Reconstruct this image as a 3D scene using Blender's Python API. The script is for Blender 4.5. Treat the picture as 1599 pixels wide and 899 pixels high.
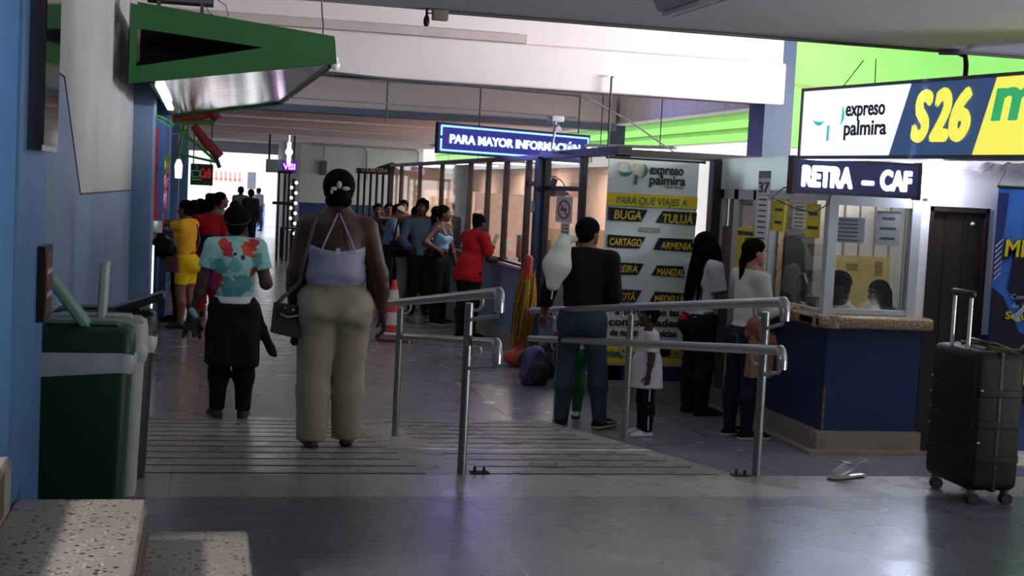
import bpy, bmesh, math, random
import numpy as np
from mathutils import Vector, Matrix

random.seed(7); np.random.seed(7)
SC = bpy.context.scene
COL = SC.collection
for _o in list(bpy.data.objects):
    bpy.data.objects.remove(_o)

# ------------------------------------------------------------------ camera
FPX, IW, IH = 2150.0, 1599.0, 899.0
def _basis(vp=(315.0, 274.0), roll=0.05):
    fw = np.array([vp[0]-IW/2, vp[1]-IH/2, FPX]); fw /= np.linalg.norm(fw)
    d = np.array([-roll, 1.0, 0.0]); d[2] = -(d[0]*fw[0]+d[1]*fw[1])/fw[2]; d /= np.linalg.norm(d)
    return np.array([np.cross(d, fw), fw, -d])
RB = _basis()
CAMP = np.array([0.0, 0.0, 1.95])
cam_d = bpy.data.cameras.new('camera'); cam = bpy.data.objects.new('camera', cam_d); COL.objects.link(cam)
cam_d.sensor_width = 36.0; cam_d.lens = FPX/IW*36.0; cam_d.clip_start = 0.05; cam_d.clip_end = 500
_m = np.stack([RB @ np.array([1, 0, 0]), RB @ np.array([0, -1, 0]), RB @ np.array([0, 0, -1])], axis=1)
cam.matrix_world = Matrix([[*_m[0], CAMP[0]], [*_m[1], CAMP[1]], [*_m[2], CAMP[2]], [0, 0, 0, 1]])
SC.camera = cam

def _ray(u, v): return RB @ np.array([u-IW/2, v-IH/2, FPX])
def onz(u, v, z): d = _ray(u, v); return CAMP + d*(z-CAMP[2])/d[2]
def onx(u, v, x): d = _ray(u, v); return CAMP + d*(x-CAMP[0])/d[0]
def ony(u, v, y): d = _ray(u, v); return CAMP + d*(y-CAMP[1])/d[1]

# ------------------------------------------------------------------ world, lights, exposure
SC.view_settings.view_transform = 'Standard'; SC.view_settings.look = 'None'
SC.view_settings.exposure = -0.25; SC.view_settings.gamma = 1.0
SC.view_settings.use_curve_mapping = False
W = bpy.data.worlds.new('world'); SC.world = W; W.use_nodes = True
bg = W.node_tree.nodes['Background']; bg.inputs[0].default_value = (0.90, 0.95, 1.0, 1); bg.inputs[1].default_value = 2.0
SC.cycles.max_bounces = 8; SC.cycles.diffuse_bounces = 5; SC.cycles.glossy_bounces = 4
SC.cycles.transmission_bounces = 6; SC.cycles.transparent_max_bounces = 16
SC.cycles.caustics_reflective = False; SC.cycles.caustics_refractive = False
SC.cycles.sample_clamp_indirect = 6.0; SC.cycles.use_denoising = True

def area_light(name, loc, target, sx, sy, power, color=(1, 1, 1), spread=180):
    l = bpy.data.lights.new(name, 'AREA'); l.shape = 'RECTANGLE'; l.size = sx; l.size_y = sy
    l.energy = power; l.color = color; l.spread = math.radians(spread)
    o = bpy.data.objects.new(name, l); COL.objects.link(o); o.location = loc
    o.rotation_euler = (Vector(target)-Vector(loc)).to_track_quat('-Z', 'Y').to_euler()
    return o
# daylight falling down the stairwell on the left of the camera
area_light('stairwell_daylight', (-2.7, 4.1, 3.0), (-0.3, 4.9, 0.7), 0.6, 0.6, 190, (1.0, 0.96, 0.93))
# fill light added inside the right wall, aimed up to brighten the near ceiling
area_light('ceiling_fill', (8.9, 2.4, 0.6), (6.0, 4.4, 2.97), 2.5, 0.8, 240, (1.0, 0.98, 0.95), 80)
# soft fill light added behind the camera, before the closed rear wall
area_light('rear_fill', (2.6, -3.6, 2.0), (2.2, 6.0, 1.2), 4.0, 2.0, 8, (0.92, 0.96, 1.0))
# area light added low in the courtyard, aimed up to brighten the white beam
area_light('beam_fill', (8.4, 10.7, 2.75), (2.0, 13.8, 3.7), 2.2, 0.7, 215, (1.0, 0.98, 0.97), 110)
# high sun from the left, reaching the yards on the right and the ground beyond the far end
_s = bpy.data.lights.new('sun', 'SUN'); _s.energy = 5.0; _s.angle = math.radians(1.5); _s.color = (1.0, 0.97, 0.92)
_so = bpy.data.objects.new('sun', _s); COL.objects.link(_so); _so.rotation_euler = Vector((0.48, 0.16, -0.86)).to_track_quat('-Z', 'Y').to_euler()

# ------------------------------------------------------------------ materials
def lin(c):
    return tuple(((x/255.0)/12.92 if x/255.0 <= 0.04045 else ((x/255.0+0.055)/1.055)**2.4) for x in c)
MATS = {}
def mat(name, rgb, rough=0.5, metal=0.0, var=0.12, scale=6.0, bump=0.0, bscale=40.0, spec=0.5, coat=0.0, stretch=None):
    """procedural surface: base colour varied by noise, optional bump"""
    if name in MATS: return MATS[name]
    m = bpy.data.materials.new(name); m.use_nodes = True; nt = m.node_tree; N = nt.nodes; L = nt.links
    b = N['Principled BSDF']; c = lin(rgb)
    b.inputs['Roughness'].default_value = rough; b.inputs['Metallic'].default_value = metal
    b.inputs['Specular IOR Level'].default_value = spec if rough < 0.8 else spec*0.5; b.inputs['Coat Weight'].default_value = coat
    tc = N.new('ShaderNodeTexCoord'); src = tc.outputs['Object']
    if stretch:
        mp = N.new('ShaderNodeMapping'); mp.inputs['Scale'].default_value = stretch
        L.new(src, mp.inputs['Vector']); src = mp.outputs['Vector']
    nz = N.new('ShaderNodeTexNoise'); nz.inputs['Scale'].default_value = scale; nz.inputs['Detail'].default_value = 5
    L.new(src, nz.inputs['Vector'])
    rp = N.new('ShaderNodeValToRGB'); rp.color_ramp.elements[0].position = 0.3; rp.color_ramp.elements[1].position = 0.7
    rp.color_ramp.elements[0].color = (*[x*(1-var) for x in c], 1); rp.color_ramp.elements[1].color = (*[min(1, x*(1+var)) for x in c], 1)
    L.new(nz.outputs['Fac'], rp.inputs['Fac']); L.new(rp.outputs['Color'], b.inputs['Base Color'])
    if bump > 0:
        n2 = N.new('ShaderNodeTexNoise'); n2.inputs['Scale'].default_value = bscale; n2.inputs['Detail'].default_value = 4
        L.new(src, n2.inputs['Vector'])
        bp = N.new('ShaderNodeBump'); bp.inputs['Strength'].default_value = bump; bp.inputs['Distance'].default_value = 0.01
        L.new(n2.outputs['Fac'], bp.inputs['Height']); L.new(bp.outputs['Normal'], b.inputs['Normal'])
    MATS[name] = m; return m

def emit(name, rgb, strength):
    if name in MATS: return MATS[name]
    m = bpy.data.materials.new(name); m.use_nodes = True; nt = m.node_tree
    b = nt.nodes['Principled BSDF']; b.inputs['Base Color'].default_value = (*lin(rgb), 1)
    b.inputs['Emission Color'].default_value = (*lin(rgb), 1); b.inputs['Emission Strength'].default_value = strength
    MATS[name] = m; return m

def glass(name, tint=(1, 1, 1), refl=0.08, haze=0.0, hazecol=(200, 200, 210)):
    if name in MATS: return MATS[name]
    m = bpy.data.materials.new(name); m.use_nodes = True; nt = m.node_tree; N = nt.nodes; L = nt.links
    for n in list(N): N.remove(n)
    out = N.new('ShaderNodeOutputMaterial'); tr = N.new('ShaderNodeBsdfTransparent'); tr.inputs[0].default_value = (*tint, 1)
    gl = N.new('ShaderNodeBsdfGlossy'); gl.inputs['Roughness'].default_value = 0.03
    fr = N.new('ShaderNodeFresnel'); fr.inputs[0].default_value = 1.45
    ad = N.new('ShaderNodeMath'); ad.operation = 'MULTIPLY_ADD'; ad.inputs[1].default_value = 0.4; ad.inputs[2].default_value = refl*0.3
    L.new(fr.outputs[0], ad.inputs[0])
    mx = N.new('ShaderNodeMixShader'); L.new(ad.outputs[0], mx.inputs[0]); L.new(tr.outputs[0], mx.inputs[1]); L.new(gl.outputs[0], mx.inputs[2])
    last = mx.outputs[0]
    if haze > 0:
        df = N.new('ShaderNodeBsdfDiffuse'); df.inputs[0].default_value = (*lin(hazecol), 1)
        nz = N.new('ShaderNodeTexNoise'); nz.inputs['Scale'].default_value = 3.0
        tc = N.new('ShaderNodeTexCoord'); L.new(tc.outputs['Object'], nz.inputs['Vector'])
        mu = N.new('ShaderNodeMath'); mu.operation = 'MULTIPLY'; mu.inputs[1].default_value = haze*2; L.new(nz.outputs['Fac'], mu.inputs[0])
        m2 = N.new('ShaderNodeMixShader'); L.new(mu.outputs[0], m2.inputs[0]); L.new(last, m2.inputs[1]); L.new(df.outputs[0], m2.inputs[2]); last = m2.outputs[0]
    L.new(last, out.inputs['Surface']); MATS[name] = m; return m

def translucent(name, rgb, rough=0.6):
    m = bpy.data.materials.new(name); m.use_nodes = True; nt = m.node_tree; N = nt.nodes; L = nt.links
    for n in list(N): N.remove(n)
    out = N.new('ShaderNodeOutputMaterial'); tr = N.new('ShaderNodeBsdfTranslucent'); df = N.new('ShaderNodeBsdfDiffuse')
    wv = N.new('ShaderNodeTexNoise'); wv.inputs['Scale'].default_value = 2.0
    rp = N.new('ShaderNodeValToRGB'); c = lin(rgb); rp.color_ramp.elements[0].color = (*[x*0.9 for x in c], 1); rp.color_ramp.elements[1].color = (*c, 1)
    L.new(wv.outputs['Fac'], rp.inputs['Fac']); L.new(rp.outputs['Color'], tr.inputs[0]); L.new(rp.outputs['Color'], df.inputs[0])
    mx = N.new('ShaderNodeMixShader'); mx.inputs[0].default_value = 0.5; L.new(tr.outputs[0], mx.inputs[1]); L.new(df.outputs[0], mx.inputs[2]); L.new(mx.outputs[0], out.inputs['Surface']); return m

def floor_mat(name, rgb, rough, tile, speck=0.0, joint=0.006, rvar=0.12, dirt=0.25, off=(0, 0), mort=0.55):
    """polished floor: fine joints on a grid, speckle, worn patches that change the gloss"""
    m = bpy.data.materials.new(name); m.use_nodes = True; nt = m.node_tree; N = nt.nodes; L = nt.links
    b = N['Principled BSDF']; c = lin(rgb)
    tc = N.new('ShaderNodeTexCoord')
    mp = N.new('ShaderNodeMapping'); mp.inputs['Location'].default_value = (off[0], off[1], 0); L.new(tc.outputs['Object'], mp.inputs['Vector'])
    br = N.new('ShaderNodeTexBrick'); br.offset = 0.0; br.inputs['Scale'].default_value = 1.0
    br.inputs['Brick Width'].default_value = tile; br.inputs['Row Height'].default_value = tile
    br.inputs['Mortar Size'].default_value = joint; br.inputs['Mortar Smooth'].default_value = 0.2
    br.inputs['Color1'].default_value = (*c, 1); br.inputs['Color2'].default_value = (*[x*0.92 for x in c], 1)
    br.inputs['Mortar'].default_value = (*[min(1, x*mort) for x in c], 1); L.new(mp.outputs['Vector'], br.inputs['Vector'])
    nz = N.new('ShaderNodeTexNoise'); nz.inputs['Scale'].default_value = 1.6; nz.inputs['Detail'].default_value = 8; nz.inputs['Roughness'].default_value = 0.65
    L.new(tc.outputs['Object'], nz.inputs['Vector'])
    rp = N.new('ShaderNodeValToRGB'); rp.color_ramp.elements[0].position = 0.35; rp.color_ramp.elements[1].position = 0.68
    rp.color_ramp.elements[0].color = (1-dirt, 1-dirt, 1-dirt, 1); rp.color_ramp.elements[1].color = (1, 1, 1, 1); L.new(nz.outputs['Fac'], rp.inputs['Fac'])
    mx = N.new('ShaderNodeMixRGB'); mx.blend_type = 'MULTIPLY'; mx.inputs[0].default_value = 1; L.new(br.outputs['Color'], mx.inputs[1]); L.new(rp.outputs['Color'], mx.inputs[2])
    last = mx.outputs['Color']
    if speck > 0:
        vo = N.new('ShaderNodeTexVoronoi'); vo.inputs['Scale'].default_value = 90; L.new(tc.outputs['Object'], vo.inputs['Vector'])
        r2 = N.new('ShaderNodeValToRGB'); r2.color_ramp.elements[0].position = 0.1; r2.color_ramp.elements[1].position = 0.35
        r2.color_ramp.elements[0].color = (1-speck, 1-speck, 1-speck, 1); r2.color_ramp.elements[1].color = (1, 1, 1, 1); L.new(vo.outputs['Distance'], r2.inputs['Fac'])
        m3 = N.new('ShaderNodeMixRGB'); m3.blend_type = 'MULTIPLY'; m3.inputs[0].default_value = 1; L.new(last, m3.inputs[1]); L.new(r2.outputs['Color'], m3.inputs[2]); last = m3.outputs['Color']
    L.new(last, b.inputs['Base Color'])
    n4 = N.new('ShaderNodeTexNoise'); n4.inputs['Scale'].default_value = 4.0; n4.inputs['Detail'].default_value = 6; L.new(tc.outputs['Object'], n4.inputs['Vector'])
    mr = N.new('ShaderNodeMapRange'); mr.inputs['To Min'].default_value = max(0.03, rough-rvar); mr.inputs['To Max'].default_value = rough+rvar
    mr.inputs['From Min'].default_value = 0.3; mr.inputs['From Max'].default_value = 0.7
    L.new(n4.outputs['Fac'], mr.inputs['Value']); L.new(mr.outputs['Result'], b.inputs['Roughness'])
    bp = N.new('ShaderNodeBump'); bp.inputs['Strength'].default_value = 0.015; bp.inputs['Distance'].default_value = 0.002
    L.new(n4.outputs['Fac'], bp.inputs['Height']); L.new(bp.outputs['Normal'], b.inputs['Normal'])
    return m

def terrazzo(name, rgb, rough=0.35, chips=((60, 50, 45), (120, 90, 70), (235, 230, 225)), scale=55):
    m = bpy.data.materials.new(name); m.use_nodes = True; nt = m.node_tree; N = nt.nodes; L = nt.links
    b = N['Principled BSDF']; b.inputs['Roughness'].default_value = rough
    tc = N.new('ShaderNodeTexCoord')
    nzw = N.new('ShaderNodeTexNoise'); nzw.inputs['Scale'].default_value = 3; L.new(tc.outputs['Object'], nzw.inputs['Vector'])
    rp0 = N.new('ShaderNodeValToRGB'); c = lin(rgb)
    rp0.color_ramp.elements[0].color = (*[x*0.85 for x in c], 1); rp0.color_ramp.elements[1].color = (*[min(1, x*1.1) for x in c], 1)
    L.new(nzw.outputs['Fac'], rp0.inputs['Fac']); last = rp0.outputs['Color']
    for i, ch in enumerate(chips):
        mp = N.new('ShaderNodeMapping'); mp.inputs['Location'].default_value = (i*3.7, i*1.3, i*2.1); mp.inputs['Scale'].default_value = (1, 1.0, 1)
        L.new(tc.outputs['Object'], mp.inputs['Vector'])
        vo = N.new('ShaderNodeTexVoronoi'); vo.inputs['Scale'].default_value = scale*(1+0.3*i); L.new(mp.outputs['Vector'], vo.inputs['Vector'])
        cmp_ = N.new('ShaderNodeMath'); cmp_.operation = 'LESS_THAN'; cmp_.inputs[1].default_value = 0.36; L.new(vo.outputs['Distance'], cmp_.inputs[0])
        sx = N.new('ShaderNodeSeparateColor'); L.new(vo.outputs['Color'], sx.inputs[0])
        sel = N.new('ShaderNodeMath'); sel.operation = 'GREATER_THAN'; sel.inputs[1].default_value = 0.8; L.new(sx.outputs[0], sel.inputs[0])
        mu = N.new('ShaderNodeMath'); mu.operation = 'MULTIPLY'; L.new(cmp_.outputs[0], mu.inputs[0]); L.new(sel.outputs[0], mu.inputs[1])
        mx = N.new('ShaderNodeMixRGB'); L.new(mu.outputs[0], mx.inputs[0]); L.new(last, mx.inputs[1]); mx.inputs[2].default_value = (*lin(ch), 1); last = mx.outputs['Color']
    L.new(last, b.inputs['Base Color']); return m

# ------------------------------------------------------------------ objects
def tag(o, label=None, cat=None, group=None, kind=None):
    if label: o['label'] = label
    if cat: o['category'] = cat
    if group: o['group'] = group
    if kind: o['kind'] = kind
    return o
def empty(name, loc=(0, 0, 0), rz=0.0, label=None, cat=None, group=None, kind=None):
    o = bpy.data.objects.new(name, None); COL.objects.link(o); o.location = loc; o.rotation_euler = (0, 0, rz); o.empty_display_size = 0.1
    return tag(o, label, cat, group, kind)
def copy_tree(o, parent=None):
    c = o.copy(); COL.objects.link(c); c.parent = parent
    for ch in [x for x in bpy.data.objects if x.parent == o]: copy_tree(ch, c)
    return c

class MB:
    """collects boxes, tubes, prisms ... and links them as ONE mesh object"""
    def __init__(s): s.v = []; s.f = []; s.mi = []; s.sm = []
    def add(s, vs, fs, mi=0, smooth=False):
        o = len(s.v); s.v += [tuple(map(float, x)) for x in vs]; s.f += [tuple(i+o for i in f) for f in fs]
        s.mi += [mi]*len(fs); s.sm += [smooth]*len(fs); return s
    def box(s, x0, x1, y0, y1, z0, z1, mi=0):
        v = [(x0, y0, z0), (x1, y0, z0), (x1, y1, z0), (x0, y1, z0), (x0, y0, z1), (x1, y0, z1), (x1, y1, z1), (x0, y1, z1)]
        return s.add(v, [(0, 3, 2, 1), (4, 5, 6, 7), (0, 1, 5, 4), (1, 2, 6, 5), (2, 3, 7, 6), (3, 0, 4, 7)], mi)
    def obox(s, c, h, rz=0.0, mi=0, M=None):
        R = M if M is not None else Matrix.Rotation(rz, 3, 'Z')
        v = []
        for a, b, d in ((-1, -1, -1), (1, -1, -1), (1, 1, -1), (-1, 1, -1), (-1, -1, 1), (1, -1, 1), (1, 1, 1), (-1, 1, 1)):
            p = R @ Vector((a*h[0], b*h[1], d*h[2])); v.append((p.x+c[0], p.y+c[1], p.z+c[2]))
        return s.add(v, [(0, 3, 2, 1), (4, 5, 6, 7), (0, 1, 5, 4), (1, 2, 6, 5), (2, 3, 7, 6), (3, 0, 4, 7)], mi)
    def rbox(s, x0, x1, y0, y1, z0, z1, r=0.01, seg=3, mi=0):
        bm = bmesh.new(); bmesh.ops.create_cube(bm, size=1.0)
        for v in bm.verts:
            v.co = Vector((x0+(v.co.x+.5)*(x1-x0), y0+(v.co.y+.5)*(y1-y0), z0+(v.co.z+.5)*(z1-z0)))
        bmesh.ops.bevel(bm, geom=list(bm.edges), offset=r, segments=seg, profile=0.5, affect='EDGES')
        bm.verts.index_update(); s.add([v.co for v in bm.verts], [[v.index for v in f.verts] for f in bm.faces], mi, True); bm.free(); return s
    def tube(s, pts, r, n=10, mi=0, caps=True, closed=False):
        pts = [Vector(p) for p in pts]; m = len(pts); rs = r if hasattr(r, '__len__') else [r]*m
        vs = []; prev = None
        for i, p in enumerate(pts):
            a = pts[(i-1) % m] if (closed or i > 0) else p; b = pts[(i+1) % m] if (closed or i < m-1) else p
            t = (b-a).normalized()
            if prev is None:
                q = t.orthogonal().normalized()
            else:
                q = (prev - t*prev.dot(t)); q = q.normalized() if q.length > 1e-6 else t.orthogonal().normalized()
            prev = q; w = t.cross(q)
            for k in range(n):
                an = 2*math.pi*k/n; vs.append(p + (q*math.cos(an)+w*math.sin(an))*rs[i])
        fs = []
        for i in range(m if closed else m-1):
            for k in range(n):
                a = i*n+k; b = i*n+(k+1) % n; c = ((i+1) % m)*n+(k+1) % n; d = ((i+1) % m)*n+k; fs.append((a, b, c, d))
        s.add(vs, fs, mi, True)
        if caps and not closed:
            s.add(vs[:n], [tuple(range(n-1, -1, -1))], mi); s.add(vs[-n:], [tuple(range(n))], mi)
        return s
    def cyl(s, a, b, r, r2=None, n=16, mi=0): return s.tube([a, b], [r, r if r2 is None else r2], n, mi)
    def lathe(s, prof, c=(0, 0, 0), n=20, mi=0):
        vs = []; fs = []
        for (r, z) in prof:
            for k in range(n):
                a = 2*math.pi*k/n; vs.append((c[0]+r*math.cos(a), c[1]+r*math.sin(a), c[2]+z))
        for i in range(len(prof)-1):
            for k in range(n): fs.append((i*n+k, i*n+(k+1) % n, (i+1)*n+(k+1) % n, (i+1)*n+k))
        return s.add(vs, fs, mi, True)
    def prism(s, poly, ax, a0, a1, mi=0):
        """polygon in the two axes other than ax, extruded from a0 to a1 along ax"""
        def P(p, a):
            return {'x': (a, p[0], p[1]), 'y': (p[0], a, p[1]), 'z': (p[0], p[1], a)}[ax]
        n = len(poly); v = [P(p, a0) for p in poly]+[P(p, a1) for p in poly]
        f = [tuple(range(n-1, -1, -1)), tuple(range(n, 2*n))]+[(i, (i+1) % n, n+(i+1) % n, n+i) for i in range(n)]
        return s.add(v, f, mi)
    def sphere(s, c, r, n=14, mi=0, sc=(1, 1, 1)):
        vs = []; fs = []; m = n//2
        for i in range(m+1):
            t = math.pi*i/m
            for k in range(n):
                a = 2*math.pi*k/n; vs.append((c[0]+r*sc[0]*math.sin(t)*math.cos(a), c[1]+r*sc[1]*math.sin(t)*math.sin(a), c[2]+r*sc[2]*math.cos(t)))
        for i in range(m):
            for k in range(n): fs.append((i*n+k, (i+1)*n+k, (i+1)*n+(k+1) % n, i*n+(k+1) % n))
        return s.add(vs, fs, mi, True)
    def build(s, name, mats, parent=None, kind=None, label=None, loc=None, fixn=True):
        me = bpy.data.meshes.new(name); me.from_pydata(s.v, [], s.f)
        for m in (mats if isinstance(mats, (list, tuple)) else [mats]): me.materials.append(m)
        me.polygons.foreach_set('material_index', s.mi); me.polygons.foreach_set('use_smooth', s.sm)
        if fixn:
            bm = bmesh.new(); bm.from_mesh(me); bmesh.ops.recalc_face_normals(bm, faces=bm.faces); bm.to_mesh(me); bm.free()
        me.update()
        if any(s.sm) and hasattr(me, 'set_sharp_from_angle'): me.set_sharp_from_angle(angle=math.radians(45))
        o = bpy.data.objects.new(name, me); COL.objects.link(o)
        if parent is not None: o.parent = parent
        if loc: o.location = loc
        if kind: o['kind'] = kind
        if label: o['label'] = label
        return o

def struct(name, mb, m, parent=None, **k):
    return mb.build(name, m, parent, kind=None if parent is not None else 'structure', **k)

def basis(xa, ya):
    x = Vector(xa).normalized(); z = x.cross(Vector(ya)).normalized(); y = z.cross(x).normalized()
    return Matrix((x, y, z)).transposed()
FACE = basis((1, 0, 0), (0, 0, 1))          # upright text that faces -Y (towards the camera)
def text_mb(body, size, M, org, depth=0.004, bold=0.0, shear=0.0, align='LEFT', width=None, spacing=1.0, mb=None, mi=0, height=None):
    """lettering as a mesh: M is a 3x3 frame (x along the line, y up, z out of the face)"""
    cu = bpy.data.curves.new('txt', 'FONT'); cu.body = body; cu.size = size; cu.extrude = depth/2; cu.offset = bold; cu.shear = shear
    cu.align_x = align; cu.space_character = spacing; cu.resolution_u = 4
    ob = bpy.data.objects.new('txt', cu); COL.objects.link(ob)
    dg = bpy.context.evaluated_depsgraph_get(); me = bpy.data.meshes.new_from_object(ob.evaluated_get(dg))
    bpy.data.objects.remove(ob); bpy.data.curves.remove(cu)
    vs = [v.co.copy() for v in me.vertices]; fs = [tuple(p.vertices) for p in me.polygons]; bpy.data.meshes.remove(me)
    if not vs: return mb or MB()
    x0 = min(v.x for v in vs); x1 = max(v.x for v in vs); y0 = min(v.y for v in vs); y1 = max(v.y for v in vs)
    kx = width/(x1-x0) if width else 1.0; ky = height/(y1-y0) if height else 1.0
    if width:
        for v in vs: v.x = (v.x-x0)*kx
    if height:
        for v in vs: v.y = v.y*ky
    out = [M @ v + Vector(org) for v in vs]
    mb = mb or MB(); mb.add(out, fs, mi); return mb
# ------------------------------------------------------------------ smooth solids (signed distance -> surface nets)
def _eval(pr, X, Y, Z):
    t = pr[0]
    if t == 'cap':
        _, a, b, ra, rb, s = pr[:6]
        s = np.array(s if s is not None else (1, 1, 1), float); a = np.array(a)/s; b = np.array(b)/s; ms = s.min(); ra = ra/ms if ms < 0 else ra; rb = rb
        px = X/s[0]-a[0]; py = Y/s[1]-a[1]; pz = Z/s[2]-a[2]; ba = b-a; l2 = max(1e-12, float(ba@ba))
        h = np.clip((px*ba[0]+py*ba[1]+pz*ba[2])/l2, 0, 1)
        d = np.sqrt((px-h*ba[0])**2+(py-h*ba[1])**2+(pz-h*ba[2])**2)-(ra+(rb-ra)*h)
        return d*ms
    if t == 'ell':
        _, c, r, R = pr[:4]
        px, py, pz = X-c[0], Y-c[1], Z-c[2]
        if R is not None:
            px, py, pz = (R[0][0]*px+R[1][0]*py+R[2][0]*pz, R[0][1]*px+R[1][1]*py+R[2][1]*pz, R[0][2]*px+R[1][2]*py+R[2][2]*pz)
        k0 = np.sqrt((px/r[0])**2+(py/r[1])**2+(pz/r[2])**2); k1 = np.sqrt((px/r[0]**2)**2+(py/r[1]**2)**2+(pz/r[2]**2)**2)
        return np.where(k1 > 1e-9, k0*(k0-1)/np.maximum(k1, 1e-9), -min(r))
    if t == 'box':
        _, c, h, rd, R = pr[:5]
        px, py, pz = X-c[0], Y-c[1], Z-c[2]
        if R is not None:
            px, py, pz = (R[0][0]*px+R[1][0]*py+R[2][0]*pz, R[0][1]*px+R[1][1]*py+R[2][1]*pz, R[0][2]*px+R[1][2]*py+R[2][2]*pz)
        qx, qy, qz = abs(px)-h[0]+rd, abs(py)-h[1]+rd, abs(pz)-h[2]+rd
        return np.sqrt(np.maximum(qx, 0)**2+np.maximum(qy, 0)**2+np.maximum(qz, 0)**2)+np.minimum(np.maximum(qx, np.maximum(qy, qz)), 0)-rd
def _bound(pr):
    t = pr[0]
    if t == 'cap':
        s = np.array(pr[5] if pr[5] is not None else (1, 1, 1), float); r = max(pr[3], pr[4])*np.maximum(s, s.min()); a, b = np.array(pr[1], float), np.array(pr[2], float)
        return np.minimum(a, b)-r, np.maximum(a, b)+r
    c = np.array(pr[1], float); r = np.array(pr[2], float)
    if pr[3 if t == 'ell' else 4] is not None: r = np.full(3, np.linalg.norm(r) if t == 'box' else r.max())
    return c-r, c+r
def cap(a, b, ra, rb=None, s=None, **k): return (('cap', tuple(a), tuple(b), ra, ra if rb is None else rb, s), k)
def ell(c, r, R=None, **k): return (('ell', tuple(c), tuple(r), R), k)
def box(c, h, rd=0.005, R=None, **k): return (('box', tuple(c), tuple(h), rd, R), k)
def sdf_arrays(prims, res, cuts=(), kdef=0.02):
    """prims: (prim, {op:'u'|'s', k:blend, clip:[(point,normal)..]}); cuts: [(point, normal)] keeps the side the normal points away from"""
    lo = np.full(3, 1e9); hi = np.full(3, -1e9)
    for p, k in prims:
        if k.get('op', 'u') == 'u':
            a, b = _bound(p); lo = np.minimum(lo, a); hi = np.maximum(hi, b)
    lo -= res*3; hi += res*3
    n = np.maximum(4, np.ceil((hi-lo)/res).astype(int)+1)
    xs = [(lo[i]+res*np.arange(n[i])).astype(np.float32) for i in range(3)]
    V = np.full(n, 0.15, np.float32)
    for p, k in prims:
        kk = k.get('k', kdef); a, b = _bound(p); mg = kk+res*3
        i0 = np.clip(np.floor((a-mg-lo)/res).astype(int), 0, n-1); i1 = np.clip(np.ceil((b+mg-lo)/res).astype(int)+1, 1, n)
        if (i1 <= i0).any(): continue
        sl = tuple(slice(i0[i], i1[i]) for i in range(3))
        X, Y, Z = np.meshgrid(xs[0][sl[0]], xs[1][sl[1]], xs[2][sl[2]], indexing='ij', sparse=True)
        X, Y, Z = np.broadcast_arrays(X, Y, Z)
        d = _eval(p, X, Y, Z)
        for (pt, nn) in k.get('clip', ()):
            d = np.maximum(d, (X-pt[0])*nn[0]+(Y-pt[1])*nn[1]+(Z-pt[2])*nn[2])
        v = V[sl]
        if k.get('op', 'u') == 'u':
            if kk > 0:
                h = np.maximum(kk-np.abs(v-d), 0)/kk; V[sl] = np.minimum(v, d)-h*h*kk*0.25
            else: V[sl] = np.minimum(v, d)
        else:
            h = np.maximum(kk-np.abs(v+d), 0)/max(kk, 1e-6); V[sl] = np.maximum(v, -d)+h*h*kk*0.25
    if cuts:
        X, Y, Z = np.meshgrid(*xs, indexing='ij', sparse=True)
        for (pt, nn) in cuts: V = np.maximum(V, (X-pt[0])*nn[0]+(Y-pt[1])*nn[1]+(Z-pt[2])*nn[2]).astype(np.float32)
    V[0] = V[-1] = 0.1; V[:, 0] = V[:, -1] = 0.1; V[:, :, 0] = V[:, :, -1] = 0.1
    S = V < 0
    c = np.zeros(np.array(n)-1, np.int8)
    for i in (0, 1):
        for j in (0, 1):
            for k in (0, 1): c += S[i:n[0]-1+i, j:n[1]-1+j, k:n[2]-1+k]
    act = (c > 0) & (c < 8); idx = np.argwhere(act); m = len(idx)
    if m == 0: return np.zeros((0, 3)), np.zeros((0, 4), int)
    acc = np.zeros((m, 3)); cnt = np.zeros(m)
    I, J, K = idx.T
    off = [(i, j, k) for i in (0, 1) for j in (0, 1) for k in (0, 1)]
    for a in off:
        for ax in range(3):
            if a[ax]: continue
            b = list(a); b[ax] = 1
            va = V[I+a[0], J+a[1], K+a[2]]; vb = V[I+b[0], J+b[1], K+b[2]]; cr = (va < 0) != (vb < 0)
            t = np.where(cr, va/np.where(cr, va-vb, 1), 0)
            for q in range(3): acc[:, q] += np.where(cr, a[q]+(t if q == ax else 0), 0)
            cnt += cr
    P = (idx+acc/cnt[:, None])*res+lo
    gid = np.full(act.shape, -1, np.int64); gid[act] = np.arange(m)
    quads = []
    for ax in range(3):
        u, w = [(1, 2), (2, 0), (0, 1)][ax]
        sa = [slice(None)]*3; sb = [slice(None)]*3; sa[ax] = slice(0, -1); sb[ax] = slice(1, None)
        for q in (u, w): sa[q] = slice(1, -1); sb[q] = slice(1, -1)
        A = S[tuple(sa)]; B = S[tuple(sb)]; ch = np.argwhere(A != B)
        if not len(ch): continue
        fl = A[tuple(ch.T)]; ch = ch.copy(); ch[:, u] += 1; ch[:, w] += 1
        def g(du, dw):
            t = ch.copy(); t[:, u] -= du; t[:, w] -= dw; return gid[tuple(t.T)]
        q4 = np.stack([g(1, 1), g(0, 1), g(0, 0), g(1, 0)], 1); q4[~fl] = q4[~fl][:, ::-1]; quads.append(q4)
    return P, np.concatenate(quads)
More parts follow.
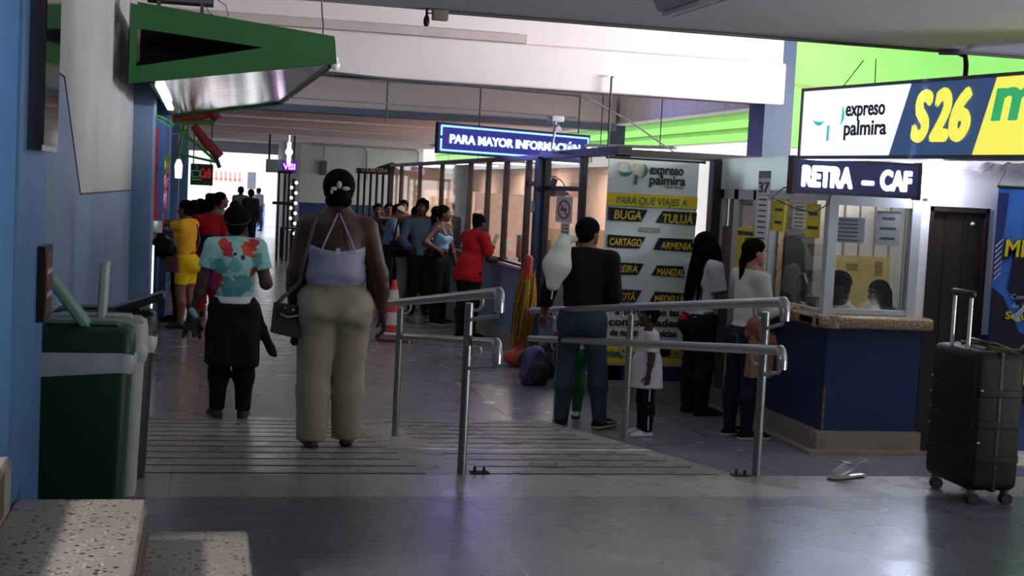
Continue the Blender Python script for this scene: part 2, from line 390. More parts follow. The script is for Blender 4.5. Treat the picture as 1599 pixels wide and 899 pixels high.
def mesh_arrays(name, parts, mats, parent=None, label=None, loc=None):
    """parts: [(verts, quads, material index)] -> one smooth mesh object"""
    vs = []; fs = []; mi = []; o = 0
    for P, Q, k in parts:
        if not len(P): continue
        vs.append(P); fs.append(Q+o); mi.append(np.full(len(Q), k)); o += len(P)
    me = bpy.data.meshes.new(name)
    if vs:
        vs = np.concatenate(vs).astype(np.float32); fs = np.concatenate(fs).astype(np.int32); mi = np.concatenate(mi).astype(np.int32)
        me.vertices.add(len(vs)); me.vertices.foreach_set('co', vs.ravel()); me.loops.add(fs.size); me.loops.foreach_set('vertex_index', fs.ravel())
        me.polygons.add(len(fs)); me.polygons.foreach_set('loop_start', np.arange(0, fs.size, 4, dtype=np.int32))
        for m in (mats if isinstance(mats, (list, tuple)) else [mats]): me.materials.append(m)
        me.update(calc_edges=True); me.polygons.foreach_set('material_index', mi); me.polygons.foreach_set('use_smooth', np.ones(len(fs), bool)); me.update()
    ob = bpy.data.objects.new(name, me); COL.objects.link(ob)
    if parent is not None: ob.parent = parent
    if label: ob['label'] = label
    if loc is not None: ob.location = loc
    return ob
def blob(name, prims, res, m, parent=None, cuts=(), kdef=0.02, label=None, loc=None):
    P, Q = sdf_arrays(prims, res, cuts, kdef); return mesh_arrays(name, [(P, Q, 0)], m, parent, label, loc)
# ------------------------------------------------------------------ the setting
M_floor = floor_mat('polished_floor', (132, 131, 142), 0.24, 1.5, rvar=0.05, dirt=0.2, off=(0.35, 0.2))
M_near = floor_mat('platform_floor', (112, 116, 126), 0.28, 3.2, rvar=0.05, dirt=0.2, off=(1.9, 0.3), mort=2.2)
M_ramp = floor_mat('ramp_terrazzo', (186, 178, 168), 0.3, 2.4, speck=0.3, joint=0.004, rvar=0.08, dirt=0.3, off=(0.1, 0))
M_strip = mat('grip_strip', (22, 22, 24), 0.7)
M_tile = mat('skirting_tile', (150, 138, 122), 0.4, var=0.25, scale=3)
M_blue = mat('blue_paint', (112, 136, 168), 0.45, var=0.10, scale=2.5, bump=0.05)
M_navy = mat('navy_blue_paint', (42, 70, 122), 0.45, var=0.12, scale=3, bump=0.05)
M_white = mat('white_paint', (222, 220, 220), 0.6, var=0.05, scale=1.5, bump=0.04)
M_beam = mat('beam_paint', (226, 214, 216), 0.6, var=0.05, scale=1.2, bump=0.03)
M_strip2 = mat('cladding_strip', (190, 176, 174), 0.6, var=0.06)
M_ceil = mat('ceiling_paint', (190, 192, 202), 0.7, var=0.05, scale=1.0, bump=0.03)
M_bluegrey = mat('bluegrey_paint', (104, 114, 142), 0.6, var=0.06)
M_colblue = mat('column_blue', (40, 58, 92), 0.5, var=0.08)
M_green = mat('lime_paint', (138, 214, 100), 0.6, var=0.08, scale=1.5)
M_dark = mat('dark_frame', (34, 28, 30), 0.45, var=0.1)
M_beige = mat('beige_paint', (222, 190, 168), 0.6, var=0.08, scale=1.2)
M_glass = glass('office_glass', (0.94, 0.94, 0.95), 0.10, haze=0.03)
M_alu = mat('white_aluminium', (186, 192, 196), 0.4, metal=0.2, var=0.08)
M_ground = mat('outside_concrete', (205, 200, 190), 0.8, var=0.1)
XL = -0.72                                                   # face of the left wall
YR0, YR1, XR = 7.02, 11.35, 2.95                             # ramp: top edge, foot, right edge
def ramp_z(y): return 0.45*min(1, max(0, (YR1-y)/(YR1-YR0)))
def onramp(u, v):
    s = 0.45/(YR1-YR0); d = _ray(u, v); nrm = np.array([0, s, 1.0]); c = s*YR1
    return CAMP+d*((c-nrm@CAMP)/(nrm@d))

struct('floor', MB().box(-3.2, 9.5, -4, 6.52, 0.0, 0.45), M_near)
struct('floor_border', MB().box(-3.2, 9.5, 6.52, 7.02, 0.0, 0.45), M_ramp)
struct('floor_hall', MB().box(-2.2, 12, 7.0, 90, -0.2, 0.0), M_floor)
r = MB(); r.prism([(YR0, 0.0), (YR1, 0.0), (YR0, 0.45)], 'x', XL, XR)
sl = math.atan(0.45/(YR1-YR0)); MR = Matrix.Rotation(-sl, 3, 'X')
for k in range(11):
    y = YR0+0.06+0.385*k; z = ramp_z(y)+0.0005
    wob = 0.02*math.sin(k*2.3)
    r.obox(((XL+0.12+1.2+wob)/2, y, z), ((1.2+wob-XL-0.12)/2, 0.011, 0.002), M=MR, mi=1)
    xr = 2.83-0.008*k+0.015*math.sin(k*3.1); xl = 1.52+0.03*math.sin(k*1.7)
    r.obox(((xl+xr)/2, y, z), ((xr-xl)/2, 0.011, 0.002), M=MR, mi=1)
r.build('floor_ramp', [M_ramp, M_strip], kind='structure')

# left wall with its stepped blue dado, near pillar, far pillars
def wall_left():
    b = MB(); k1, k2 = onx(100, 120, XL), onx(125, 303, XL); k1 = (float(k1[1]), float(k1[2])); k2 = (float(k2[1]), float(k2[2])); zt = k1[1]+0.03
    bl = [(5.3, 0.0), (15.2, 0.0), (15.2, 1.76), k2, k1, (5.3, zt)]
    wh = [(5.3, zt), k1, k2, (15.2, 1.76), (15.2, 4.1), (5.3, 4.1)]
    b.prism(bl, 'x', XL-0.25, XL, 0); b.prism(wh, 'x', XL-0.25, XL-0.004, 1)
    for p, q in (((5.3, zt), k1), (k1, k2), (k2, (15.2, 1.76))):
        b.tube([(XL, p[0], p[1]), (XL, q[0], q[1])], 0.006, 6, 2)
    return b.build('wall_left', [M_blue, mat('left_wall_paint', (178, 176, 180), 0.6, var=0.06, scale=1.5, bump=0.05), M_dark], kind='structure')
wall_left()
struct('wall_left_pillar', MB().rbox(-1.0, -0.6, 4.9, 5.75, 0.45, 2.97, 0.012), mat('pillar_blue', (84, 132, 186), 0.5, var=0.08, scale=4, bump=0.08))
struct('wall_left_stairwell', MB().box(-3.2, -3.0, -4, 5.3, 0.45, 4.2).box(-3.0, -1.0, 5.1, 5.3, 0.45, 4.2), M_white)
struct('wall_left_corner_post', MB().rbox(-0.80, -0.505, 15.15, 15.75, 0.0, 4.1, 0.02), M_blue)
for k, (u0, u1, y, zt) in enumerate(((246, 262, 19, 4.0), (262, 277, 26, 3.2), (277, 291, 34, 3.1))):
    a = ony(u0, 350, y)[0]; b_ = ony(u1, 350, y)[0]
    struct('wall_left_shop_post', MB().rbox(min(a, -0.62), b_, y, y+0.7, 0, zt, 0.02), mat('shop_post_blue', (96, 136, 200), 0.45, var=0.08))
struct('wall_left_shops', MB().box(-2.0, -1.8, 15.75, 46, 0, 4.1).box(-1.8, -0.64, 15.75, 46, 2.45, 4.1), M_white)
struct('wall_left_end', MB().box(-1.8, -0.55, 40, 46, 0, 3.1), M_white)

# ceilings and beams
struct('ceiling', MB().box(-3.2, 9.5, -2.0, 8.0, 2.97, 3.3), M_ceil)
struct('ceiling_void', MB().box(-2.2, 6.1, 7.9, 15.0, 4.1, 4.3).box(-2.2, 6.1, 19.0, 20.4, 4.1, 4.3).box(-2.2, 0.2, 15.0, 19.0, 4.1, 4.3).box(5.6, 6.1, 15.0, 19.0, 4.1, 4.3), M_ceil)
struct('ceiling_added_skylight', MB().box(0.1, 5.7, 14.9, 19.1, 4.31, 4.316), translucent('roof_sheet_clear', (232, 230, 228)))  # hidden skylight added to brighten the beams and the hall below
struct('wall_right_light_block', MB().box(9.2, 9.4, -4, 10.1, 0.45, 2.97), M_white)  # unseen wall added to keep outside light off the platform
struct('wall_rear_light_block', MB().box(-3.2, 9.4, -4.2, -4.0, 0.45, 3.3), M_white)  # unseen wall added to block sky light from behind the camera
struct('ceiling_rear', MB().box(-3.2, 9.4, -4.2, -1.9, 3.0, 3.3), M_ceil)
b = MB()
for y0, y1 in ((20.3, 24.2), (27.2, 28.2), (31.6, 32.7), (36.6, 46)): b.box(-2.2, 6.3, y0, y1, 3.1, 3.4)
for y0, y1 in ((24.2, 27.2), (28.2, 31.6), (32.7, 36.6)): b.box(-2.2, -0.4, y0, y1, 3.1, 3.4); b.box(5.8, 6.3, y0, y1, 3.1, 3.4)
struct('ceiling_hall', b, M_beam)
M_sheet = translucent('roof_sheet_milky', (196, 190, 188))
for y0, y1 in ((24.2, 27.2), (28.2, 31.6), (32.7, 36.6)):
    b = MB(); b.box(-0.45, 5.85, y0-0.05, y1+0.05, 3.41, 3.416); struct('ceiling_added_skylight', b, M_sheet)  # translucent roof sheets added to brighten the hall ceiling
b = MB(); b.box(XL, 6.0, 13.84, 14.1, 3.01, 4.1); b.rbox(XL, 6.02, 13.78, 14.1, 3.01, 3.445, 0.02)
struct('trim_1', b, M_beam)
struct('trim_2', MB().box(XL, 3.18, 13.79, 13.85, 3.455, 3.54), M_strip2)
struct('trim_3', MB().box(XL, 6.05, 20.0, 20.3, 3.03, 4.1).box(XL, 6.05, 19.97, 20.3, 2.93, 3.03, 1), [M_beam, M_bluegrey])
for k, y in enumerate((23.5, 27.5, 32, 37)):
    struct('trim_%d' % (4+k), MB().box(XL-0.3, 6.1, y, y+0.35, 3.0-0.01*k, 3.12, 0).box(XL-0.3, 6.1, y+0.35, y+0.55, 3.04, 3.12, 1), [M_beam, M_bluegrey])
struct('trim_8', MB().box(5.84, 6.165, 13.87, 14.3, 0, 4.1), M_colblue)
c2 = ony(972, 225, 20.0)[0]; c3 = ony(986, 225, 20.0)[0]
struct('trim_9', MB().box(c2, c3, 20.35, 20.7, 0, 3.05), M_colblue)

# right side: open facade with green beams, courtyard wall
b = MB(); b.box(6.06, 6.3, 14.3, 45, 2.69, 3.03, 0); b.box(6.0, 6.34, 14.3, 45, 3.03, 3.06, 1)
struct('wall_right_beam', MB().box(6.06, 6.3, 14.3, 45, 3.03, 3.06, 0), [M_white])
struct('wall_right_upper', MB().box(6.1, 6.16, 14.3, 45, 3.06, 4.3), mat('shaded_wall_paint', (236, 228, 232), 0.7))
struct('wall_right_yard', MB().box(10.0, 10.3, 14.9, 60, 0, 3.12, 0).box(9.98, 10.3, 14.9, 60, 3.12, 3.66, 1).box(9.9, 10.35, 14.9, 60, 3.66, 3.72, 0).box(9.93, 9.98, 14.9, 60, 3.36, 3.40, 1), [M_white, M_green])
struct('wall_right_low', MB().box(6.1, 6.25, 14.3, 45, 0, 1.0), M_white)
b = MB(); b.box(6.08, 13, 14.6, 14.8, 2.6, 7.5)
b.box(6.3, 13, 14.57, 14.6, 3.28, 3.31, 1)
struct('court_light_block', MB().box(6.1, 13, 9.0, 12.0, 4.4, 4.5), M_ceil)  # unseen roof added over the courtyard to cut sky light on the floor
struct('wall_right_court', b, [M_green, mat('rust_streak', (150, 160, 90), 0.7)])
# green canopy beyond the facade
if False: g = MB(); g.prism([(6.3, 2.95), (9.0, 2.78), (9.0, 2.6), (6.3, 2.7)], 'y', 17.0, 17.25); g.box(6.9, 7.1, 16, 45, 2.72, 2.95)


# far end of the hall
struct('wall_back', MB().box(2.75, 6.3, 40, 40.2, 1.33, 3.1, 0).box(2.75, 6.3, 39.99, 40.2, 0, 1.33, 1), [M_white, M_navy])
struct('wall_back_pier', MB().box(2.42, 2.75, 40.0, 46, 0, 3.1), M_ceil)
b = MB(); b.box(-0.6, 6.3, 46, 46.2, 2.75, 3.4); struct('wall_back_lintel', b, M_ceil)
struct('ground_outside', MB().box(-40, 40, 46, 120, -0.3, -0.02), M_ground)
struct('ground_court', MB().box(6.3, 30, 9.5, 46, -0.1, 0.01), M_ground)
struct('wall_outside', MB().box(-25, 30, 100, 101, 0, 3.0), M_white)

# ticket-office partition (x = 3.85) : blue base, sill, tall panes
XP = 3.85
b = MB(); b.box(XP, XP+0.12, 16.35, 28.7, 0.16, 1.0, 0); b.box(XP-0.05, XP+0.22, 16.35, 28.7, 1.0, 1.03, 1)
b.box(XP, XP+0.12, 12.5, 15.35, 0.16, 0.62, 0)
struct('wall_partition', b, [M_blue, M_alu])
struct('baseboard_partition', MB().box(XP-0.06, XP+0.14, 16.3, 28.7, 0, 0.17).box(XP-0.06, XP+0.14, 12.4, 15.4, 0, 0.17), M_tile)
# wall facing the camera behind the roll-up banner
b = MB(); b.box(XP, 4.9, 12.5, 12.62, 0.2, 1.02); struct('wall_ticket_hall', b, M_navy)
struct('baseboard_ticket_hall', MB().box(XP-0.06, 4.9, 12.42, 12.64, 0, 0.2), M_tile)
# partition frame, pane by pane
mull = [12.55, 13.88, 15.42, 16.35, 17.59, 18.75, 20.07, 22.54, 24.89, 27.3, 28.7]
rail = MB(); rail.box(XP-0.02, XP+0.07, 15.42, 28.7, 2.33, 2.39); rail.box(XP-0.06, XP+0.07, 12.4, 15.5, 2.34, 2.42); rail.box(XP-0.02, 6.0, 12.5, 12.6, 2.33, 2.40)
struct('trim_10', rail, M_dark)
wi = 1
M_wood = mat('reddish_dark_wood', (44, 26, 26), 0.4, var=0.15)
for k in range(len(mull)-1):
    y0, y1 = mull[k], mull[k+1]; zb = 0.62 if k < 2 else 1.03
    if k == 2: zb = 0.02
    p = MB().box(XP+0.02, XP+0.028, y0+0.03, y1-0.03, zb, 2.34)
    w = struct('window_%d' % wi, p, M_glass); wi += 1
    f = MB(); f.box(XP-0.01, XP+0.06, y1-0.035, y1+0.035, zb, 2.34); f.box(XP, XP+0.05, y0, y1, zb-0.02, zb+0.03)
    if k in (2,): f.box(XP, XP+0.05, y0, y1, 2.02, 2.08); f.box(XP-0.01, XP+0.06, y0+0.16, y0+0.22, 0, 2.08)
    if k == 1: f.box(XP, XP+0.05, y0, y1, 1.98, 2.03)
    f.build('window_frame', M_wood if k > 2 else M_dark, w)
struct('trim_11', MB().box(3.76, 3.92, 15.42, 15.58, 0, 2.36), M_colblue)
struct('trim_12', MB().box(XP-0.03, XP+0.09, 12.5, 12.6, 1.0, 2.36), M_dark)
cA = ony(948, 235, 12.5)[0]
# window behind the banner that looks out to the bright side
w = struct('window_%d' % wi, MB().box(3.95, 4.82, 12.55, 12.558, 1.02, 2.33), M_glass); wi += 1
MB().box(4.78, 4.9, 12.49, 12.62, 0.2, 2.33).build('window_frame', M_dark, w)
# inside the offices
struct('wall_office_back', MB().box(5.6, 5.7, 17.2, 30, 0, 2.36).box(3.97, 5.6, 29, 29.1, 0, 2.36), M_beige)
struct('trim_13', MB().box(5.52, 5.6, 17.2, 29, 1.28, 1.40, 0), M_white)
struct('wall_office_side', MB().box(4.3, 6.0, 17.2, 17.3, 0, 1.5), mat('tan_board', (190, 150, 110), 0.5))
for y in (20.1, 22.6, 25.0):
    struct('wall_office_divider', MB().box(3.98, 5.6, y, y+0.04, 0.0, 1.9), M_beige)

# booth with the ticket window
XB, YB = 4.88, 10.05
b = MB(); b.box(XB, 5.70, YB, YB+0.14, 0.16, 1.005); b.box(XB, XB+0.14, YB+0.14, 12.5, 0.16, 1.005); struct('wall_booth', b, mat('booth_navy', (28, 50, 92), 0.4, var=0.15, scale=2.5, bump=0.05))
b = MB(); b.box(XB-0.07, 5.72, YB-0.07, YB+0.1, 0, 0.17); b.box(XB-0.07, XB+0.1, YB+0.1, 12.5, 0, 0.17); b.box(XB-0.16, 5.72, YB-0.16, YB-0.07, 0, 0.03); b.box(XB-0.16, XB-0.07, YB-0.07, 12.5, 0, 0.03); struct('baseboard_booth', b, M_tile)
struct('trim_14', MB().box(XB-0.004, XB+0.012, YB-0.012, YB+0.01, 0.17, 0.52), mat('chipped_plaster', (120, 100, 80), 0.9, var=0.6, scale=25))
M_counter = terrazzo('counter_terrazzo', (150, 128, 98), 0.35, scale=60)
b = MB(); b.rbox(XB-0.12, 5.74, YB-0.12, YB+0.30, 1.0, 1.1, 0.025); b.rbox(XB-0.12, XB+0.16, YB-0.1, 11.4, 1.0, 1.098, 0.025); b.cyl((XB-0.0, YB-0.0, 1.001), (XB-0.0, YB-0.0, 1.099), 0.125, n=24)
o = b.build('counter_top', M_counter); tag(o, 'speckled terrazzo counter slab along the blue ticket booth', 'counter')
# booth windows
M_gl2 = glass('booth_glass', (0.86, 0.88, 0.89), 0.10)
w = struct('window_%d' % wi, MB().box(4.95, 5.58, YB+0.06, YB+0.066, 1.14, 2.0), M_gl2); wi += 1
f = MB(); f.box(4.84, 4.92, YB+0.02, YB+0.1, 1.1, 2.06); f.box(5.56, 5.64, YB+0.02, YB+0.1, 1.1, 2.06); f.box(4.915, 5.565, YB+0.025, YB+0.095, 1.97, 2.055); f.box(4.915, 5.565, YB+0.025, YB+0.095, 1.105, 1.145)
f.build('window_frame', M_alu, w)
w = struct('window_%d' % wi, MB().box(4.90, 4.906, YB+0.1, 11.3, 1.13, 2.0), M_gl2); wi += 1
f = MB(); f.box(4.86, 4.94, YB+0.1, 11.36, 2.0, 2.07); f.box(4.87, 4.93, YB+0.1, 11.36, 1.1, 1.125); f.box(4.87, 4.93, 11.29, 11.33, 1.1, 2.0)
f.build('window_frame', M_alu, w)
# upper fascia of the booth, side door front
b = MB(); b.box(4.86, 4.92, 10.1, 12.62, 2.07, 2.36); b.box(4.86, 5.7, YB+0.02, YB+0.1, 2.06, 2.36); struct('wall_booth_fascia', b, translucent('fascia_panel', (226, 236, 238)))
b = MB(); b.box(4.86, 4.93, 11.36, 11.62, 0.0, 2.07); struct('trim_15', b, M_alu)
d = struct('door_1', MB().box(4.87, 4.92, 11.62, 11.70, 0, 2.07).box(4.87, 4.92, 12.06, 12.16, 0, 2.07).box(4.87, 4.92, 12.42, 12.5, 0, 2.07).box(4.87, 4.92, 11.62, 12.5, 1.98, 2.07).box(4.875, 4.915, 12.16, 12.42, 0.1, 1.72, 1).box(4.875, 4.915, 11.7, 12.06, 0.1, 1.1), [M_alu, mat('brown_door_panel', (92, 72, 62), 0.5)])
MB().box(4.893, 4.899, 11.7, 12.06, 1.1, 1.98).build('pane', M_gl2, d)
MB().box(4.893, 4.899, 12.16, 12.42, 1.72, 1.98).build('pane', M_gl2, d)
# wall with the brown door, right of the booth
DX0, DX1 = 5.73, 6.26
b = MB(); b.box(5.62, DX0, 10.1, 10.25, 0.97, 2.37, 0); b.box(5.62, DX0, 10.097, 10.25, 0, 0.97, 1); b.box(DX0, DX1, 10.1, 10.25, 2.0, 2.37, 0); b.box(DX1, 9.2, 10.1, 10.25, 0.97, 2.37, 0); b.box(DX1, 9.2, 10.097, 10.25, 0, 0.97, 1)
struct('wall_right', b, [M_white, M_navy])
M_door = mat('dark_wood_door', (32, 19, 18), 0.5, var=0.2, scale=3, stretch=(8, 8, 0.6))
d = struct('door_2', MB().box(DX0, DX1, 10.13, 10.2, 0, 2.0).box(DX0, DX0+0.03, 10.09, 10.13, 0, 2.0).box(DX1-0.03, DX1, 10.09, 10.13, 0, 2.0).box(DX0, DX1, 10.09, 10.13, 1.96, 2.0).box(DX0+0.16, DX0+0.175, 10.122, 10.13, 0, 1.96).box(DX0+0.33, DX0+0.345, 10.122, 10.13, 0, 1.96), M_door)
MB().sphere((DX1-0.13, 10.12, 1.87), 0.018).build('peephole', M_alu, d)
# inside the booth: daylit panelling at the back
M_panel = mat('pale_panelling', (236, 224, 214), 0.5, var=0.08, scale=3, stretch=(14, 1, 0.4))
b = MB(); b.box(4.92, 7.2, 12.3, 12.4, 0, 2.36, 0)
for k in range(14): b.box(4.95+0.16*k, 4.965+0.16*k, 12.29, 12.3, 0, 2.36, 1)
struct('wall_booth_back', b, [M_panel, mat('panel_groove', (170, 150, 140), 0.6)])
struct('wall_booth_right', MB().box(7.2, 7.3, 10.25, 12.4, 0, 2.36), M_white)
# ------------------------------------------------------------------ railings, steps, bins
M_steel = mat('brushed_steel', (180, 182, 186), 0.28, metal=1.0, var=0.06, scale=20)
M_steeld = mat('steel_post', (150, 150, 150), 0.35, metal=1.0, var=0.1, scale=20)
M_black = mat('black_plastic', (20, 20, 22), 0.45)
def railing(x, ytop, ys, y_end, label, side, anchors):
    t = empty('handrail', (x, ytop, ramp_z(ytop)), label=label, cat='handrail')
    T = Matrix.Translation(-Vector((x, ytop, ramp_z(ytop))))
    def put(b, name, m):
        o = b.build(name, m, t); o.data.transform(T); return o
    sl = 0.45/(YR1-YR0)
    def rz(y, h): return 0.45+h-(y-7.05)*sl if y > 6.0 else 0.45+h
    xo = x+side*0.07
    for y in ys:
        zb = ramp_z(y) if y < YR1 else 0
        b = MB().cyl((x, y, zb-0.01), (x, y, rz(y, 0.90)), 0.024, n=16); b.lathe([(0, 0.0), (0.025, 0.0), (0.025, 0.006), (0, 0.01)], (x, y, rz(y, 0.90)), 16)
        put(b, 'post', M_steeld)
    for h, name in ((0.955, 'upper_rail'), (0.70, 'lower_rail')):
        y0 = ys[0]-0.42
        pts = [(xo, y_end, rz(y_end, h)), (xo, y0+0.06, rz(y0+0.06, h))]
        # the near end turns down and back to its post
        for k in range(1, 7):
            a = math.pi/2*k/6; pts.append((xo, y0+0.06-0.05*math.sin(a), rz(y0, h)-0.06*(1-math.cos(a))))
        pts.append((xo, y0+0.01, rz(y0, h)-0.10))
        put(MB().tube(pts, 0.027, 14), name, M_steel)
        for y in ys:
            b = MB(); zz = rz(y, h)
            b.tube([(xo, y-0.0, zz-0.02), (xo, y-0.005, zz-0.06), (xo-side*0.02, y-0.0, zz-0.085), (x, y, zz-0.085)], 0.009, 8); put(b, 'bracket', M_steel)
        b = MB(); b.tube([(xo, y0+0.01, rz(y0, h)-0.085), (xo, y0+0.05, rz(y0, h)-0.125), (xo-side*0.03, y0+0.14, rz(y0, h)-0.135), (x, ys[0], rz(ys[0], h)-0.14)], 0.010, 8)
        put(b, 'bracket', M_steel)
    b = MB()
    for (dx, dy) in anchors:
        b.box(x+dx-0.05, x+dx+0.05, ys[0]+dy-0.03, ys[0]+dy+0.03, 0.449, 0.456); b.cyl((x+dx-0.025, ys[0]+dy, 0.455), (x+dx-0.025, ys[0]+dy, 0.485), 0.008, n=8); b.cyl((x+dx+0.025, ys[0]+dy, 0.455), (x+dx+0.025, ys[0]+dy, 0.48), 0.008, n=8)
    put(b, 'anchor_plate', mat('rusty_iron', (70, 58, 50), 0.8, metal=0.5, var=0.4, scale=30))
    return t
railing(1.39, 7.06, [7.06, 9.55], 10.9, 'steel handrail in the middle of the ramp, beside the woman in cream trousers', 1, [(0.1, 0.02)])
railing(3.05, 7.05, [7.05, 9.45, 11.4], 12.2, 'steel handrail along the right edge of the ramp, in front of the boy', -1, [(-0.1, -0.02)])

M_terr = terrazzo('step_terrazzo', (196, 186, 174), 0.4, scale=38)
M_edge = mat('step_nosing', (112, 92, 78), 0.6, var=0.2, scale=8)
st = empty('terrazzo_staircase', (-0.1, 4.4, 0.45), label='speckled terrazzo steps climbing left beside the bright blue pillar', cat='staircase')
T0 = Matrix.Translation(Vector((0.1, -4.4, -0.45)))
for (x0, x1, y0, y1, z0, z1) in ((-0.16, 0.215, 2.4, 5.22, 0.45, 0.62), (-0.60, -0.15, 2.4, 5.02, 0.45, 0.79), (-0.98, -0.597, 2.4, 4.88, 0.45, 0.97), (-1.4, -0.98, 2.4, 4.88, 0.45, 1.14), (-1.8, -1.4, 2.4, 4.88, 0.45, 1.31)):
    o = MB().rbox(x0, x1, y0, y1, z0, z1, 0.018, 4).build('step', M_terr, st); o.data.transform(T0)
    o2 = MB().box(x1-0.004, x1+0.006, y0, y1-0.22, z1-0.15, z1-0.012).build('nosing', M_edge, o); o2.data.transform(T0)

M_bgreen = mat('green_bin_plastic', (14, 60, 44), 0.45, var=0.06)
M_bgrey = mat('grey_bin_plastic', (190, 196, 194), 0.45, var=0.05)
M_bblack = mat('black_bin_plastic', (30, 30, 34), 0.45, var=0.05)
M_liner = mat('white_bag_film', (196, 202, 206), 0.35, var=0.15, scale=8, bump=0.6, bscale=14)
def bin_(y0, m, lidm, flapm, label, flap_ang, dx=0.0, liner=True, w=0.41, writing=False):
    x0 = -0.708+dx; x1 = x0+w; yc = y0+0.15; t = empty('trash_bin', ((x0+x1)/2, yc, 0.45), label=label, cat='trash bin', group='recycling bins by the blue wall')
    cx_ = 0; hw = w/2
    def ring(hx, hy, z, r=0.05, n=6):
        out = []
        for sx, sy, a0 in ((1, 1, 0), (-1, 1, 90), (-1, -1, 180), (1, -1, 270)):
            for k in range(n+1):
                a = math.radians(a0+90*k/n); out.append((sx*(hx-r)+r*math.cos(a), sy*(hy-r)+r*math.sin(a), z))
        return out
    def loft(rings, capt=True, capb=True, mi=0, mb=None):
        mb = mb or MB(); n = len(rings[0]); vs = [p for r_ in rings for p in r_]; fs = []
        for i in range(len(rings)-1):
            for k in range(n): fs.append((i*n+k, i*n+(k+1) % n, (i+1)*n+(k+1) % n, (i+1)*n+k))
        if capb: fs.append(tuple(range(n-1, -1, -1)))
        if capt: fs.append(tuple((len(rings)-1)*n+k for k in range(n)))
        return mb.add(vs, fs, mi, True)
    loft([ring(hw*0.86, 0.13, 0.0), ring(hw*0.95, 0.148, 0.68)]).build('body', m, t)
    if liner:
        rs = []
        for z, g in ((0.625, 0.002), (0.64, 0.010), (0.665, 0.016), (0.70, 0.014), (0.72, 0.004)):
            rg = ring(hw*0.95+g, 0.148+g, z, n=10)
            rs.append([(x+0.004*math.sin(17*x+31*y+z*40), y+0.004*math.sin(23*x+9*z*7), z_+(0.012*math.sin(x*11)+0.01*math.sin(y*19) if g < 0.01 and z < 0.65 else 0)) for (x, y, z_) in rg])
        loft(rs, False, False).build('bag_liner', M_liner, t)
    lid = loft([ring(hw, 0.155, 0.70), ring(hw, 0.157, 0.76), ring(hw*0.97, 0.145, 0.805), ring(hw*0.86, 0.11, 0.825)]).build('lid', lidm, t)
    MB().prism([(-hw*0.72, 0.822), (hw*0.72, 0.822), (hw*0.66, 0.835), (-hw*0.66, 0.835)], 'y', -0.075, 0.075).build('opening_rim', M_bblack if writing else lidm, lid)
    # swing flap standing open
    f = MB().rbox(-0.018, 0.018, -0.095, 0.095, -0.02, 0.27, 0.010, mi=0).build('flap', flapm, lid)
    f.data.transform(Matrix.Translation((hw*0.12, 0.0, 0.81)) @ Matrix.Rotation(math.radians(flap_ang), 4, 'Y'))
    return t
bin_(6.12, M_bgreen, M_bgreen, mat('pale_green_flap', (120, 160, 140), 0.5), 'dark green trash bin with a white liner hanging out and its flap open', -38, w=0.445)
bin_(6.50, M_bgrey, M_bgrey, M_bgrey, 'pale grey trash bin behind the green one, white flap upright', 2, dx=0.01, w=0.475)
bt = bin_(6.88, M_bblack, M_bblack, M_bblack, 'black trash bin at the back of the row of bins', 70, dx=0.015, w=0.50, writing=True)

# things on the left wall
t = empty('framed_poster', (-0.6+0.02, 5.36, 2.3), label='glossy framed poster high on the left wall by the bright blue pillar', cat='poster')
MB().box(-0.02, 0.03, -0.26, 0.26, -0.29, 0.62).build('frame', mat('grey_metal_frame', (120, 118, 122), 0.2, metal=1.0, var=0.3, scale=3), t)
MB().box(0.03, 0.034, -0.24, 0.24, -0.27, 0.60).build('poster_face', mat('glossy_poster', (70, 70, 72), 0.06, metal=0.6, var=0.5, scale=4), t)
t = empty('framed_notice', (-0.6, 5.66, 1.51), label='small brown framed notice low on the blue wall above the bins', cat='notice')
MB().box(0, 0.03, -0.16, 0.10, -0.15, 0.14).build('frame', mat('dark_brown_frame', (40, 26, 20), 0.3, var=0.2), t)
MB().box(0.03, 0.034, -0.135, 0.075, -0.125, 0.115).box(0.034, 0.036, -0.12, 0.06, 0.03, 0.05, 1).box(0.034, 0.036, -0.12, 0.06, -0.06, -0.04, 1).build('notice_face', [mat('brown_print', (120, 70, 45), 0.25, var=0.4, scale=12), M_alu], t)

# ------------------------------------------------------------------ green kiosk canopy on the left
M_cg = mat('green_canopy_paint', (14, 90, 26), 0.45, var=0.1, scale=3)
M_soffit = mat('mirror_soffit', (190, 190, 200), 0.12, metal=1.0, var=0.15, scale=2, bump=0.25, bscale=3)
t = empty('kiosk_canopy', (XL, 11.6, 2.66), label='green triangular kiosk canopy with a mirror-like underside on the left wall', cat='canopy')
T1 = Matrix.Translation(-Vector((XL, 11.6, 2.66)))
def cput(b, n, m, par=None):
    o = b.build(n, m, par or t); o.data.transform(T1); return o
A = [(-0.60, 3.30), (-0.60, 2.66), (1.06, 2.93), (1.04, 3.13)]
ho = [(-0.545, 3.105), (-0.545, 2.80), (0.46, 3.02)]
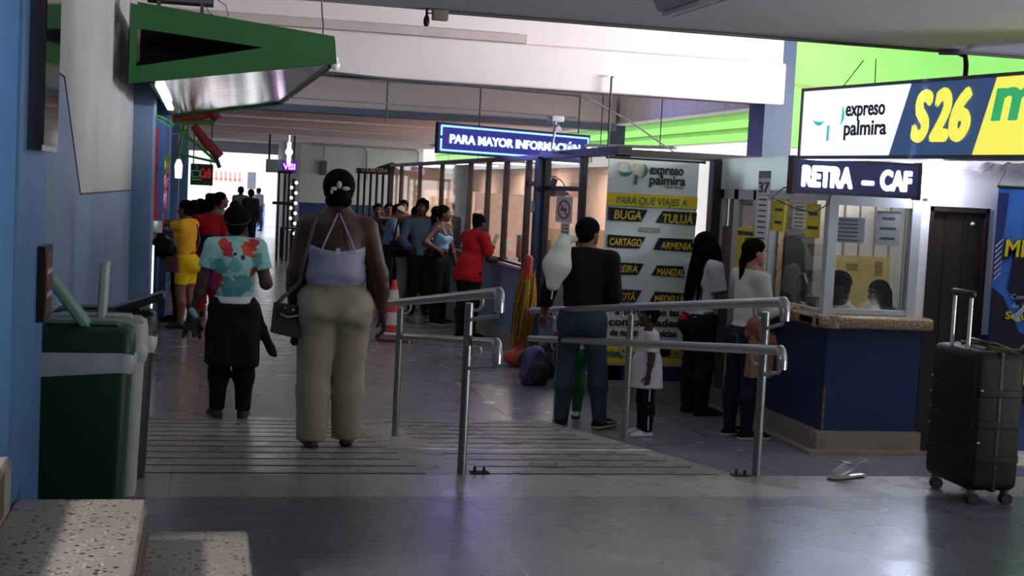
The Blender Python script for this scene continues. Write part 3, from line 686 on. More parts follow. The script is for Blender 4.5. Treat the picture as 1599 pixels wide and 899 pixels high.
# frame front with a triangular hole: four bars
b = MB()
b.prism([A[0], A[1], (-0.545, 2.669), (-0.545, 3.29)], 'y', 11.58, 11.64)
b.prism([(-0.545, 2.669), A[2], (1.05, 3.03), ho[2], ho[1]], 'y', 11.58, 11.64)
b.prism([ho[0], ho[2], (1.05, 3.03), A[3], (-0.545, 3.29)], 'y', 11.58, 11.64)
cput(b, 'front_panel', M_cg)
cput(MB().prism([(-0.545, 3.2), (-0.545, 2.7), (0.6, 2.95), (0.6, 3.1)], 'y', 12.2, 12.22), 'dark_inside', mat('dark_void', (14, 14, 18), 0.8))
b = MB(); b.add([(-0.40, 11.64, 2.69), (1.0, 11.64, 2.925), (1.0, 19.3, 3.0), (-0.40, 19.3, 2.75)], [(0, 1, 2, 3)])
b.add([(-0.40, 11.64, 2.71), (1.0, 11.64, 2.945), (1.0, 19.3, 3.02), (-0.40, 19.3, 2.77)], [(3, 2, 1, 0)])
cput(b, 'soffit', M_soffit)
b = MB(); b.tube([(1.02, 11.66, 2.93), (1.02, 19.3, 3.0)], 0.03, 8); b.tube([(-0.42, 19.3, 2.75), (1.02, 19.3, 3.0)], 0.03, 8); b.tube([(-0.42, 11.66, 2.69), (-0.42, 19.3, 2.75)], 0.025, 8)
cput(b, 'edge_tube', M_cg)
b = MB(); b.prism([(-0.55, 3.29), (1.04, 3.13), (1.04, 3.16), (-0.55, 3.32)], 'y', 11.64, 19.3); cput(b, 'roof_sheet', M_cg)
for k in range(3): cput(MB().rbox(-0.40, -0.33, 11.9+1.5*k, 13.0+1.5*k, 2.66, 2.70, 0.01), 'light_strip', emit('strip_white', (235, 235, 255), 2.5))
b = MB().add([(1.04, 11.64, 2.95), (1.04, 11.64, 3.14), (1.04, 19.3, 3.14), (1.04, 19.3, 3.02)], [(0, 1, 2, 3)]).add([(1.03, 11.64, 2.95), (1.03, 11.64, 3.14), (1.03, 19.3, 3.14), (1.03, 19.3, 3.02)], [(3, 2, 1, 0)]); cput(b, 'side_panel', M_cg)
p = ony(524, 98, 11.62); t2 = empty('canopy_lamp', (p[0], 11.62, p[2]), label='small round white lamp under the tip of the green canopy', cat='lamp')
MB().sphere((0, 0, -0.02), 0.038, sc=(1, 1, 1.2)).build('globe', mat('opal_globe', (222, 222, 226), 0.3), t2); MB().cyl((0, 0, 0.015), (0, 0, 0.045), 0.022).build('socket', M_alu, t2)
# grey appliance on top of the canopy and its looping wires
p = ony(282, 8, 12.0)
t = empty('air_conditioner', (p[0], 12.0, 3.285), label='grey louvred box standing on top of the green canopy', cat='air conditioner')
MB().rbox(-0.24, 0.22, -0.1, 0.1, 0.13, 0.55, 0.015).box(-0.27, 0.27, -0.12, 0.12, 0.09, 0.13).box(-0.19, -0.16, -0.1, 0.1, 0.01, 0.09).box(0.16, 0.19, -0.1, 0.1, 0.01, 0.09).build('casing', mat('grey_casing', (70, 70, 80), 0.5), t)
b = MB()
for k in range(8): b.box(-0.16, 0.16, -0.112, -0.1, 0.16+0.045*k, 0.185+0.045*k)
b.build('louvre', mat('dark_louvre', (36, 38, 46), 0.5), t)
w = [ony(u, v, 12.9) for u, v in ((318, 2), (326, 20), (345, 30), (357, 24), (352, 8), (340, 0))]
tag(MB().tube([tuple(q) for q in w], 0.004, 6).build('cable', M_black), 'thin looped cable dangling above the green canopy', 'cable')
w = [ony(u, v, 11.9) for u, v in ((502, -8), (503, 20), (505, 40), (504, 58))]
tag(MB().tube([tuple(q) for q in w], 0.006, 6).build('cable', M_black), 'twisted black cable hanging down to the canopy tip', 'cable')

# ------------------------------------------------------------------ ceiling fittings
def fluo(c, rz, L, label):
    t = empty('ceiling_light', c, rz, label, 'ceiling light')
    MB().prism([(-0.09, 0), (-0.05, -0.07), (0.05, -0.07), (0.09, 0)], 'y', -L/2, L/2).build('housing', mat('light_housing', (214, 216, 220), 0.4), t)
    b = MB().cyl((-0.028, -L/2+0.03, -0.083), (-0.028, L/2-0.03, -0.083), 0.013).cyl((0.028, -L/2+0.03, -0.083), (0.028, L/2-0.03, -0.083), 0.013); b.build('tube', mat('unlit_tube', (226, 228, 232), 0.3), t)
    return t
fluo((2.31, 6.19, 2.97), 0.02, 1.22, 'unlit fluorescent batten on the near grey ceiling')
pts = [ony(u, v, 7.9) for u, v in ((690, 6), (760, 12), (900, 24), (1100, 42), (1300, 56), (1440, 73), (1599, 80), (1700, 88))]
pts = [(q[0], 7.9, 2.955) for q in pts]
tag(MB().tube(pts, 0.011, 8).build('electrical_conduit', mat('conduit', (110, 108, 112), 0.5)), 'grey conduit running along the edge of the near ceiling', 'conduit')
p = ony(688, 5, 7.9); t = empty('junction_box', (p[0], 7.9, 2.965), label='small beige junction box on the ceiling edge', cat='junction box')
MB().rbox(-0.045, 0.045, -0.03, 0.03, -0.06, 0.0, 0.006).build('box', mat('beige_box', (150, 145, 125), 0.5), t)
p = ony(667, 10, 7.9); t = empty('lamp_holder', (p[0], 7.9, 2.96), label='black lamp holder hanging from the ceiling edge', cat='lamp holder')
MB().lathe([(0.0, -0.095), (0.012, -0.093), (0.019, -0.075), (0.017, -0.05), (0.008, -0.03), (0.007, 0.01)], n=14).build('socket', M_black, t)
MB().tube([(0.008, 0, -0.02), (0.04, 0, -0.015), (0.07, 0, -0.02)], 0.004, 6).build('wire', M_black, t)
pts = [tuple(ony(u, v, 13.72)) for u, v in ((505, 112), (611, 124), (760, 136), (905, 149))]
tag(MB().tube(pts, 0.014, 8).build('steel_pipe', mat('dark_pipe', (66, 72, 76), 0.5)), 'dark pipe slung under the first white beam', 'pipe')
pts = [tuple(ony(u, v, 13.9)) for u, v in ((500, 118), (600, 128), (780, 136), (905, 149), (930, 160), (985, 190), (1030, 222), (1060, 243))]
tag(MB().tube(pts, 0.009, 6).build('cable', mat('grey_cable', (120, 120, 128), 0.5)), 'grey cable sagging from the beam down behind the banner', 'cable')
pts = [tuple(ony(u, v, 16.0)) for u, v in ((450, 152), (600, 162), (750, 172), (900, 184))]
tag(MB().tube(pts, 0.006, 6).build('cable', M_bluegrey), 'thin straight wire stretched across the hall below the beam', 'cable')
def ysign(u): return 17.3+(u-685)/237.0*1.3
for a, b_, lab in (((608, 124), (603, 190), 'thin dark rod left of the neon sign, hanging behind the white beam'), ((754, 136), (748, 198), 'thin dark rod holding the left half of the neon sign'), ((909, 150), (903, 208), 'thin dark rod holding the right end of the neon sign')):
    y = ysign(b_[0]) + 0.03; q = ony(*b_, y)
    tag(MB().cyl((q[0], y, 4.312), (q[0], y, q[2]), 0.010, n=8).build('hanger_rod', mat('dark_green_rod', (50, 80, 76), 0.5)), lab, 'rod')
pa, pb = ony(955, 120, 13.7), ony(949, 240, 13.7)
b = MB().cyl((pa[0], 13.7, pa[2]), (pb[0], 13.7, 2.4), 0.011, n=8); b.tube([(pa[0], 13.7, pa[2]), (pa[0]+0.03, 13.74, pa[2]+0.005)], 0.008, 6)
tag(b.build('hanger_rod', M_black), 'long black rod from the white beam to the partition top', 'rod')
for (y, pts) in ((39.9, ((573, 208), (573, 280))), (39.9, ((655, 204), (652, 262)))):
    q = [tuple(ony(u, v, y)) for u, v in pts]; q[0] = (q[0][0], y, min(q[0][2], 2.98))
    tag(MB().tube([(q[0][0]-1.6, y-0.05, q[0][2]+0.02), (q[0][0]-0.1, y-0.05, q[0][2]+0.02), (q[0][0], y-0.05, q[0][2]-0.08), q[1]], 0.03, 8).build('electrical_conduit', mat('pale_conduit', (170, 168, 172), 0.5)), 'pale bent conduit on the far white wall, %s' % ('nearer the woman in cream trousers' if pts[0][0] < 600 else 'above the ticket windows'), 'conduit')
p = ony(505, 262, 39.8); t = empty('wall_sensor', (p[0], 39.85, p[2]), label='small grey box on the far white wall', cat='sensor')
MB().rbox(-0.1, 0.1, -0.06, 0.1, -0.2, 0.2, 0.02).build('housing', mat('sensor_grey', (90, 94, 92), 0.5), t); MB().cyl((0.0, 0, 0.2), (0.02, 0.05, 0.8), 0.02, n=6).build('conduit', mat('pale_conduit', (170, 168, 172), 0.5), t)
# camera on the partition
p = ony(868, 186, 14.6); t = empty('security_camera', (p[0], 14.6, p[2]), label='white security camera on a bracket in front of the neon sign', cat='camera')
M_cam = mat('camera_white', (206, 206, 214), 0.4)
MB().rbox(-0.07, 0.07, -0.1, 0.1, -0.03, 0.035, 0.012).build('housing', M_cam, t)
MB().cyl((0.01, -0.11, -0.115), (0.01, -0.02, -0.09), 0.036).build('ball_joint', M_cam, t)
q = ony(921, 236, 14.6)
MB().tube([(0.0, 0, -0.03), (-0.005, 0, -0.14), (-0.03, 0, -0.31), (-0.02, 0, -0.35), (q[0]-p[0], 0, -0.385), (q[0]-p[0]+0.02, 0, -0.33), (q[0]-p[0]+0.03, 0.0, -0.45)], 0.014, 8).build('bracket', M_cam, t)
# ------------------------------------------------------------------ signs and banners
class Face:
    """a flat upright face: origin, direction along it; px(u, v) gives the local (s, t) of a point seen there"""
    def __init__(s, org, xa):
        s.o = Vector(org); s.x = Vector((xa[0], xa[1], 0)).normalized(); s.z = Vector((0, 0, 1)); s.n = s.x.cross(s.z); s.M = basis(s.x, s.z)
    def px(s, u, v):
        d = Vector(_ray(u, v)); c = Vector(CAMP); t = (s.o-c).dot(s.n)/d.dot(s.n); p = c+d*t-s.o; return p.dot(s.x), p.z
    def w(s, a, t, out=0.0): return s.o+s.x*a+s.z*t+s.n*out
    def poly(s, pts, out, th=0.002, mb=None, mi=0):
        mb = mb or MB(); n = len(pts); v = [s.w(a, t, out) for a, t in pts]+[s.w(a, t, out+th) for a, t in pts]
        mb.add(v, [tuple(range(n)), tuple(range(2*n-1, n-1, -1))]+[(i, n+i, n+(i+1) % n, (i+1) % n) for i in range(n)], mi); return mb
    def text(s, body, a0, t0, width, size, out=0.004, mb=None, mi=0, **k):
        return text_mb(body, size, s.M, s.w(a0, t0, out), width=width, mb=mb, mi=mi, **k)
    def slab(s, a0, a1, t0, t1, o0, o1, mb=None, mi=0):
        mb = mb or MB(); v = []
        for o in (o0, o1):
            for a, t in ((a0, t0), (a1, t0), (a1, t1), (a0, t1)): v.append(s.w(a, t, o))
        mb.add(v, [(0, 1, 2, 3), (4, 7, 6, 5), (0, 4, 5, 1), (1, 5, 6, 2), (2, 6, 7, 3), (3, 7, 4, 0)], mi); return mb
def slabs(F, *L, mi=0):
    mb = MB()
    for a in L: F.slab(*a, mb=mb, mi=mi)
    return mb
def rel(o, root):
    o.data.transform(Matrix.Translation(-root.location)); o.parent = root; return o
def crescent(c, r, a0, a1, th, n=14):
    out = []; inn = []
    for k in range(n+1):
        f = k/n; a = math.radians(a0+(a1-a0)*f); w = th*math.sin(math.pi*f)
        out.append((c[0]+r*math.cos(a), c[1]+r*math.sin(a))); inn.append((c[0]+(r-w)*math.cos(a), c[1]+(r-w)*math.sin(a)))
    return out+inn[-2:0:-1]

# neon information sign
pL, pR = ony(685, 190, ysign(685)), ony(922, 209, ysign(922)); zb = ony(685, 239, ysign(685))[2]
F = Face((pL[0], pL[1], zb), (pR-pL)); Ls = float(np.hypot(*(pR-pL)[:2])); Hs = float(pL[2]-zb)
t = empty('information_sign', (pL[0], pL[1], zb), label='blue neon information sign hanging above the glass ticket offices', cat='sign')
rel(F.slab(0, Ls, 0, Hs, -0.06, 0.0).build('case', mat('sign_navy_case', (18, 20, 74), 0.4)), t)
rel(F.slab(0.02, Ls-0.02, 0.02, Hs-0.02, 0.0, 0.004).build('backing', emit('sign_blue_backing', (40, 36, 150), 0.32)), t)
M_neon = emit('neon_tube', (150, 225, 255), 1.7)
b = MB(); e = 0.045
def nt_(p, q): b.tube([F.w(*p, 0.012), F.w(*q, 0.012)], 0.012, 8)
nt_((e, Hs-e), (Ls-e, Hs-e)); nt_((e, e), (Ls*0.64, e)); nt_((e, e), (e, Hs*0.5-0.01)); nt_((e, Hs*0.5+0.03), (e, Hs-e)); nt_((Ls-e, 0.06), (Ls-e, Hs-e))
rel(b.build('neon_border', M_neon), t)
rel(F.text('PARA MAYOR INFORMACIÓN', 0.185, Hs*0.36, Ls-0.185-0.20, 0.19, out=0.012, depth=0.012, bold=0.006, height=Hs*0.37).build('lettering', emit('neon_letters', (185, 225, 255), 2.4)), t)
pl = bpy.data.lights.new('neon_glow', 'AREA'); pl.shape = 'RECTANGLE'; pl.size = Ls*0.9; pl.size_y = Hs*0.7; pl.energy = 20; pl.color = (0.25, 0.22, 1.0)
po = bpy.data.objects.new('neon_glow', pl); COL.objects.link(po); po.location = F.w(Ls/2, Hs/2, 0.05); po.rotation_euler = (-F.n).to_track_quat('Z', 'Y').to_euler()

# white-blue moving-letter display over the ticket window
t = empty('led_display', (4.99, 9.88, 2.04), label='dark LED display with glowing white letters above the ticket window', cat='LED display')
F = Face((4.415, 9.84, 2.045), (1, 0)); LL = 1.06; HL = 0.275
rel(slabs(F, (0, LL, 0, HL, -0.09, 0.0), (-0.012, 0.012, -0.01, HL+0.01, -0.095, 0.008), (LL-0.012, LL+0.012, -0.01, HL+0.01, -0.095, 0.008)).build('case', mat('led_case', (34, 34, 52), 0.4)), t)
rel(F.slab(0.015, LL-0.015, 0.02, HL-0.02, 0.0, 0.003).build('screen', emit('led_scatter_backing', (44, 46, 96), 0.13)), t)  # faint emission stands in for letter light scattered on the backing
M_led = emit('led_letters', (225, 228, 255), 3.0)
def heavy(F, body, a0, t0, w, size, height, r, mb, out=0.006, **k):
    for i, (dx, dz) in enumerate(((0, 0), (r, 0), (-r, 0), (0, r), (0, -r), (r*.7, r*.7), (-r*.7, -r*.7), (r*.7, -r*.7), (-r*.7, r*.7))): F.text(body, a0+dx, t0+dz, w, size, out=out+0.0006*i, height=height, mb=mb, **k)
    return mb
rel(heavy(F, 'RETRA', 0.07, 0.062, 0.41, 0.2, 0.15, 0.009, MB(), bold=0.003).build('lettering', M_led), t); rel(heavy(F, '-', 0.57, 0.06, 0.09, 0.2, None, 0.009, MB()).build('lettering', M_led), t)
b = heavy(F, 'CAF', 0.725, 0.062, 0.255, 0.2, 0.15, 0.009, MB(), bold=0.003)
rel(b.build('lettering', M_led), t)
l = bpy.data.lights.new('led_glow', 'AREA'); l.shape = 'RECTANGLE'; l.size = 1.0; l.size_y = 0.2; l.energy = 12; l.color = (0.62, 0.66, 1.0)
lo = bpy.data.objects.new('led_glow', l); COL.objects.link(lo); lo.location = (5.0, 9.80, 2.17); lo.rotation_euler = Vector((0, 1, 0)).to_track_quat('Z', 'Y').to_euler()
b = MB().tube([(4.46, 9.9, 2.10), (4.40, 9.98, 2.08), (4.36, 10.1, 2.0), (4.5, 10.0, 1.93), (4.66, 9.98, 1.90), (4.78, 9.98, 1.97), (4.8, 9.98, 2.06)], 0.005, 6)
tag(b.build('cable', M_black), 'thin black cable looping below the LED display', 'cable')
# small wall lamp at the end of the display
p = ony(1450, 283, 10.05)
t = empty('wall_lamp', (p[0], 10.1, p[2]), label='small round white lamp glowing on the wall right of the LED display', cat='lamp')
MB().sphere((0, -0.045, 0), 0.034, sc=(1, 0.8, 1)).build('globe', emit('lamp_globe', (235, 240, 255), 9.0), t); MB().cyl((0, -0.02, 0), (0, 0.0, 0), 0.03).build('socket', M_alu, t)
l = bpy.data.lights.new('wall_lamp_light', 'POINT'); l.energy = 26; l.color = (0.74, 0.78, 1.0); l.shadow_soft_size = 0.05
lo = bpy.data.objects.new('wall_lamp_light', l); COL.objects.link(lo); lo.location = (p[0], 9.97, p[2])

# long back-lit box sign
f0 = ony(1256, 143, 9.4); f1 = ony(1250, 243, 9.4); n0 = ony(1599, 106, 7.3)
F = Face((f1[0], 9.4, f1[2]), (n0-f0)); HB = float(f0[2]-f1[2]); LB = 3.2
t = empty('light_box_sign', (f1[0], 9.4, f1[2]), label='long back-lit white, navy and yellow company sign over the booth', cat='sign')
M_bw = emit('backlit_white', (244, 248, 255), 1.15); M_bn = emit('backlit_navy', (56, 80, 122), 0.9); M_by = emit('backlit_yellow', (250, 244, 96), 1.05)
rel(slabs(F, (-0.02, LB, -0.02, HB+0.02, -0.22, -0.004), (-0.02, LB, -0.025, -0.002, -0.23, 0.012), (-0.02, LB, HB+0.002, HB+0.022, -0.23, 0.012), (-0.022, 0.0, -0.02, HB+0.02, -0.23, 0.012)).build('case', mat('box_frame', (92, 98, 108), 0.4, metal=0.4)), t)
q = {k: F.px(*k) for k in ((1424, 129), (1388, 242), (1558, 112), (1518, 241))}
w1t, w1b, w2t, w2b = q[(1424, 129)][0], q[(1388, 242)][0], q[(1558, 112)][0], q[(1518, 241)][0]
rel(F.poly([(0, 0), (w1b, 0), (w1t, HB), (0, HB)], 0, mb=None).build('white_panel', M_bw), t)
rel(F.poly([(w1b, 0), (w2b, 0), (w2t, HB), (w1t, HB)], 0).build('navy_panel', M_bn), t)
rel(F.poly([(w2b, 0), (LB, 0), (LB, HB), (w2t, HB)], 0).build('yellow_panel', M_by), t)
def pxtext(F, body, u0, v0, u1, size, m, name, **k):
    a0, t0 = F.px(u0, v0); a1, _ = F.px(u1, v0); return F.text(body, a0, t0, a1-a0, size, **k)
for body, u0, v0, u1 in (('expreso', 1321, 181, 1382), ('palmira', 1318, 211, 1384)):
    a0, t0 = F.px(u0, v0); a1, _ = F.px(u1, v0); rel(F.text(body, a0, t0, a1-a0, 0.145, bold=0.003).build('lettering', mat('sign_grey_letters', (60, 66, 78), 0.5)), t)
a0, t0 = F.px(1424, 216); a1, _ = F.px(1512, 214)
for _i, _c in enumerate('S26'):
    _w = (a1-a0)/3.0; rel(heavy(F, _c, a0+0.012+_w*_i*1.02, t0-0.005, _w*0.86, 0.4, 0.30, 0.021, MB(), out=0.004+0.001*_i, shear=0.22).build('lettering', emit('backlit_yellow', (250, 244, 96), 1.05)), t)
a0, t0 = F.px(1548, 186); rel(F.text('me', a0, t0, 0.62, 0.38, out=0.004, bold=0.012, shear=0.15).build('lettering', emit('backlit_green', (60, 190, 120), 0.8)), t)
b = MB(); c = F.px(1280, 180); F.poly(crescent(c, 0.075, 200, 330, 0.03), 0.003, mb=b); c = F.px(1309, 180); F.poly(crescent(c, 0.075, -70, 60, 0.03), 0.003, mb=b)
c = F.px(1294, 198); F.poly([(c[0]-0.014, c[1]-0.10), (c[0]+0.012, c[1]-0.10), (c[0]+0.016, c[1]+0.01), (c[0]-0.012, c[1]+0.01)], 0.003, mb=b)
rel(b.build('emblem', emit('backlit_teal', (84, 206, 196), 0.75)), t)
q = F.w(F.px(1488, 118)[0], HB+0.02, -0.1); tag(MB().tube([(q.x-0.16, q.y+0.06, 2.955), (q.x-0.05, q.y+0.02, 2.957), (q.x-0.01, q.y, 2.935), (q.x, q.y, 2.88), q], 0.017, 8).build('hanger_pipe', M_black), 'bent black pipe holding the long back-lit sign to the ceiling', 'pipe')
for (u0, v0, u1, v1, lab) in ((1330, 68, 1293, 140, 'slanting thin wire holding the far end of the back-lit sign'), (1349, 70, 1346, 134, 'upright thin wire holding the white part of the back-lit sign')):
    a, t_ = F.px(u1, v1); q = F.w(a, HB+0.01, -0.11); a2, _ = F.px(u0, v0); q2 = F.w(a2, 0.7, -0.11); tag(MB().cyl(tuple(q), (q2.x, q2.y, 2.98), 0.004, n=6).build('wire', M_black), lab, 'wire')
# crinkled plastic under the sign, on the booth wall
b = MB(); n = 60; vs = []; fs = []
for i in range(n+1):
    for j, (y, z) in enumerate(((10.02, 2.30), (9.96, 2.345), (9.92, 2.37), (9.97, 2.40), (10.1, 2.41))):
        vs.append((4.75+3.4*i/n, y+0.015*math.sin(i*1.7+j*2.1), z+0.012*math.sin(i*2.3+j)+0.008*math.sin(i*0.7)))
for i in range(n):
    for j in range(4): fs.append((i*5+j, i*5+5+j, i*5+6+j, i*5+1+j))
b.add(vs, fs, 0, True); o = b.build('plastic_sheet', mat('crinkled_plastic', (232, 224, 228), 0.2, metal=0.25, var=0.2, scale=9, bump=0.5, bscale=12)); tag(o, 'crinkled shiny plastic sheet folded over the wall below the back-lit sign', 'plastic sheet')

# hanging destinations banner
M_gold = mat('banner_gold', (206, 178, 60), 0.4); M_bk = mat('banner_black', (24, 24, 28), 0.35); M_bgr = mat('banner_dark_green', (38, 118, 70), 0.4)
M_vinyl = mat('banner_vinyl', (206, 214, 212), 0.3, var=0.08, scale=2.5)
yb = 12.36
tl, tr = ony(951, 246, yb), ony(1092, 258, yb); zb = ony(937, 570, yb)[2]; zt = float(tl[2]); WB = float(tr[0]-tl[0])
t = empty('hanging_banner', (float(tl[0]), yb, zb), label='tall white, yellow and black banner listing destination cities', cat='banner')
F = Face((float(tl[0]), yb, zb), (1, 0)); HBn = zt-zb
vs = []; fs = []; nx, nz = 24, 40
for i in range(nx+1):
    for j in range(nz+1):
        a = WB*i/nx; h = HBn*j/nz; vs.append((a, 0.004+0.006*math.sin(a*9)*(1-j/nz)+0.0, h))
for i in range(nx):
    for j in range(nz): fs.append((i*(nz+1)+j, (i+1)*(nz+1)+j, (i+1)*(nz+1)+j+1, i*(nz+1)+j+1))
b = MB(); b.add(vs, fs, 0, True); b.add([(x, y+0.004, z) for x, y, z in vs], [f[::-1] for f in fs], 0, True); b.build('banner_sheet', M_vinyl, t)
b = MB(); b.tube([(-0.015, 0.003, HBn+0.005), (WB+0.05, 0.003, HBn+0.005)], 0.011, 8); b.sphere((WB+0.05, 0.003, HBn+0.005), 0.016); b.sphere((-0.015, 0.003, HBn+0.005), 0.016); b.build('hanging_bar', mat('banner_bar', (60, 60, 64), 0.4, metal=0.6), t)
def bp(pts, mb, mi=0, out=0.008): return F.poly([F.px(*p) for p in pts], out, mb=mb, mi=mi)
for (a0, a1, va, vb, m) in ((0, WB, 323, 303, 0), (0, WB*0.55, 556, 541, 0), (0, WB, 568, 559, 0), (WB*0.55, WB, 556, 541, 1)):
    rel(F.slab(a0, a1, F.px(1010 if va == 323 else 1000, va)[1], F.px(1010 if va == 323 else 1000, vb)[1], 0.007, 0.009).build('colour_band', M_bk if m else mat('banner_yellow', (214, 190, 40), 0.35)), t)
cities = [('BUGA', [(949.5, 323), (1011, 327.5), (1001, 346), (948.7, 343)], (958, 341, 1001)), ('TULUÁ', [(1034.4, 329), (1088, 332), (1086, 351.5), (1023.5, 347)], (1034, 347, 1081)),
          ('CARTAGO', [(948.7, 365.6), (1008, 370), (998, 387.8), (947.5, 385)], (951, 382, 1001)), ('ARMENIA', [(1029, 371), (1082, 373.5), (1080, 393), (1020, 389)], (1031, 388, 1079)),
          ('PEREIRA', [(947.5, 408.5), (1004.8, 411.5), (995.5, 428.7), (946.4, 426.7)], (951, 423.5, 995)), ('MANIZALES', [(1025.5, 414), (1079, 416), (1077, 433), (1016.5, 429.5)], (1025, 429, 1077)),
          ('BOGOTÁ', [(945.6, 450), (1002, 453), (992, 471.5), (943.7, 469.6)], (946, 467, 991)), ('MEDELLÍN', [(1022.7, 455), (1075, 458), (1074, 474), (1013.8, 470.5)], (1021, 471, 1073))]
for body, pl_, (u0, v0, u1) in cities:
    np_ = rel(bp(pl_, MB()).build('name_plate', M_bk), t); a0, t0 = F.px(u0, v0); a1, _ = F.px(u1, v0)
    o = F.text(body, a0, t0, a1-a0, 0.115 if len(body) < 6 else 0.092, out=0.012, shear=0.12, bold=0.002).build('lettering', M_gold); rel(o, t); o.parent = np_
for body, u0, v0, u1, sz in (('expreso', 1014.5, 271, 1067, 0.125), ('palmira', 1014, 287, 1070, 0.125), ('a tu ruta con las', 960, 490, 1060, 0.09), ('comodidades', 950, 507, 1060, 0.10), ('de nuestros servicios', 952, 523, 1056, 0.09)):
    a0, t0 = F.px(u0, v0); a1, _ = F.px(u1, v0); rel(F.text(body, a0, t0, a1-a0, sz, out=0.009, bold=0.003).build('lettering', M_bk), t)
a0, t0 = F.px(962, 317); a1, _ = F.px(1072, 322); rel(F.text('PARA QUE VIAJES A', a0, t0+0.0, a1-a0, 0.095, out=0.012, shear=0.15, bold=0.001).build('lettering', M_bgr), t)
a0, t0 = F.px(945, 555); rel(F.text('mejor', a0, t0, 0.3, 0.09, out=0.012, bold=0.004, shear=0.1).build('lettering', M_bgr), t)
a0, t0 = F.px(1037, 293); rel(F.text('viajar mejor', a0, t0, 0.2, 0.035, out=0.009).build('lettering', M_bgr), t)
a0, t0 = F.px(1045, 556); rel(F.text('S26', a0, t0, 0.17, 0.09, out=0.012, bold=0.004, shear=0.1).build('lettering', M_gold), t)
em = MB(); c = F.px(977, 263); 
def ringm(c, r, w, mb, mi, out=0.009):
    n = 24
    for k in range(n):
        a, b_ = 2*math.pi*k/n, 2*math.pi*(k+1)/n; F.poly([(c[0]+r*math.cos(a), c[1]+r*math.sin(a)), (c[0]+r*math.cos(b_), c[1]+r*math.sin(b_)), (c[0]+(r-w)*math.cos(b_), c[1]+(r-w)*math.sin(b_)), (c[0]+(r-w)*math.cos(a), c[1]+(r-w)*math.sin(a))], out, mb=mb, mi=mi)
ringm(c, 0.066, 0.012, em, 1); F.poly(crescent(c, 0.07, 195, 345, 0.035), 0.012, mb=em); c2_ = F.px(1000, 266); ringm(c2_, 0.066, 0.012, em, 1); F.poly(crescent(c2_, 0.07, -80, 65, 0.035), 0.012, mb=em)
c3_ = F.px(993, 278); F.poly([(c3_[0]-0.018, c3_[1]-0.055), (c3_[0]+0.014, c3_[1]-0.058), (c3_[0]+0.016, c3_[1]+0.025), (c3_[0]-0.014, c3_[1]+0.03)], 0.012, mb=em)
rel(em.build('emblem', [M_bgr, mat('emblem_gold', (214, 200, 140), 0.4)]), t)
em = MB(); bp([(999, 354), (1031, 356), (1030, 363), (998, 361)], em); rel(em.build('sticker', mat('grey_sticker', (150, 155, 150), 0.5)), t)

# blue travel banner right of the door
yr = 10.0; tl = ony(1560, 291, yr); t = empty('hanging_banner', (float(tl[0]), yr, 0.42), label='blue travel banner with yellow lettering right of the brown door', cat='banner')
F = Face((float(tl[0]), yr, 0.42), (1, 0)); H2 = float(tl[2])-0.42
vs = []; fs = []
for i in range(25):
    for j in range(31):
        a = 0.95*i/24; h = H2*j/30; vs.append((a, 0.008*math.sin(a*14)*(j/30)**3, h))
for i in range(24):
    for j in range(30): fs.append((i*31+j, (i+1)*31+j, (i+1)*31+j+1, i*31+j+1))
b = MB(); b.add(vs, fs, 0, True); b.add([(x, y+0.004, z) for x, y, z in vs], [f[::-1] for f in fs], 0, True)
b.build('banner_sheet', mat('blue_vinyl', (58, 112, 196), 0.22, var=0.35, scale=2.2, stretch=(1.5, 1, 0.6)), t)
MB().tube([(-0.012, 0, H2), (0.96, 0, H2)], 0.011, 8).build('hanging_bar', M_black, t)
MB().tube([(-0.01, 0, H2), (0.10, 0.05, H2+0.17), (0.48, 0.09, H2+0.2)], 0.003, 6).build('cord', M_black, t)
_sh = [([(0, 0.0), (0.95, 0.0), (0.95, 0.55), (0.28, 0.58), (0.10, 0.88), (0, 0.95)], 0.012, 'print_night', (16, 22, 44)), ([(0.0, 1.0), (0.05, 1.12), (0.09, H2-0.05), (0.0, H2-0.05)], 0.012, 'print_indigo', (40, 52, 110)),
       ([(0.14, 0.95), (0.2, 1.35), (0.4, 1.3), (0.5, 0.9), (0.4, 0.6)], 0.0125, 'print_night', (16, 22, 44)), ([(0.08, 0.16), (0.95, 0.16), (0.95, 0.32), (0.1, 0.32)], 0.015, 'print_yellow', (226, 200, 40)), ([(0.2, 0.72), (0.34, 0.86), (0.34, 0.80), (0.22, 0.68)], 0.018, 'print_pale', (170, 180, 200))]
_sh += [([(0.0, 1.0+0.045*k), (0.06, 1.06+0.045*k), (0.065, 1.08+0.045*k), (0, 1.02+0.045*k)], 0.015, 'print_pale', (170, 180, 200)) for k in range(7)]
for pts_, out_, nm_, c_ in _sh: rel(F.poly(pts_, out_).build('printed_shape', mat(nm_, c_, 0.25)), t)
a0, t0 = F.px(1566, 399); b = MB(); F.text('MEDELLÍN', a0-0.01, t0-0.012, 0.86, 0.2, out=0.016, bold=0.016, mb=b, shear=0.08); rel(b.build('lettering', M_bk), t)
b = MB(); F.text('MEDELLÍN', a0, t0, 0.83, 0.19, out=0.022, bold=0.005, mb=b, shear=0.08)
a1, t1 = F.px(1568, 497); rel(F.text('Seguridad', a1, t1, 0.4, 0.085, out=0.018, bold=0.002).build('lettering', mat('print_yellow', (226, 200, 40), 0.3)), t); rel(b.build('lettering', mat('print_yellow', (226, 200, 40), 0.3)), t)
for _w, _v in (('Conectamos', 466), ('de la mano', 480)): a1, t1 = F.px(1577, _v); rel(F.text(_w, a1, t1, 0.034*len(_w), 0.055, out=0.018).build('lettering', mat('print_pale', (170, 180, 200), 0.3)), t)

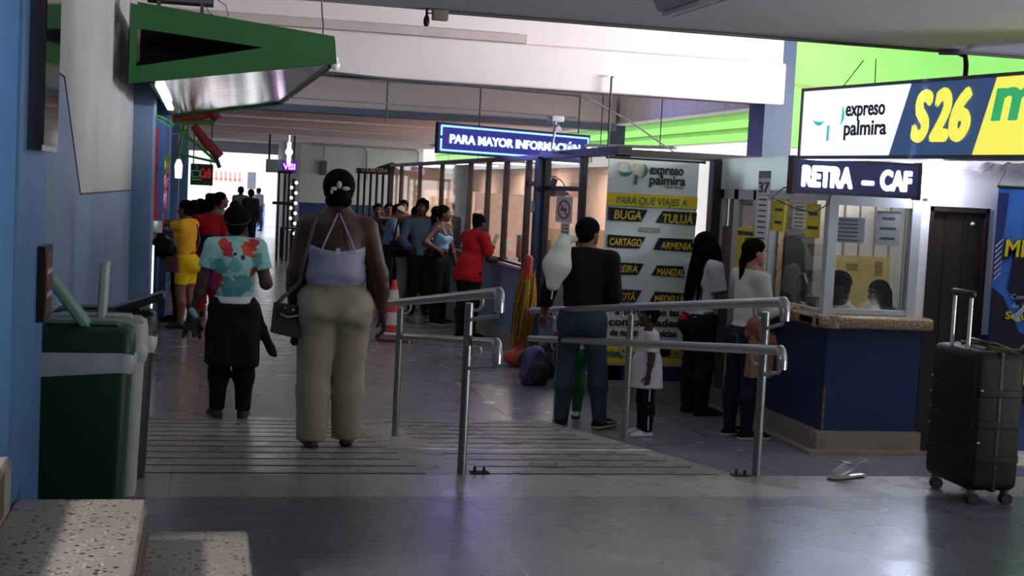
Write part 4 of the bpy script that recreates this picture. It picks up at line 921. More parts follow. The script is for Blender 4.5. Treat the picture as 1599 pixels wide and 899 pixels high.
# number plate 37 and notice column, notices on the booth glass
M_paper = mat('paper', (226, 226, 222), 0.7, var=0.05); M_ink = mat('ink', (50, 50, 56), 0.6); M_ypaper = mat('yellow_paper', (222, 204, 40), 0.6)
def notice(name, F, a0, a1, t0, t1, m, label, lines=0, cat='notice', texts=(), group=None):
    t = empty(name, tuple(F.w(a0, t0)), label=label, cat=cat, group=group)
    rel(F.slab(a0, a1, t0, t1, 0.004, 0.006).build('sheet', m), t)
    if lines:
        b = MB(); random.seed(len(label))
        for k in range(lines):
            h = t1-(k+0.7)*(t1-t0)/(lines+0.4); l = (a1-a0)*random.uniform(0.5, 0.85); c = (a0+a1)/2
            F.slab(c-l/2, c+l/2, h-0.28*(t1-t0)/(lines+1)/2, h+0.28*(t1-t0)/(lines+1)/2, 0.006, 0.0075, mb=b)
        rel(b.build('print', M_ink), t)
    for (body, a, tt, w, sz) in texts: rel(F.text(body, a, tt, w, sz, out=0.0085, bold=0.002).build('lettering', M_ink), t)
    return t
FC = Face((4.86, 12.6, 0.0), (0, -1))                        # side of the booth, faces -x; s grows towards the camera
s0, zz = FC.px(1186, 275); s1, _ = FC.px(1205, 275)
notice('number_plate', FC, s0, s1, 2.03, 2.24, M_paper, 'grey and white number 37 plate on the booth corner', 0, 'number plate', [('37', s0+0.02, 2.05, s1-s0-0.04, 0.13)])
rel(FC.slab(s0, s1, 2.175, 2.24, 0.006, 0.008).build('header', mat('plate_grey', (120, 122, 126), 0.5)), [o for o in bpy.data.objects if o.name.startswith('number_plate')][0])
s0, _ = FC.px(1181, 340); s1, _ = FC.px(1200, 340)
notice('paper_notice', FC, s0, s1, 1.56, 2.02, M_paper, 'long white paper list under the number 37 plate', 9)
s0, _ = FC.px(1152, 360); s1, _ = FC.px(1179, 360); 
notice('paper_notice', FC, s0, s1, 1.35, 1.72, M_ypaper, 'yellow paper notice on the booth door behind the ponytail woman', 0, 'notice', [('TRES PERSONAS', s0+0.02, 1.655, s1-s0-0.04, 0.05), ('CENTRO', s0+0.2, 1.60, s1-s0-0.22, 0.05)])
FS = Face((4.896, 12.6, 0.0), (0, -1))
for (u0, v0, u1, v1, m, lines, lab) in ((1209, 313, 1224, 362, M_ypaper, 2, 'narrow yellow notice on the left pane of the booth'), (1261, 318, 1280, 372, M_ypaper, 2, 'yellow notice at the right end of the side pane of the booth'), (1240, 318, 1258, 358, M_paper, 6, 'small white list between the yellow notices on the side pane')):
    a0, t1 = FS.px(u0, v0); a1, t0 = FS.px(u1, v1); notice('paper_notice', FS, a0, a1, t0, t1, m, lab, lines)
FW = Face((4.9, YB+0.055, 0.0), (1, 0))
M_grey = mat('grey_paper_back', (120, 128, 126), 0.7)
for (u0, v0, u1, v1, lines, lab) in ((1299, 338, 1348, 380, 6, 'grey sheet with printed lines taped inside the ticket window, left'), (1369, 329, 1403, 384, 3, 'grey sheet with a dark print taped inside the ticket window, right')):
    a0, t1 = FW.px(u0, v0); a1, t0 = FW.px(u1, v1); notice('paper_notice', FW, a0, a1, t0, t1, M_grey, lab, lines)
# no-smoking sticker on the partition
FP = Face((XP-0.012, 12.5, 0.0), (0, -1)); FP.o = Vector((XP-0.012, 16.0, 0)); 
c = FP.px(881, 327); sz = FP.px(893, 327)[0]-FP.px(870, 327)[0]
t = empty('no_smoking_sign', tuple(FP.w(c[0], c[1])), label='round red no-smoking sign on the office glass behind the man', cat='sign')
rel(FP.slab(c[0]-sz*0.55, c[0]+sz*0.55, c[1]-0.14, c[1]+0.14, 0.0, 0.003).build('plate', M_paper), t)
b = MB(); R_ = sz*0.42
ry = 0.105
for k in range(28):
    a, b_ = 2*math.pi*k/28, 2*math.pi*(k+1)/28
    FP.poly([(c[0]+R_*math.cos(a), c[1]+ry*math.sin(a)), (c[0]+R_*math.cos(b_), c[1]+ry*math.sin(b_)), (c[0]+R_*.82*math.cos(b_), c[1]+ry*.82*math.sin(b_)), (c[0]+R_*.82*math.cos(a), c[1]+ry*.82*math.sin(a))], 0.003, mb=b)
FP.poly([(c[0]-R_*0.6, c[1]+ry*0.72), (c[0]-R_*0.72, c[1]+ry*0.58), (c[0]+R_*0.6, c[1]-ry*0.72), (c[0]+R_*0.72, c[1]-ry*0.58)], 0.004, mb=b)
rel(b.build('prohibition_ring', mat('sign_red', (190, 40, 40), 0.5)), t)
rel(FP.slab(c[0]-R_*0.55, c[0]+R_*0.45, c[1]-0.012, c[1]+0.012, 0.0028, 0.0035).build('cigarette_symbol', M_ink), t)
a0, t1 = FP.px(877, 347); a1, t0 = FP.px(889, 373); notice('paper_notice', FP, a0, a1, t0, t1, M_paper, 'small white notice under the no-smoking sign', 4)
_q = onx(859, 325, 3.75); t = empty('switch_box', (3.76, 15.5, float(_q[2])), label='small white box on the blue post beside the no-smoking sign', cat='switch box'); MB().rbox(-0.035, 0.005, -0.04, 0.04, -0.07, 0.07, 0.008).build('housing', M_cam, t)
# lamp burning inside the office
t = empty('ceiling_light', (4.9, 15.6, 2.52), 0.75, 'lit fluorescent tube inside the glass ticket office', 'ceiling light')
MB().box(-0.04, 0.04, -0.6, 0.6, 0.0, 0.04).build('housing', mat('light_housing', (214, 216, 220), 0.4), t); MB().cyl((0, -0.58, -0.02), (0, 0.58, -0.02), 0.014).build('tube', emit('lit_tube', (255, 250, 240), 6.0), t)
MB().cyl((0, -0.4, 0.04), (0, -0.4, 1.58), 0.006, n=6).cyl((0, 0.4, 0.04), (0, 0.4, 1.58), 0.006, n=6).build('hanger', M_black, t)
l = bpy.data.lights.new('office_lamp', 'AREA'); l.shape = 'RECTANGLE'; l.size = 0.1; l.size_y = 1.2; l.energy = 60; l.color = (1.0, 0.86, 0.76)
lo = bpy.data.objects.new('office_lamp', l); COL.objects.link(lo); lo.location = (4.9, 15.6, 2.47); lo.rotation_euler = (0, 0, 0.75)
for y in (18.7, 21.4, 24.0, 27.0):
    t = empty('ceiling_light', (4.75, y, 2.40), 1.57, {18.7: 'office lamp behind the red-shirt woman', 21.4: 'office lamp above the second ticket desk', 24.0: 'office lamp above the third ticket desk', 27.0: 'office lamp at the far end of the ticket offices'}[y], 'ceiling light')
    MB().box(-0.04, 0.04, -0.4, 0.4, 0.0, 0.04).cyl((0, 0, 0.04), (0, 0, 1.7 if y < 20 else 0.7), 0.006, n=6).build('housing', mat('light_housing', (214, 216, 220), 0.4), t); MB().cyl((0, -0.38, -0.02), (0, 0.38, -0.02), 0.014).build('tube', emit('lit_tube', (255, 250, 240), 6.0), t)
    l = bpy.data.lights.new('office_lamp', 'AREA'); l.shape = 'RECTANGLE'; l.size = 0.8; l.size_y = 0.1; l.energy = 70; l.color = (1.0, 0.86, 0.76)
    lo = bpy.data.objects.new('office_lamp', l); COL.objects.link(lo); lo.location = (4.75, y, 2.36)
# ------------------------------------------------------------------ luggage and loose things
M_case = mat('suitcase_shell', (8, 9, 9), 0.55, var=0.1, spec=0.3, bump=0.05); M_trim = mat('suitcase_trim', (14, 14, 15), 0.5)
nc = onz(1508, 790, 0.45); _th = math.radians(88); av = Vector((math.cos(_th), math.sin(_th), 0))*0.48; bv = Vector((math.sin(_th), -math.cos(_th), 0))*0.29; cen = Vector(tuple(nc))+av*0.5+bv*0.5
t = empty('suitcase', (cen.x, cen.y, 0.45), math.atan2(av.y, av.x), 'large black hard-shell suitcase with raised handle, standing right', 'suitcase')
HX, HY = 0.24, 0.145
MB().rbox(-HX, HX, -HY, HY, 0.075, 0.80, 0.045, 5).build('shell', M_case, t)
b = MB()
for s in (-1, 1):
    for z in (0.24, 0.42, 0.585): b.rbox(-HX+0.03, HX-0.03, s*HY-0.006, s*HY+0.006, z-0.02, z+0.02, 0.004)
    for z in (0.24, 0.42, 0.585): b.rbox(s*HX-0.006, s*HX+0.006, -HY+0.03, HY-0.03, z-0.02, z+0.02, 0.004)
b.build('rib', M_case, t)
MB().rbox(-HX-0.003, HX+0.003, -0.012, 0.012, 0.072, 0.803, 0.006).build('zip', M_trim, t)
b = MB()
for k in range(4): b.sphere((HX-0.045, HY+0.004, 0.62-0.085*k), 0.006)
for z in (0.60, 0.33): b.sphere((-HX-0.004, HY-0.04, z), 0.007, sc=(0.5, 1.6, 0.7))
b.build('rivet', M_steel, t)
for s in (-1, 1): MB().cyl((s*0.085, HY-0.035, 0.79), (s*0.085, HY-0.035, 1.075), 0.011, n=12).build('handle_tube', mat('satin_tube', (206, 206, 208), 0.35, metal=0.6), t)
MB().rbox(-0.11, 0.11, HY-0.053, HY-0.017, 1.065, 1.102, 0.012).build('handle_grip', M_trim, t)
MB().tube([(-0.11, 0.01, 0.80), (-0.1, 0.01, 0.83), (0.06, 0.01, 0.835), (0.09, 0.01, 0.80)], 0.012, 8).build('carry_handle', M_trim, t)
for (x, y) in ((HX-0.05, HY-0.05), (-HX+0.05, HY-0.05), (HX-0.05, -HY+0.05), (-HX+0.05, -HY+0.05)):
    w = MB().cyl((x-0.022, y-0.008, 0.03), (x-0.006, y-0.008, 0.03), 0.03, n=18).cyl((x+0.006, y-0.008, 0.03), (x+0.022, y-0.008, 0.03), 0.03, n=18).build('wheel', M_trim, t)
    MB().cyl((x, y, 0.04), (x, y, 0.085), 0.022).cyl((x-0.024, y-0.008, 0.03), (x+0.024, y-0.008, 0.03), 0.006).build('fork', mat('wheel_hub', (70, 72, 72), 0.4), w)
ol = mat('olive_strap', (96, 100, 62), 0.7)
s_ = MB(); s_.tube([(-0.16, -0.09, 0.742), (0.0, -0.10, 0.752), (0.15, -0.07, 0.745), (0.2, -0.01, 0.742), (0.12, 0.03, 0.744), (-0.02, 0.02, 0.762), (-0.15, -0.02, 0.744), (-0.19, -0.07, 0.742)], 0.009, 8, closed=True)
s_.tube([(-0.19, -0.07, 0.744), (-0.215, -0.11, 0.75), (-0.20, -0.16, 0.80), (-0.17, -0.2, 0.85)], 0.007, 8)
root = empty('luggage_strap', (cen.x, cen.y, 0.515), math.atan2(av.y, av.x), 'olive green webbing strap lying on the black suitcase', 'strap'); s_.build('webbing', ol, root)

# clear plastic sandal on the platform edge
p = onz(1320, 745, 0.45); M_clear = mat('milky_plastic', (205, 205, 212), 0.25, var=0.08, coat=0.3)
t = empty('sandal', (p[0], p[1]-0.02, 0.45), 0.35, 'milky plastic sandal lying on the edge of the platform', 'sandal')
P1 = sdf_arrays([cap((-0.10, 0, 0.012), (0.10, 0, 0.012), 0.045, 0.038, (1, 0.9, 0.28))], 0.005); mesh_arrays('sole', [(*P1, 0)], M_clear, t)
P1 = sdf_arrays([cap((-0.075, 0, 0.022), (-0.01, 0, 0.05), 0.045, 0.05, (1, 0.8, 0.75)), cap((0.0, 0, 0.03), (0.02, 0, 0.05), 0.036, 0.04, (1, 0.8, 1), op='s', k=0.01)], 0.005, cuts=[((0, 0, 0.012), (0, 0, -1))]); mesh_arrays('toe_band', [(*P1, 0)], M_clear, t)
MB().tube([(-0.0, -0.035, 0.05), (0.05, -0.038, 0.085), (0.11, -0.03, 0.095), (0.145, 0.0, 0.09), (0.11, 0.03, 0.09), (0.05, 0.036, 0.08), (0.0, 0.035, 0.05)], 0.007, 8).build('heel_strap', M_clear, t)
MB().box(-0.02, 0.0, -0.03, 0.03, 0.083, 0.09).build('buckle', M_alu, t)

# traffic cone
p = onz(612, 531, 0.0); t = empty('traffic_cone', (p[0], p[1], 0), label='orange and white traffic cone behind the handrail', cat='traffic cone')
M_or = mat('cone_orange', (214, 62, 40), 0.5); M_cw = mat('cone_white', (222, 214, 210), 0.5)
MB().rbox(-0.19, 0.19, -0.19, 0.19, 0, 0.05, 0.015).build('base', mat('cone_base', (130, 34, 34), 0.6), t)
MB().lathe([(0.15, 0.05), (0.026, 0.76), (0.02, 0.765), (0.0, 0.765)]).build('cone_body', M_or, t)
MB().lathe([(0.128, 0.2), (0.100, 0.36)]).build('reflective_band', M_cw, t); MB().lathe([(0.075, 0.5), (0.051, 0.64)]).build('reflective_band', M_cw, t)

# bundle of gold tinsel
p = onz(812, 571, 0.0); t = empty('tinsel_bundle', (p[0], p[1], 0), label='tall bundle of gold tinsel standing in an orange bag at the partition', cat='decoration')
random.seed(3)
b = MB()
for k in range(70):
    a = random.uniform(0, 6.28); r = random.uniform(0.02, 0.11); pts = []
    zt = random.uniform(0.9, 1.1); zb_ = random.uniform(0.15, 0.35)
    for j in range(6):
        f = j/5; rr = r*(0.55+0.7*math.sin(math.pi*(0.25+0.6*f))); pts.append((0.03*f+rr*math.cos(a+0.5*f)+random.uniform(-.008, .008), rr*math.sin(a+0.5*f), zb_+(zt-zb_)*f))
    b.tube(pts, [0.004, 0.008, 0.009, 0.009, 0.007, 0.003], 5)
o = b.build('tinsel', mat('gold_tinsel', (176, 136, 44), 0.35, metal=0.7, var=0.5, scale=60), t)
blob('orange_bag', [cap((-0.05, -0.05, 0.10), (0.02, 0, 0.16), 0.14, 0.10, (1.1, 0.9, 0.75)), cap((0, 0, 0.18), (0.02, 0, 0.36), 0.07, 0.05)], 0.012, mat('orange_bag_film', (186, 66, 44), 0.4, var=0.2, scale=10, bump=0.6, bscale=16), t, cuts=[((0, 0, 0.003), (0, 0, -1))])
blob('red_tip', [cap((0.03, 0, 1.02), (0.04, 0, 1.20), 0.055, 0.05)], 0.012, mat('red_wrap', (196, 50, 42), 0.4, bump=0.4), t)

# backpacks on the floor
p = onz(838, 603, 0.0); t = empty('backpack', (p[0], p[1]+0.12, 0), 0.25, 'purple and blue patterned backpack on the floor by the partition', 'backpack')
mp = mat('galaxy_print', (78, 66, 128), 0.6, var=0.7, scale=9); mk = mat('dark_nylon', (24, 28, 36), 0.6)
blob('body', [cap((0, 0, 0.11), (0, 0.02, 0.27), 0.165, 0.13, (1, 0.72, 1))], 0.010, mp, t, cuts=[((0, 0, 0.004), (0, 0, -1))])
blob('front_pocket', [cap((0, -0.10, 0.10), (0, -0.10, 0.17), 0.10, 0.09, (1, 0.5, 0.9))], 0.010, mk, t, cuts=[((0, 0, 0.006), (0, 0, -1))])
MB().tube([(-0.13, -0.07, 0.05), (-0.11, -0.105, 0.22), (0, -0.075, 0.36), (0.11, -0.105, 0.22), (0.13, -0.07, 0.05)], 0.007, 8).build('zip', M_black, t)
MB().tube([(-0.03, 0.02, 0.385), (-0.03, 0.02, 0.43), (0.03, 0.02, 0.43), (0.03, 0.02, 0.385)], 0.01, 8).build('handle', M_black, t)
p = onz(838, 595, 0.0); t = empty('duffel_bag', (p[0]+0.16, p[1]+0.40, 0), -0.2, 'dark soft bag slumped behind the patterned backpack', 'bag')
blob('body', [cap((-0.12, 0, 0.15), (0.14, 0, 0.14), 0.15, 0.14, (1, 0.9, 1)), cap((-0.05, 0, 0.25), (0.05, 0.02, 0.32), 0.10, 0.06)], 0.012, mk, t, cuts=[((0, 0, 0.004), (0, 0, -1))])
MB().tube([(-0.12, 0.0, 0.28), (-0.06, 0.0, 0.42), (0.06, 0.0, 0.42), (0.12, 0.0, 0.27)], 0.012, 8).build('handle', M_black, t)
p = onz(882, 613, 0.0); t = empty('backpack', (p[0], p[1]+0.08, 0), 0.9, 'turquoise backpack leaning on the floor behind the man', 'backpack')
mt = mat('turquoise_nylon', (48, 150, 146), 0.55, var=0.15)
blob('body', [cap((0, 0, 0.11), (0.03, 0.02, 0.25), 0.13, 0.10, (1, 0.7, 1))], 0.010, mt, t, cuts=[((0, 0, 0.004), (0, 0, -1))])
blob('front_pocket', [cap((0, -0.085, 0.09), (0, -0.08, 0.15), 0.075, 0.07, (1, 0.45, 0.9))], 0.010, mat('dark_turquoise', (26, 92, 92), 0.6), t, cuts=[((0, 0, 0.006), (0, 0, -1))])
MB().tube([(0.0, 0.02, 0.345), (0.01, 0.03, 0.40), (0.07, 0.03, 0.40), (0.08, 0.02, 0.33)], 0.01, 8).build('handle', mt, t)

# ------------------------------------------------------------------ left shop
M_ir = mat('red_sign_vinyl', (220, 52, 58), 0.45); 
p0 = ony(237, 200, 15.9); p1 = ony(247, 345, 15.9)
t = empty('vertical_sign', (p0[0], 15.9, p1[2]), label='narrow vertical red and blue shop sign on the left wall', cat='sign')
wv = max(0.085, p1[0]-p0[0]); hv = p0[2]-p1[2]
MB().box(-0.66-p0[0], wv+0.05, 0.0, 0.03, 0, hv+0.1).build('panel', mat('sign_blue_panel', (90, 120, 190), 0.5), t)
b = MB(); b.prism([(0.0, 0.0), (wv*0.95, 0.02), (wv*0.7, hv*0.45), (wv*0.75, hv), (0.0, hv)], 'y', -0.006, 0.0); b.build('red_field', M_ir, t)
b = MB()
for k, ch in enumerate('SICINA'): text_mb(ch, 0.09, FACE, (0.012, -0.009, hv*0.93-0.085*k-0.06), mb=b)
b.build('lettering', mat('sign_dark_letters', (90, 20, 40), 0.5), t)
# glass showcase with a light strip
t = empty('glass_showcase', (-0.80, 16.72, 0), label='lit glass showcase at the front of the left shop', cat='showcase')
MB().box(-0.2, 0.28, -0.9, 2.2, 0, 0.42).box(-0.2, 0.28, -0.9, 2.2, 1.18, 1.22).box(0.26, 0.28, -0.9, -0.87, 0.42, 1.2).box(0.26, 0.28, 2.17, 2.2, 0.42, 1.2).build('cabinet', mat('showcase_metal', (130, 134, 140), 0.3, metal=0.8), t)
MB().box(0.268, 0.272, -0.87, 2.17, 0.42, 1.18).build('pane', M_gl2, t)
MB().cyl((0.29, -0.93, 0.45), (0.29, -0.93, 1.15), 0.022).build('light_strip', emit('strip_white', (235, 235, 255), 2.5), t)
random.seed(11)
PK = [mat('packet_%s' % n, c, 0.25, metal=0.3, var=0.3, scale=20) for n, c in (('red', (190, 40, 50)), ('gold', (200, 160, 60)), ('violet', (130, 60, 150)), ('silver', (190, 190, 200)), ('green', (60, 130, 70)), ('orange', (220, 120, 50)), ('pink', (215, 110, 160)))]
def packet(p, m, i, w=0.085, h=0.12):
    mb = MB(); n = 7; vs = []; fs = []
    for s in (1, -1):
        for a in range(n):
            for c in range(n):
                x = -1+2*a/(n-1); z = -1+2*c/(n-1); vs.append((w*x, -s*0.03*(1-x*x)*(1-z**4), h*z))
    for s in range(2):
        for a in range(n-1):
            for c in range(n-1):
                q = [s*49+a*n+c, s*49+(a+1)*n+c, s*49+(a+1)*n+c+1, s*49+a*n+c+1]; fs.append(tuple(q if s == 0 else q[::-1]))
    mb.add(vs, fs, 0, True); o = mb.build('snack_packet', m); o.location = tuple(p); o.rotation_euler = (0, 0, random.uniform(-0.5, 0.5))
    tag(o, 'shiny snack packet hanging at the front of the left shop', 'packet', 'snack packets hanging in the left shop'); return o
k = 0
for y in (16.4, 17.2, 18.0):
    for z in (2.05, 1.82, 1.6, 1.38):
        packet((-0.52+0.03*random.random(), y+0.1*random.random(), z+0.04*random.random()), PK[k % 7], k); k += 1
        o = packet((-0.70+0.03*random.random(), y+0.12, z-0.05), PK[(k*3) % 7], k)
for y in (16.5, 17.3, 18.1):
    t = empty('hanging_strip', (-0.56, y, 1.2), label={16.5: 'nearest vertical rail of snack packets in the left shop', 17.3: 'middle vertical rail of snack packets in the left shop', 18.1: 'farthest vertical rail of snack packets in the left shop'}[y], cat='display rail')
    MB().cyl((0, 0.06, 0.0), (0, 0.06, 1.25), 0.008, n=6).cyl((-0.2, 0.06, 0.0), (-0.2, 0.06, 1.25), 0.008, n=6).box(-0.22, 0.02, 0.05, 0.07, 1.24, 1.26).build('rail', M_steel, t)
# bright green hooks under the canopy
M_hook = mat('bright_green_wire', (70, 190, 70), 0.3)
for i, (u, v, y, lab) in enumerate(((248, 182, 15.6, 'bright green metal hook just under the canopy'), (252, 238, 18.0, 'smaller bright green hook lower on the blue post'))):
    p = ony(u, v, y); L_ = 0.16 if i == 0 else 0.12; p = p if i == 0 else ony(252, 238, 18.99); y = y if i == 0 else 18.98
    tag(MB().tube([(-0.72 if i == 0 else p[0]-0.1, y, p[2]+0.10), (p[0]-0.04, y, p[2]+0.02), (p[0]+L_*0.8, y, p[2]-0.05), (p[0]+L_, y, p[2]-0.08), (p[0]+L_*0.8, y, p[2]-0.11), (p[0]+L_*0.3, y, p[2]-0.07), (p[0]-0.1, y, p[2]+0.02)], 0.010, 8).build('hook', M_hook), lab, 'hook')
# folding red awning on a green frame
y = 20.5
def A(u, v, yy=y): return tuple(ony(u, v, yy))
t = empty('awning', A(300, 200), label='red folding awning on green metal arms beyond the canopy', cat='awning')
def ap(b, n, m): o = b.build(n, m); o.data.transform(Matrix.Translation(-t.location)); o.parent = t; return o
b = MB()
b.tube([A(247, 190), A(335, 191)], 0.035, 8); b.tube([A(308, 150), A(336, 191)], 0.02, 8); b.tube([A(278, 200), A(338, 252)], 0.022, 8); b.tube([A(278, 240), A(338, 253)], 0.018, 8); b.tube([A(288, 192), A(278, 245)], 0.022, 8)
b.tube([A(294, 192), A(292, 240)], 0.015, 8)
ap(b, 'arm', mat('green_arm', (76, 150, 60), 0.4))
mr = mat('red_awning_fabric', (150, 54, 50), 0.6, var=0.15)
b = MB()
def roll(pts, r, n=10): b.tube(pts, r, n)
roll([A(302, 196), A(322, 222), A(344, 245)], [0.05, 0.075, 0.07]); roll([A(318, 172), A(332, 175), A(340, 186)], [0.04, 0.09, 0.06]); roll([A(270, 186), A(300, 182), A(326, 178)], [0.05, 0.07, 0.06])
ap(b, 'folded_fabric', mr)
b = MB().tube([A(337, 245), A(343, 262)], 0.03, 6); ap(b, 'end_bracket', mat('dark_green_bracket', (60, 80, 70), 0.5))
p = ony(279, 258, 22); t = empty('hanging_lamp', (p[0], 22, p[2]), label='bright white shop lamp beside the blue posts', cat='lamp')
MB().lathe([(0.0, -0.2), (0.05, -0.2), (0.06, 0.0), (0.03, 0.09), (0, 0.09)], n=14).build('globe', emit('shop_globe', (255, 255, 255), 2.0), t); MB().cyl((0, 0, 0.09), (0, 0, 0.5), 0.02, n=6).cyl((-0.4, 0, 0.48), (0.02, 0, 0.48), 0.02, n=6).build('stem', M_alu, t)
# café sign
a, c = ony(298, 255, 28), ony(332, 290, 28)
t = empty('cafe_sign', (a[0], 28, c[2]), label='dark café sign with a green cup and red lettering', cat='sign')
F = Face((a[0], 28, c[2]), (1, 0)); wv, hv = c[0]-a[0], a[2]-c[2]
rel(F.slab(0, wv, 0, hv, -0.06, 0).build('panel', mat('cafe_panel', (62, 66, 76), 0.5)), t)
rel(F.text('Café', wv*0.42, hv*0.36, wv*0.5, 0.26, out=0.01, bold=0.008, shear=0.2).build('lettering', emit('neon_red', (200, 44, 44), 0.45)), t)
b = MB(); cx_, cz_ = wv*0.24, hv*0.45
b.tube([F.w(cx_-0.085, cz_+0.09, 0.01), F.w(cx_-0.06, cz_-0.03, 0.01), F.w(cx_+0.06, cz_-0.03, 0.01), F.w(cx_+0.085, cz_+0.09, 0.01)], 0.014, 6); b.tube([F.w(cx_-0.09, cz_+0.09, 0.01), F.w(cx_+0.09, cz_+0.09, 0.01)], 0.012, 6); b.tube([F.w(cx_-0.11, cz_-0.08, 0.01), F.w(cx_+0.11, cz_-0.08, 0.01)], 0.014, 6); b.tube([F.w(cx_, cz_+0.12, 0.01), F.w(cx_+0.03, cz_+0.17, 0.01), F.w(cx_-0.02, cz_+0.2, 0.01)], 0.01, 6)
rel(b.build('cup_emblem', emit('neon_green', (60, 150, 110), 0.3)), t)
MB().cyl((0.05, 0.03, hv), (0.05, 0.03, hv+1.0), 0.012, n=6).cyl((wv-0.05, 0.03, hv), (wv-0.05, 0.03, hv+1.0), 0.012, n=6).build('hanger', M_black, t)
# dark shop front at the back left
struct('wall_left_shopfront', MB().box(-1.75, -0.62, 27.0, 27.1, 0, 2.5), mat('shop_dark', (48, 40, 46), 0.5, var=0.5, scale=8))

# ------------------------------------------------------------------ far end
a, c = ony(416, 248, 36), ony(463, 271, 36)
t = empty('shop_sign', (a[0], 36, c[2]), label='grey shop sign with pink and violet neon at the far end', cat='sign')
F = Face((a[0], 36, c[2]), (1, 0)); wv, hv = c[0]-a[0], a[2]-c[2]
rel(F.slab(0, wv, 0, hv, -0.2, 0).build('panel', mat('sign_grey_panel', (120, 132, 140), 0.5)), t)
rel(F.slab(wv*0.52, wv, 0.02, hv*0.98, 0.0, 0.01).build('dark_field', emit('violet_field', (70, 20, 150), 0.5)), t)
rel(F.text('VISI', wv*0.55, hv*0.3, wv*0.4, 0.2, out=0.02, bold=0.008).build('lettering', emit('neon_pink', (255, 150, 240), 2.6)), t)
MB().box(0.05, 0.1, 0.1, 0.15, hv, hv+0.97).box(wv-0.1, wv-0.05, 0.1, 0.15, hv, hv+0.97).build('hanger', M_black, t)
b = MB(); a = ony(452, 222, 35.8); b.cyl((a[0], 35.8, a[2]), (a[0], 35.8, a[2]-0.55), 0.05, n=8).cyl((a[0], 35.8, a[2]), (a[0], 35.8, 3.42), 0.015, n=6).sphere((a[0], 35.8, a[2]-0.25), 0.10, 8)
tag(b.build('hanging_lamp', emit('bulb_white', (255, 255, 255), 3)), 'bright white bulb hanging above the far pink sign', 'lamp')
t = empty('string_lights', tuple(ony(459, 285, 35.6)), label='vertical string of white bulbs on a post at the far end', cat='string lights')
b = MB(); b2 = MB(); z0 = t.location.z
b.cyl((0, 0, -z0), (0, 0, 0.1), 0.05, n=8)
for k in range(11): b2.sphere((0.06*(-1)**k, -0.05, -0.13*k), 0.045, 8)
b.build('post', M_dark, t); b2.build('bulb', emit('string_bulb', (255, 255, 255), 2), t)
t = empty('gym_frame', tuple(ony(445, 372, 33)), label='tall black metal frame with bars at the far end, beside the sign post', cat='frame'); t.location.z = 0
b = MB()
for dx in (-0.16, -0.02, 0.08): b.cyl((dx, 0.5, 0), (dx, 0.5, 2.15), 0.03, n=8)
b.box(-0.2, 0.14, 0.47, 0.53, 2.1, 2.16).box(-0.3, 0.2, 0.44, 0.56, 1.35, 1.42); b.build('upright', M_dark, t)
t = empty('table', (2.24, 35.0, 0), label='small black table at the far end below the pink sign', cat='table')
MB().box(-0.27, 0.35, -0.3, 0.3, 0.72, 0.77).build('table_top', M_black, t)
for s in (-1, 1):
    for q in (-1, 1): MB().cyl((0.03+s*0.27, q*0.26, 0), (0.03+s*0.27, q*0.26, 0.72), 0.025, n=8).build('leg', M_black, t)
p = onz(452, 372, 0); t = empty('bin', (2.5, 37.0, 0), label='small black waste bin beside the far table', cat='bin'); MB().lathe([(0, 0), (0.14, 0), (0.17, 0.5), (0.15, 0.5), (0.13, 0.03), (0, 0.03)], n=16).build('body', M_black, t)
# outside: red-and-white canopy, pole sign and blue kiosk
t = empty('market_canopy', tuple(ony(354, 278, 62)), label='pale red-and-white striped canopy outside the far opening', cat='canopy')
b = MB()
for k in range(14): b.prism([(0.0, 0.28), (-0.5, 0.0), (-0.5, -0.12), (0, 0.2)], 'x', -0.7+0.1*k, -0.6+0.1*k, k % 2)
o = b.build('canopy_cloth', [mat('canopy_red', (226, 120, 110), 0.7), M_white], t)
b = MB()
for s in (-0.7, 0.7): b.cyl((s, -0.48, -t.location.z), (s, -0.48, -0.1), 0.025, n=6)
b.build('post', M_alu, t)
p = ony(393, 282, 58); t = empty('pole_sign', (p[0], 58, 0), label='dark upright sign on a pole outside the far opening', cat='sign')
MB().box(-0.17, 0.17, -0.05, 0.05, p[2]-0.35, p[2]+0.35).build('panel', mat('sign_slate', (120, 126, 140), 0.5), t); MB().cyl((0, 0, 0), (0, 0, p[2]-0.35), 0.04, n=8).build('post', M_alu, t)
p = onz(408, 344, 0); t = empty('kiosk', (2.0, 56, 0), label='blue kiosk counter outside the far opening', cat='kiosk')
MB().box(-0.55, 0.5, 0, 0.8, 0, 0.95).build('counter', mat('kiosk_blue', (110, 140, 210), 0.6), t); MB().box(-0.6, 0.55, -0.05, 0.85, 0.95, 1.0).build('top', M_white, t)

# black kiosk front past the ticket offices
a = ony(558, 262, 29.4); c = ony(609, 273, 29.4)
t = empty('barred_kiosk', (a[0], 29.4, 0), label='black barred kiosk with white lettering on its fascia, past the ticket offices', cat='kiosk')
wv = c[0]-a[0]
MB().box(0, wv+0.05, 0, 0.3, c[2], a[2]).build('fascia', M_black, t)
for k in range(6): MB().cyl((0.05+k*(wv-0.05)/5, 0.1, 0), (0.05+k*(wv-0.05)/5, 0.1, c[2]), 0.028, n=8).build('bar', M_black, t)
F = Face((a[0], 29.4, 0), (1, 0)); rel(F.text('U L.RETERA', 0.1, c[2]+0.05, wv*0.78, 0.12, out=0.012).build('lettering', M_cw), t)
blob('cloth_cover', [cap((0.45, 0.15, a[2]+0.0), (wv+0.05, 0.1, a[2]+0.04), 0.05, 0.12, (1, 0.8, 1))], 0.025, M_black, t)
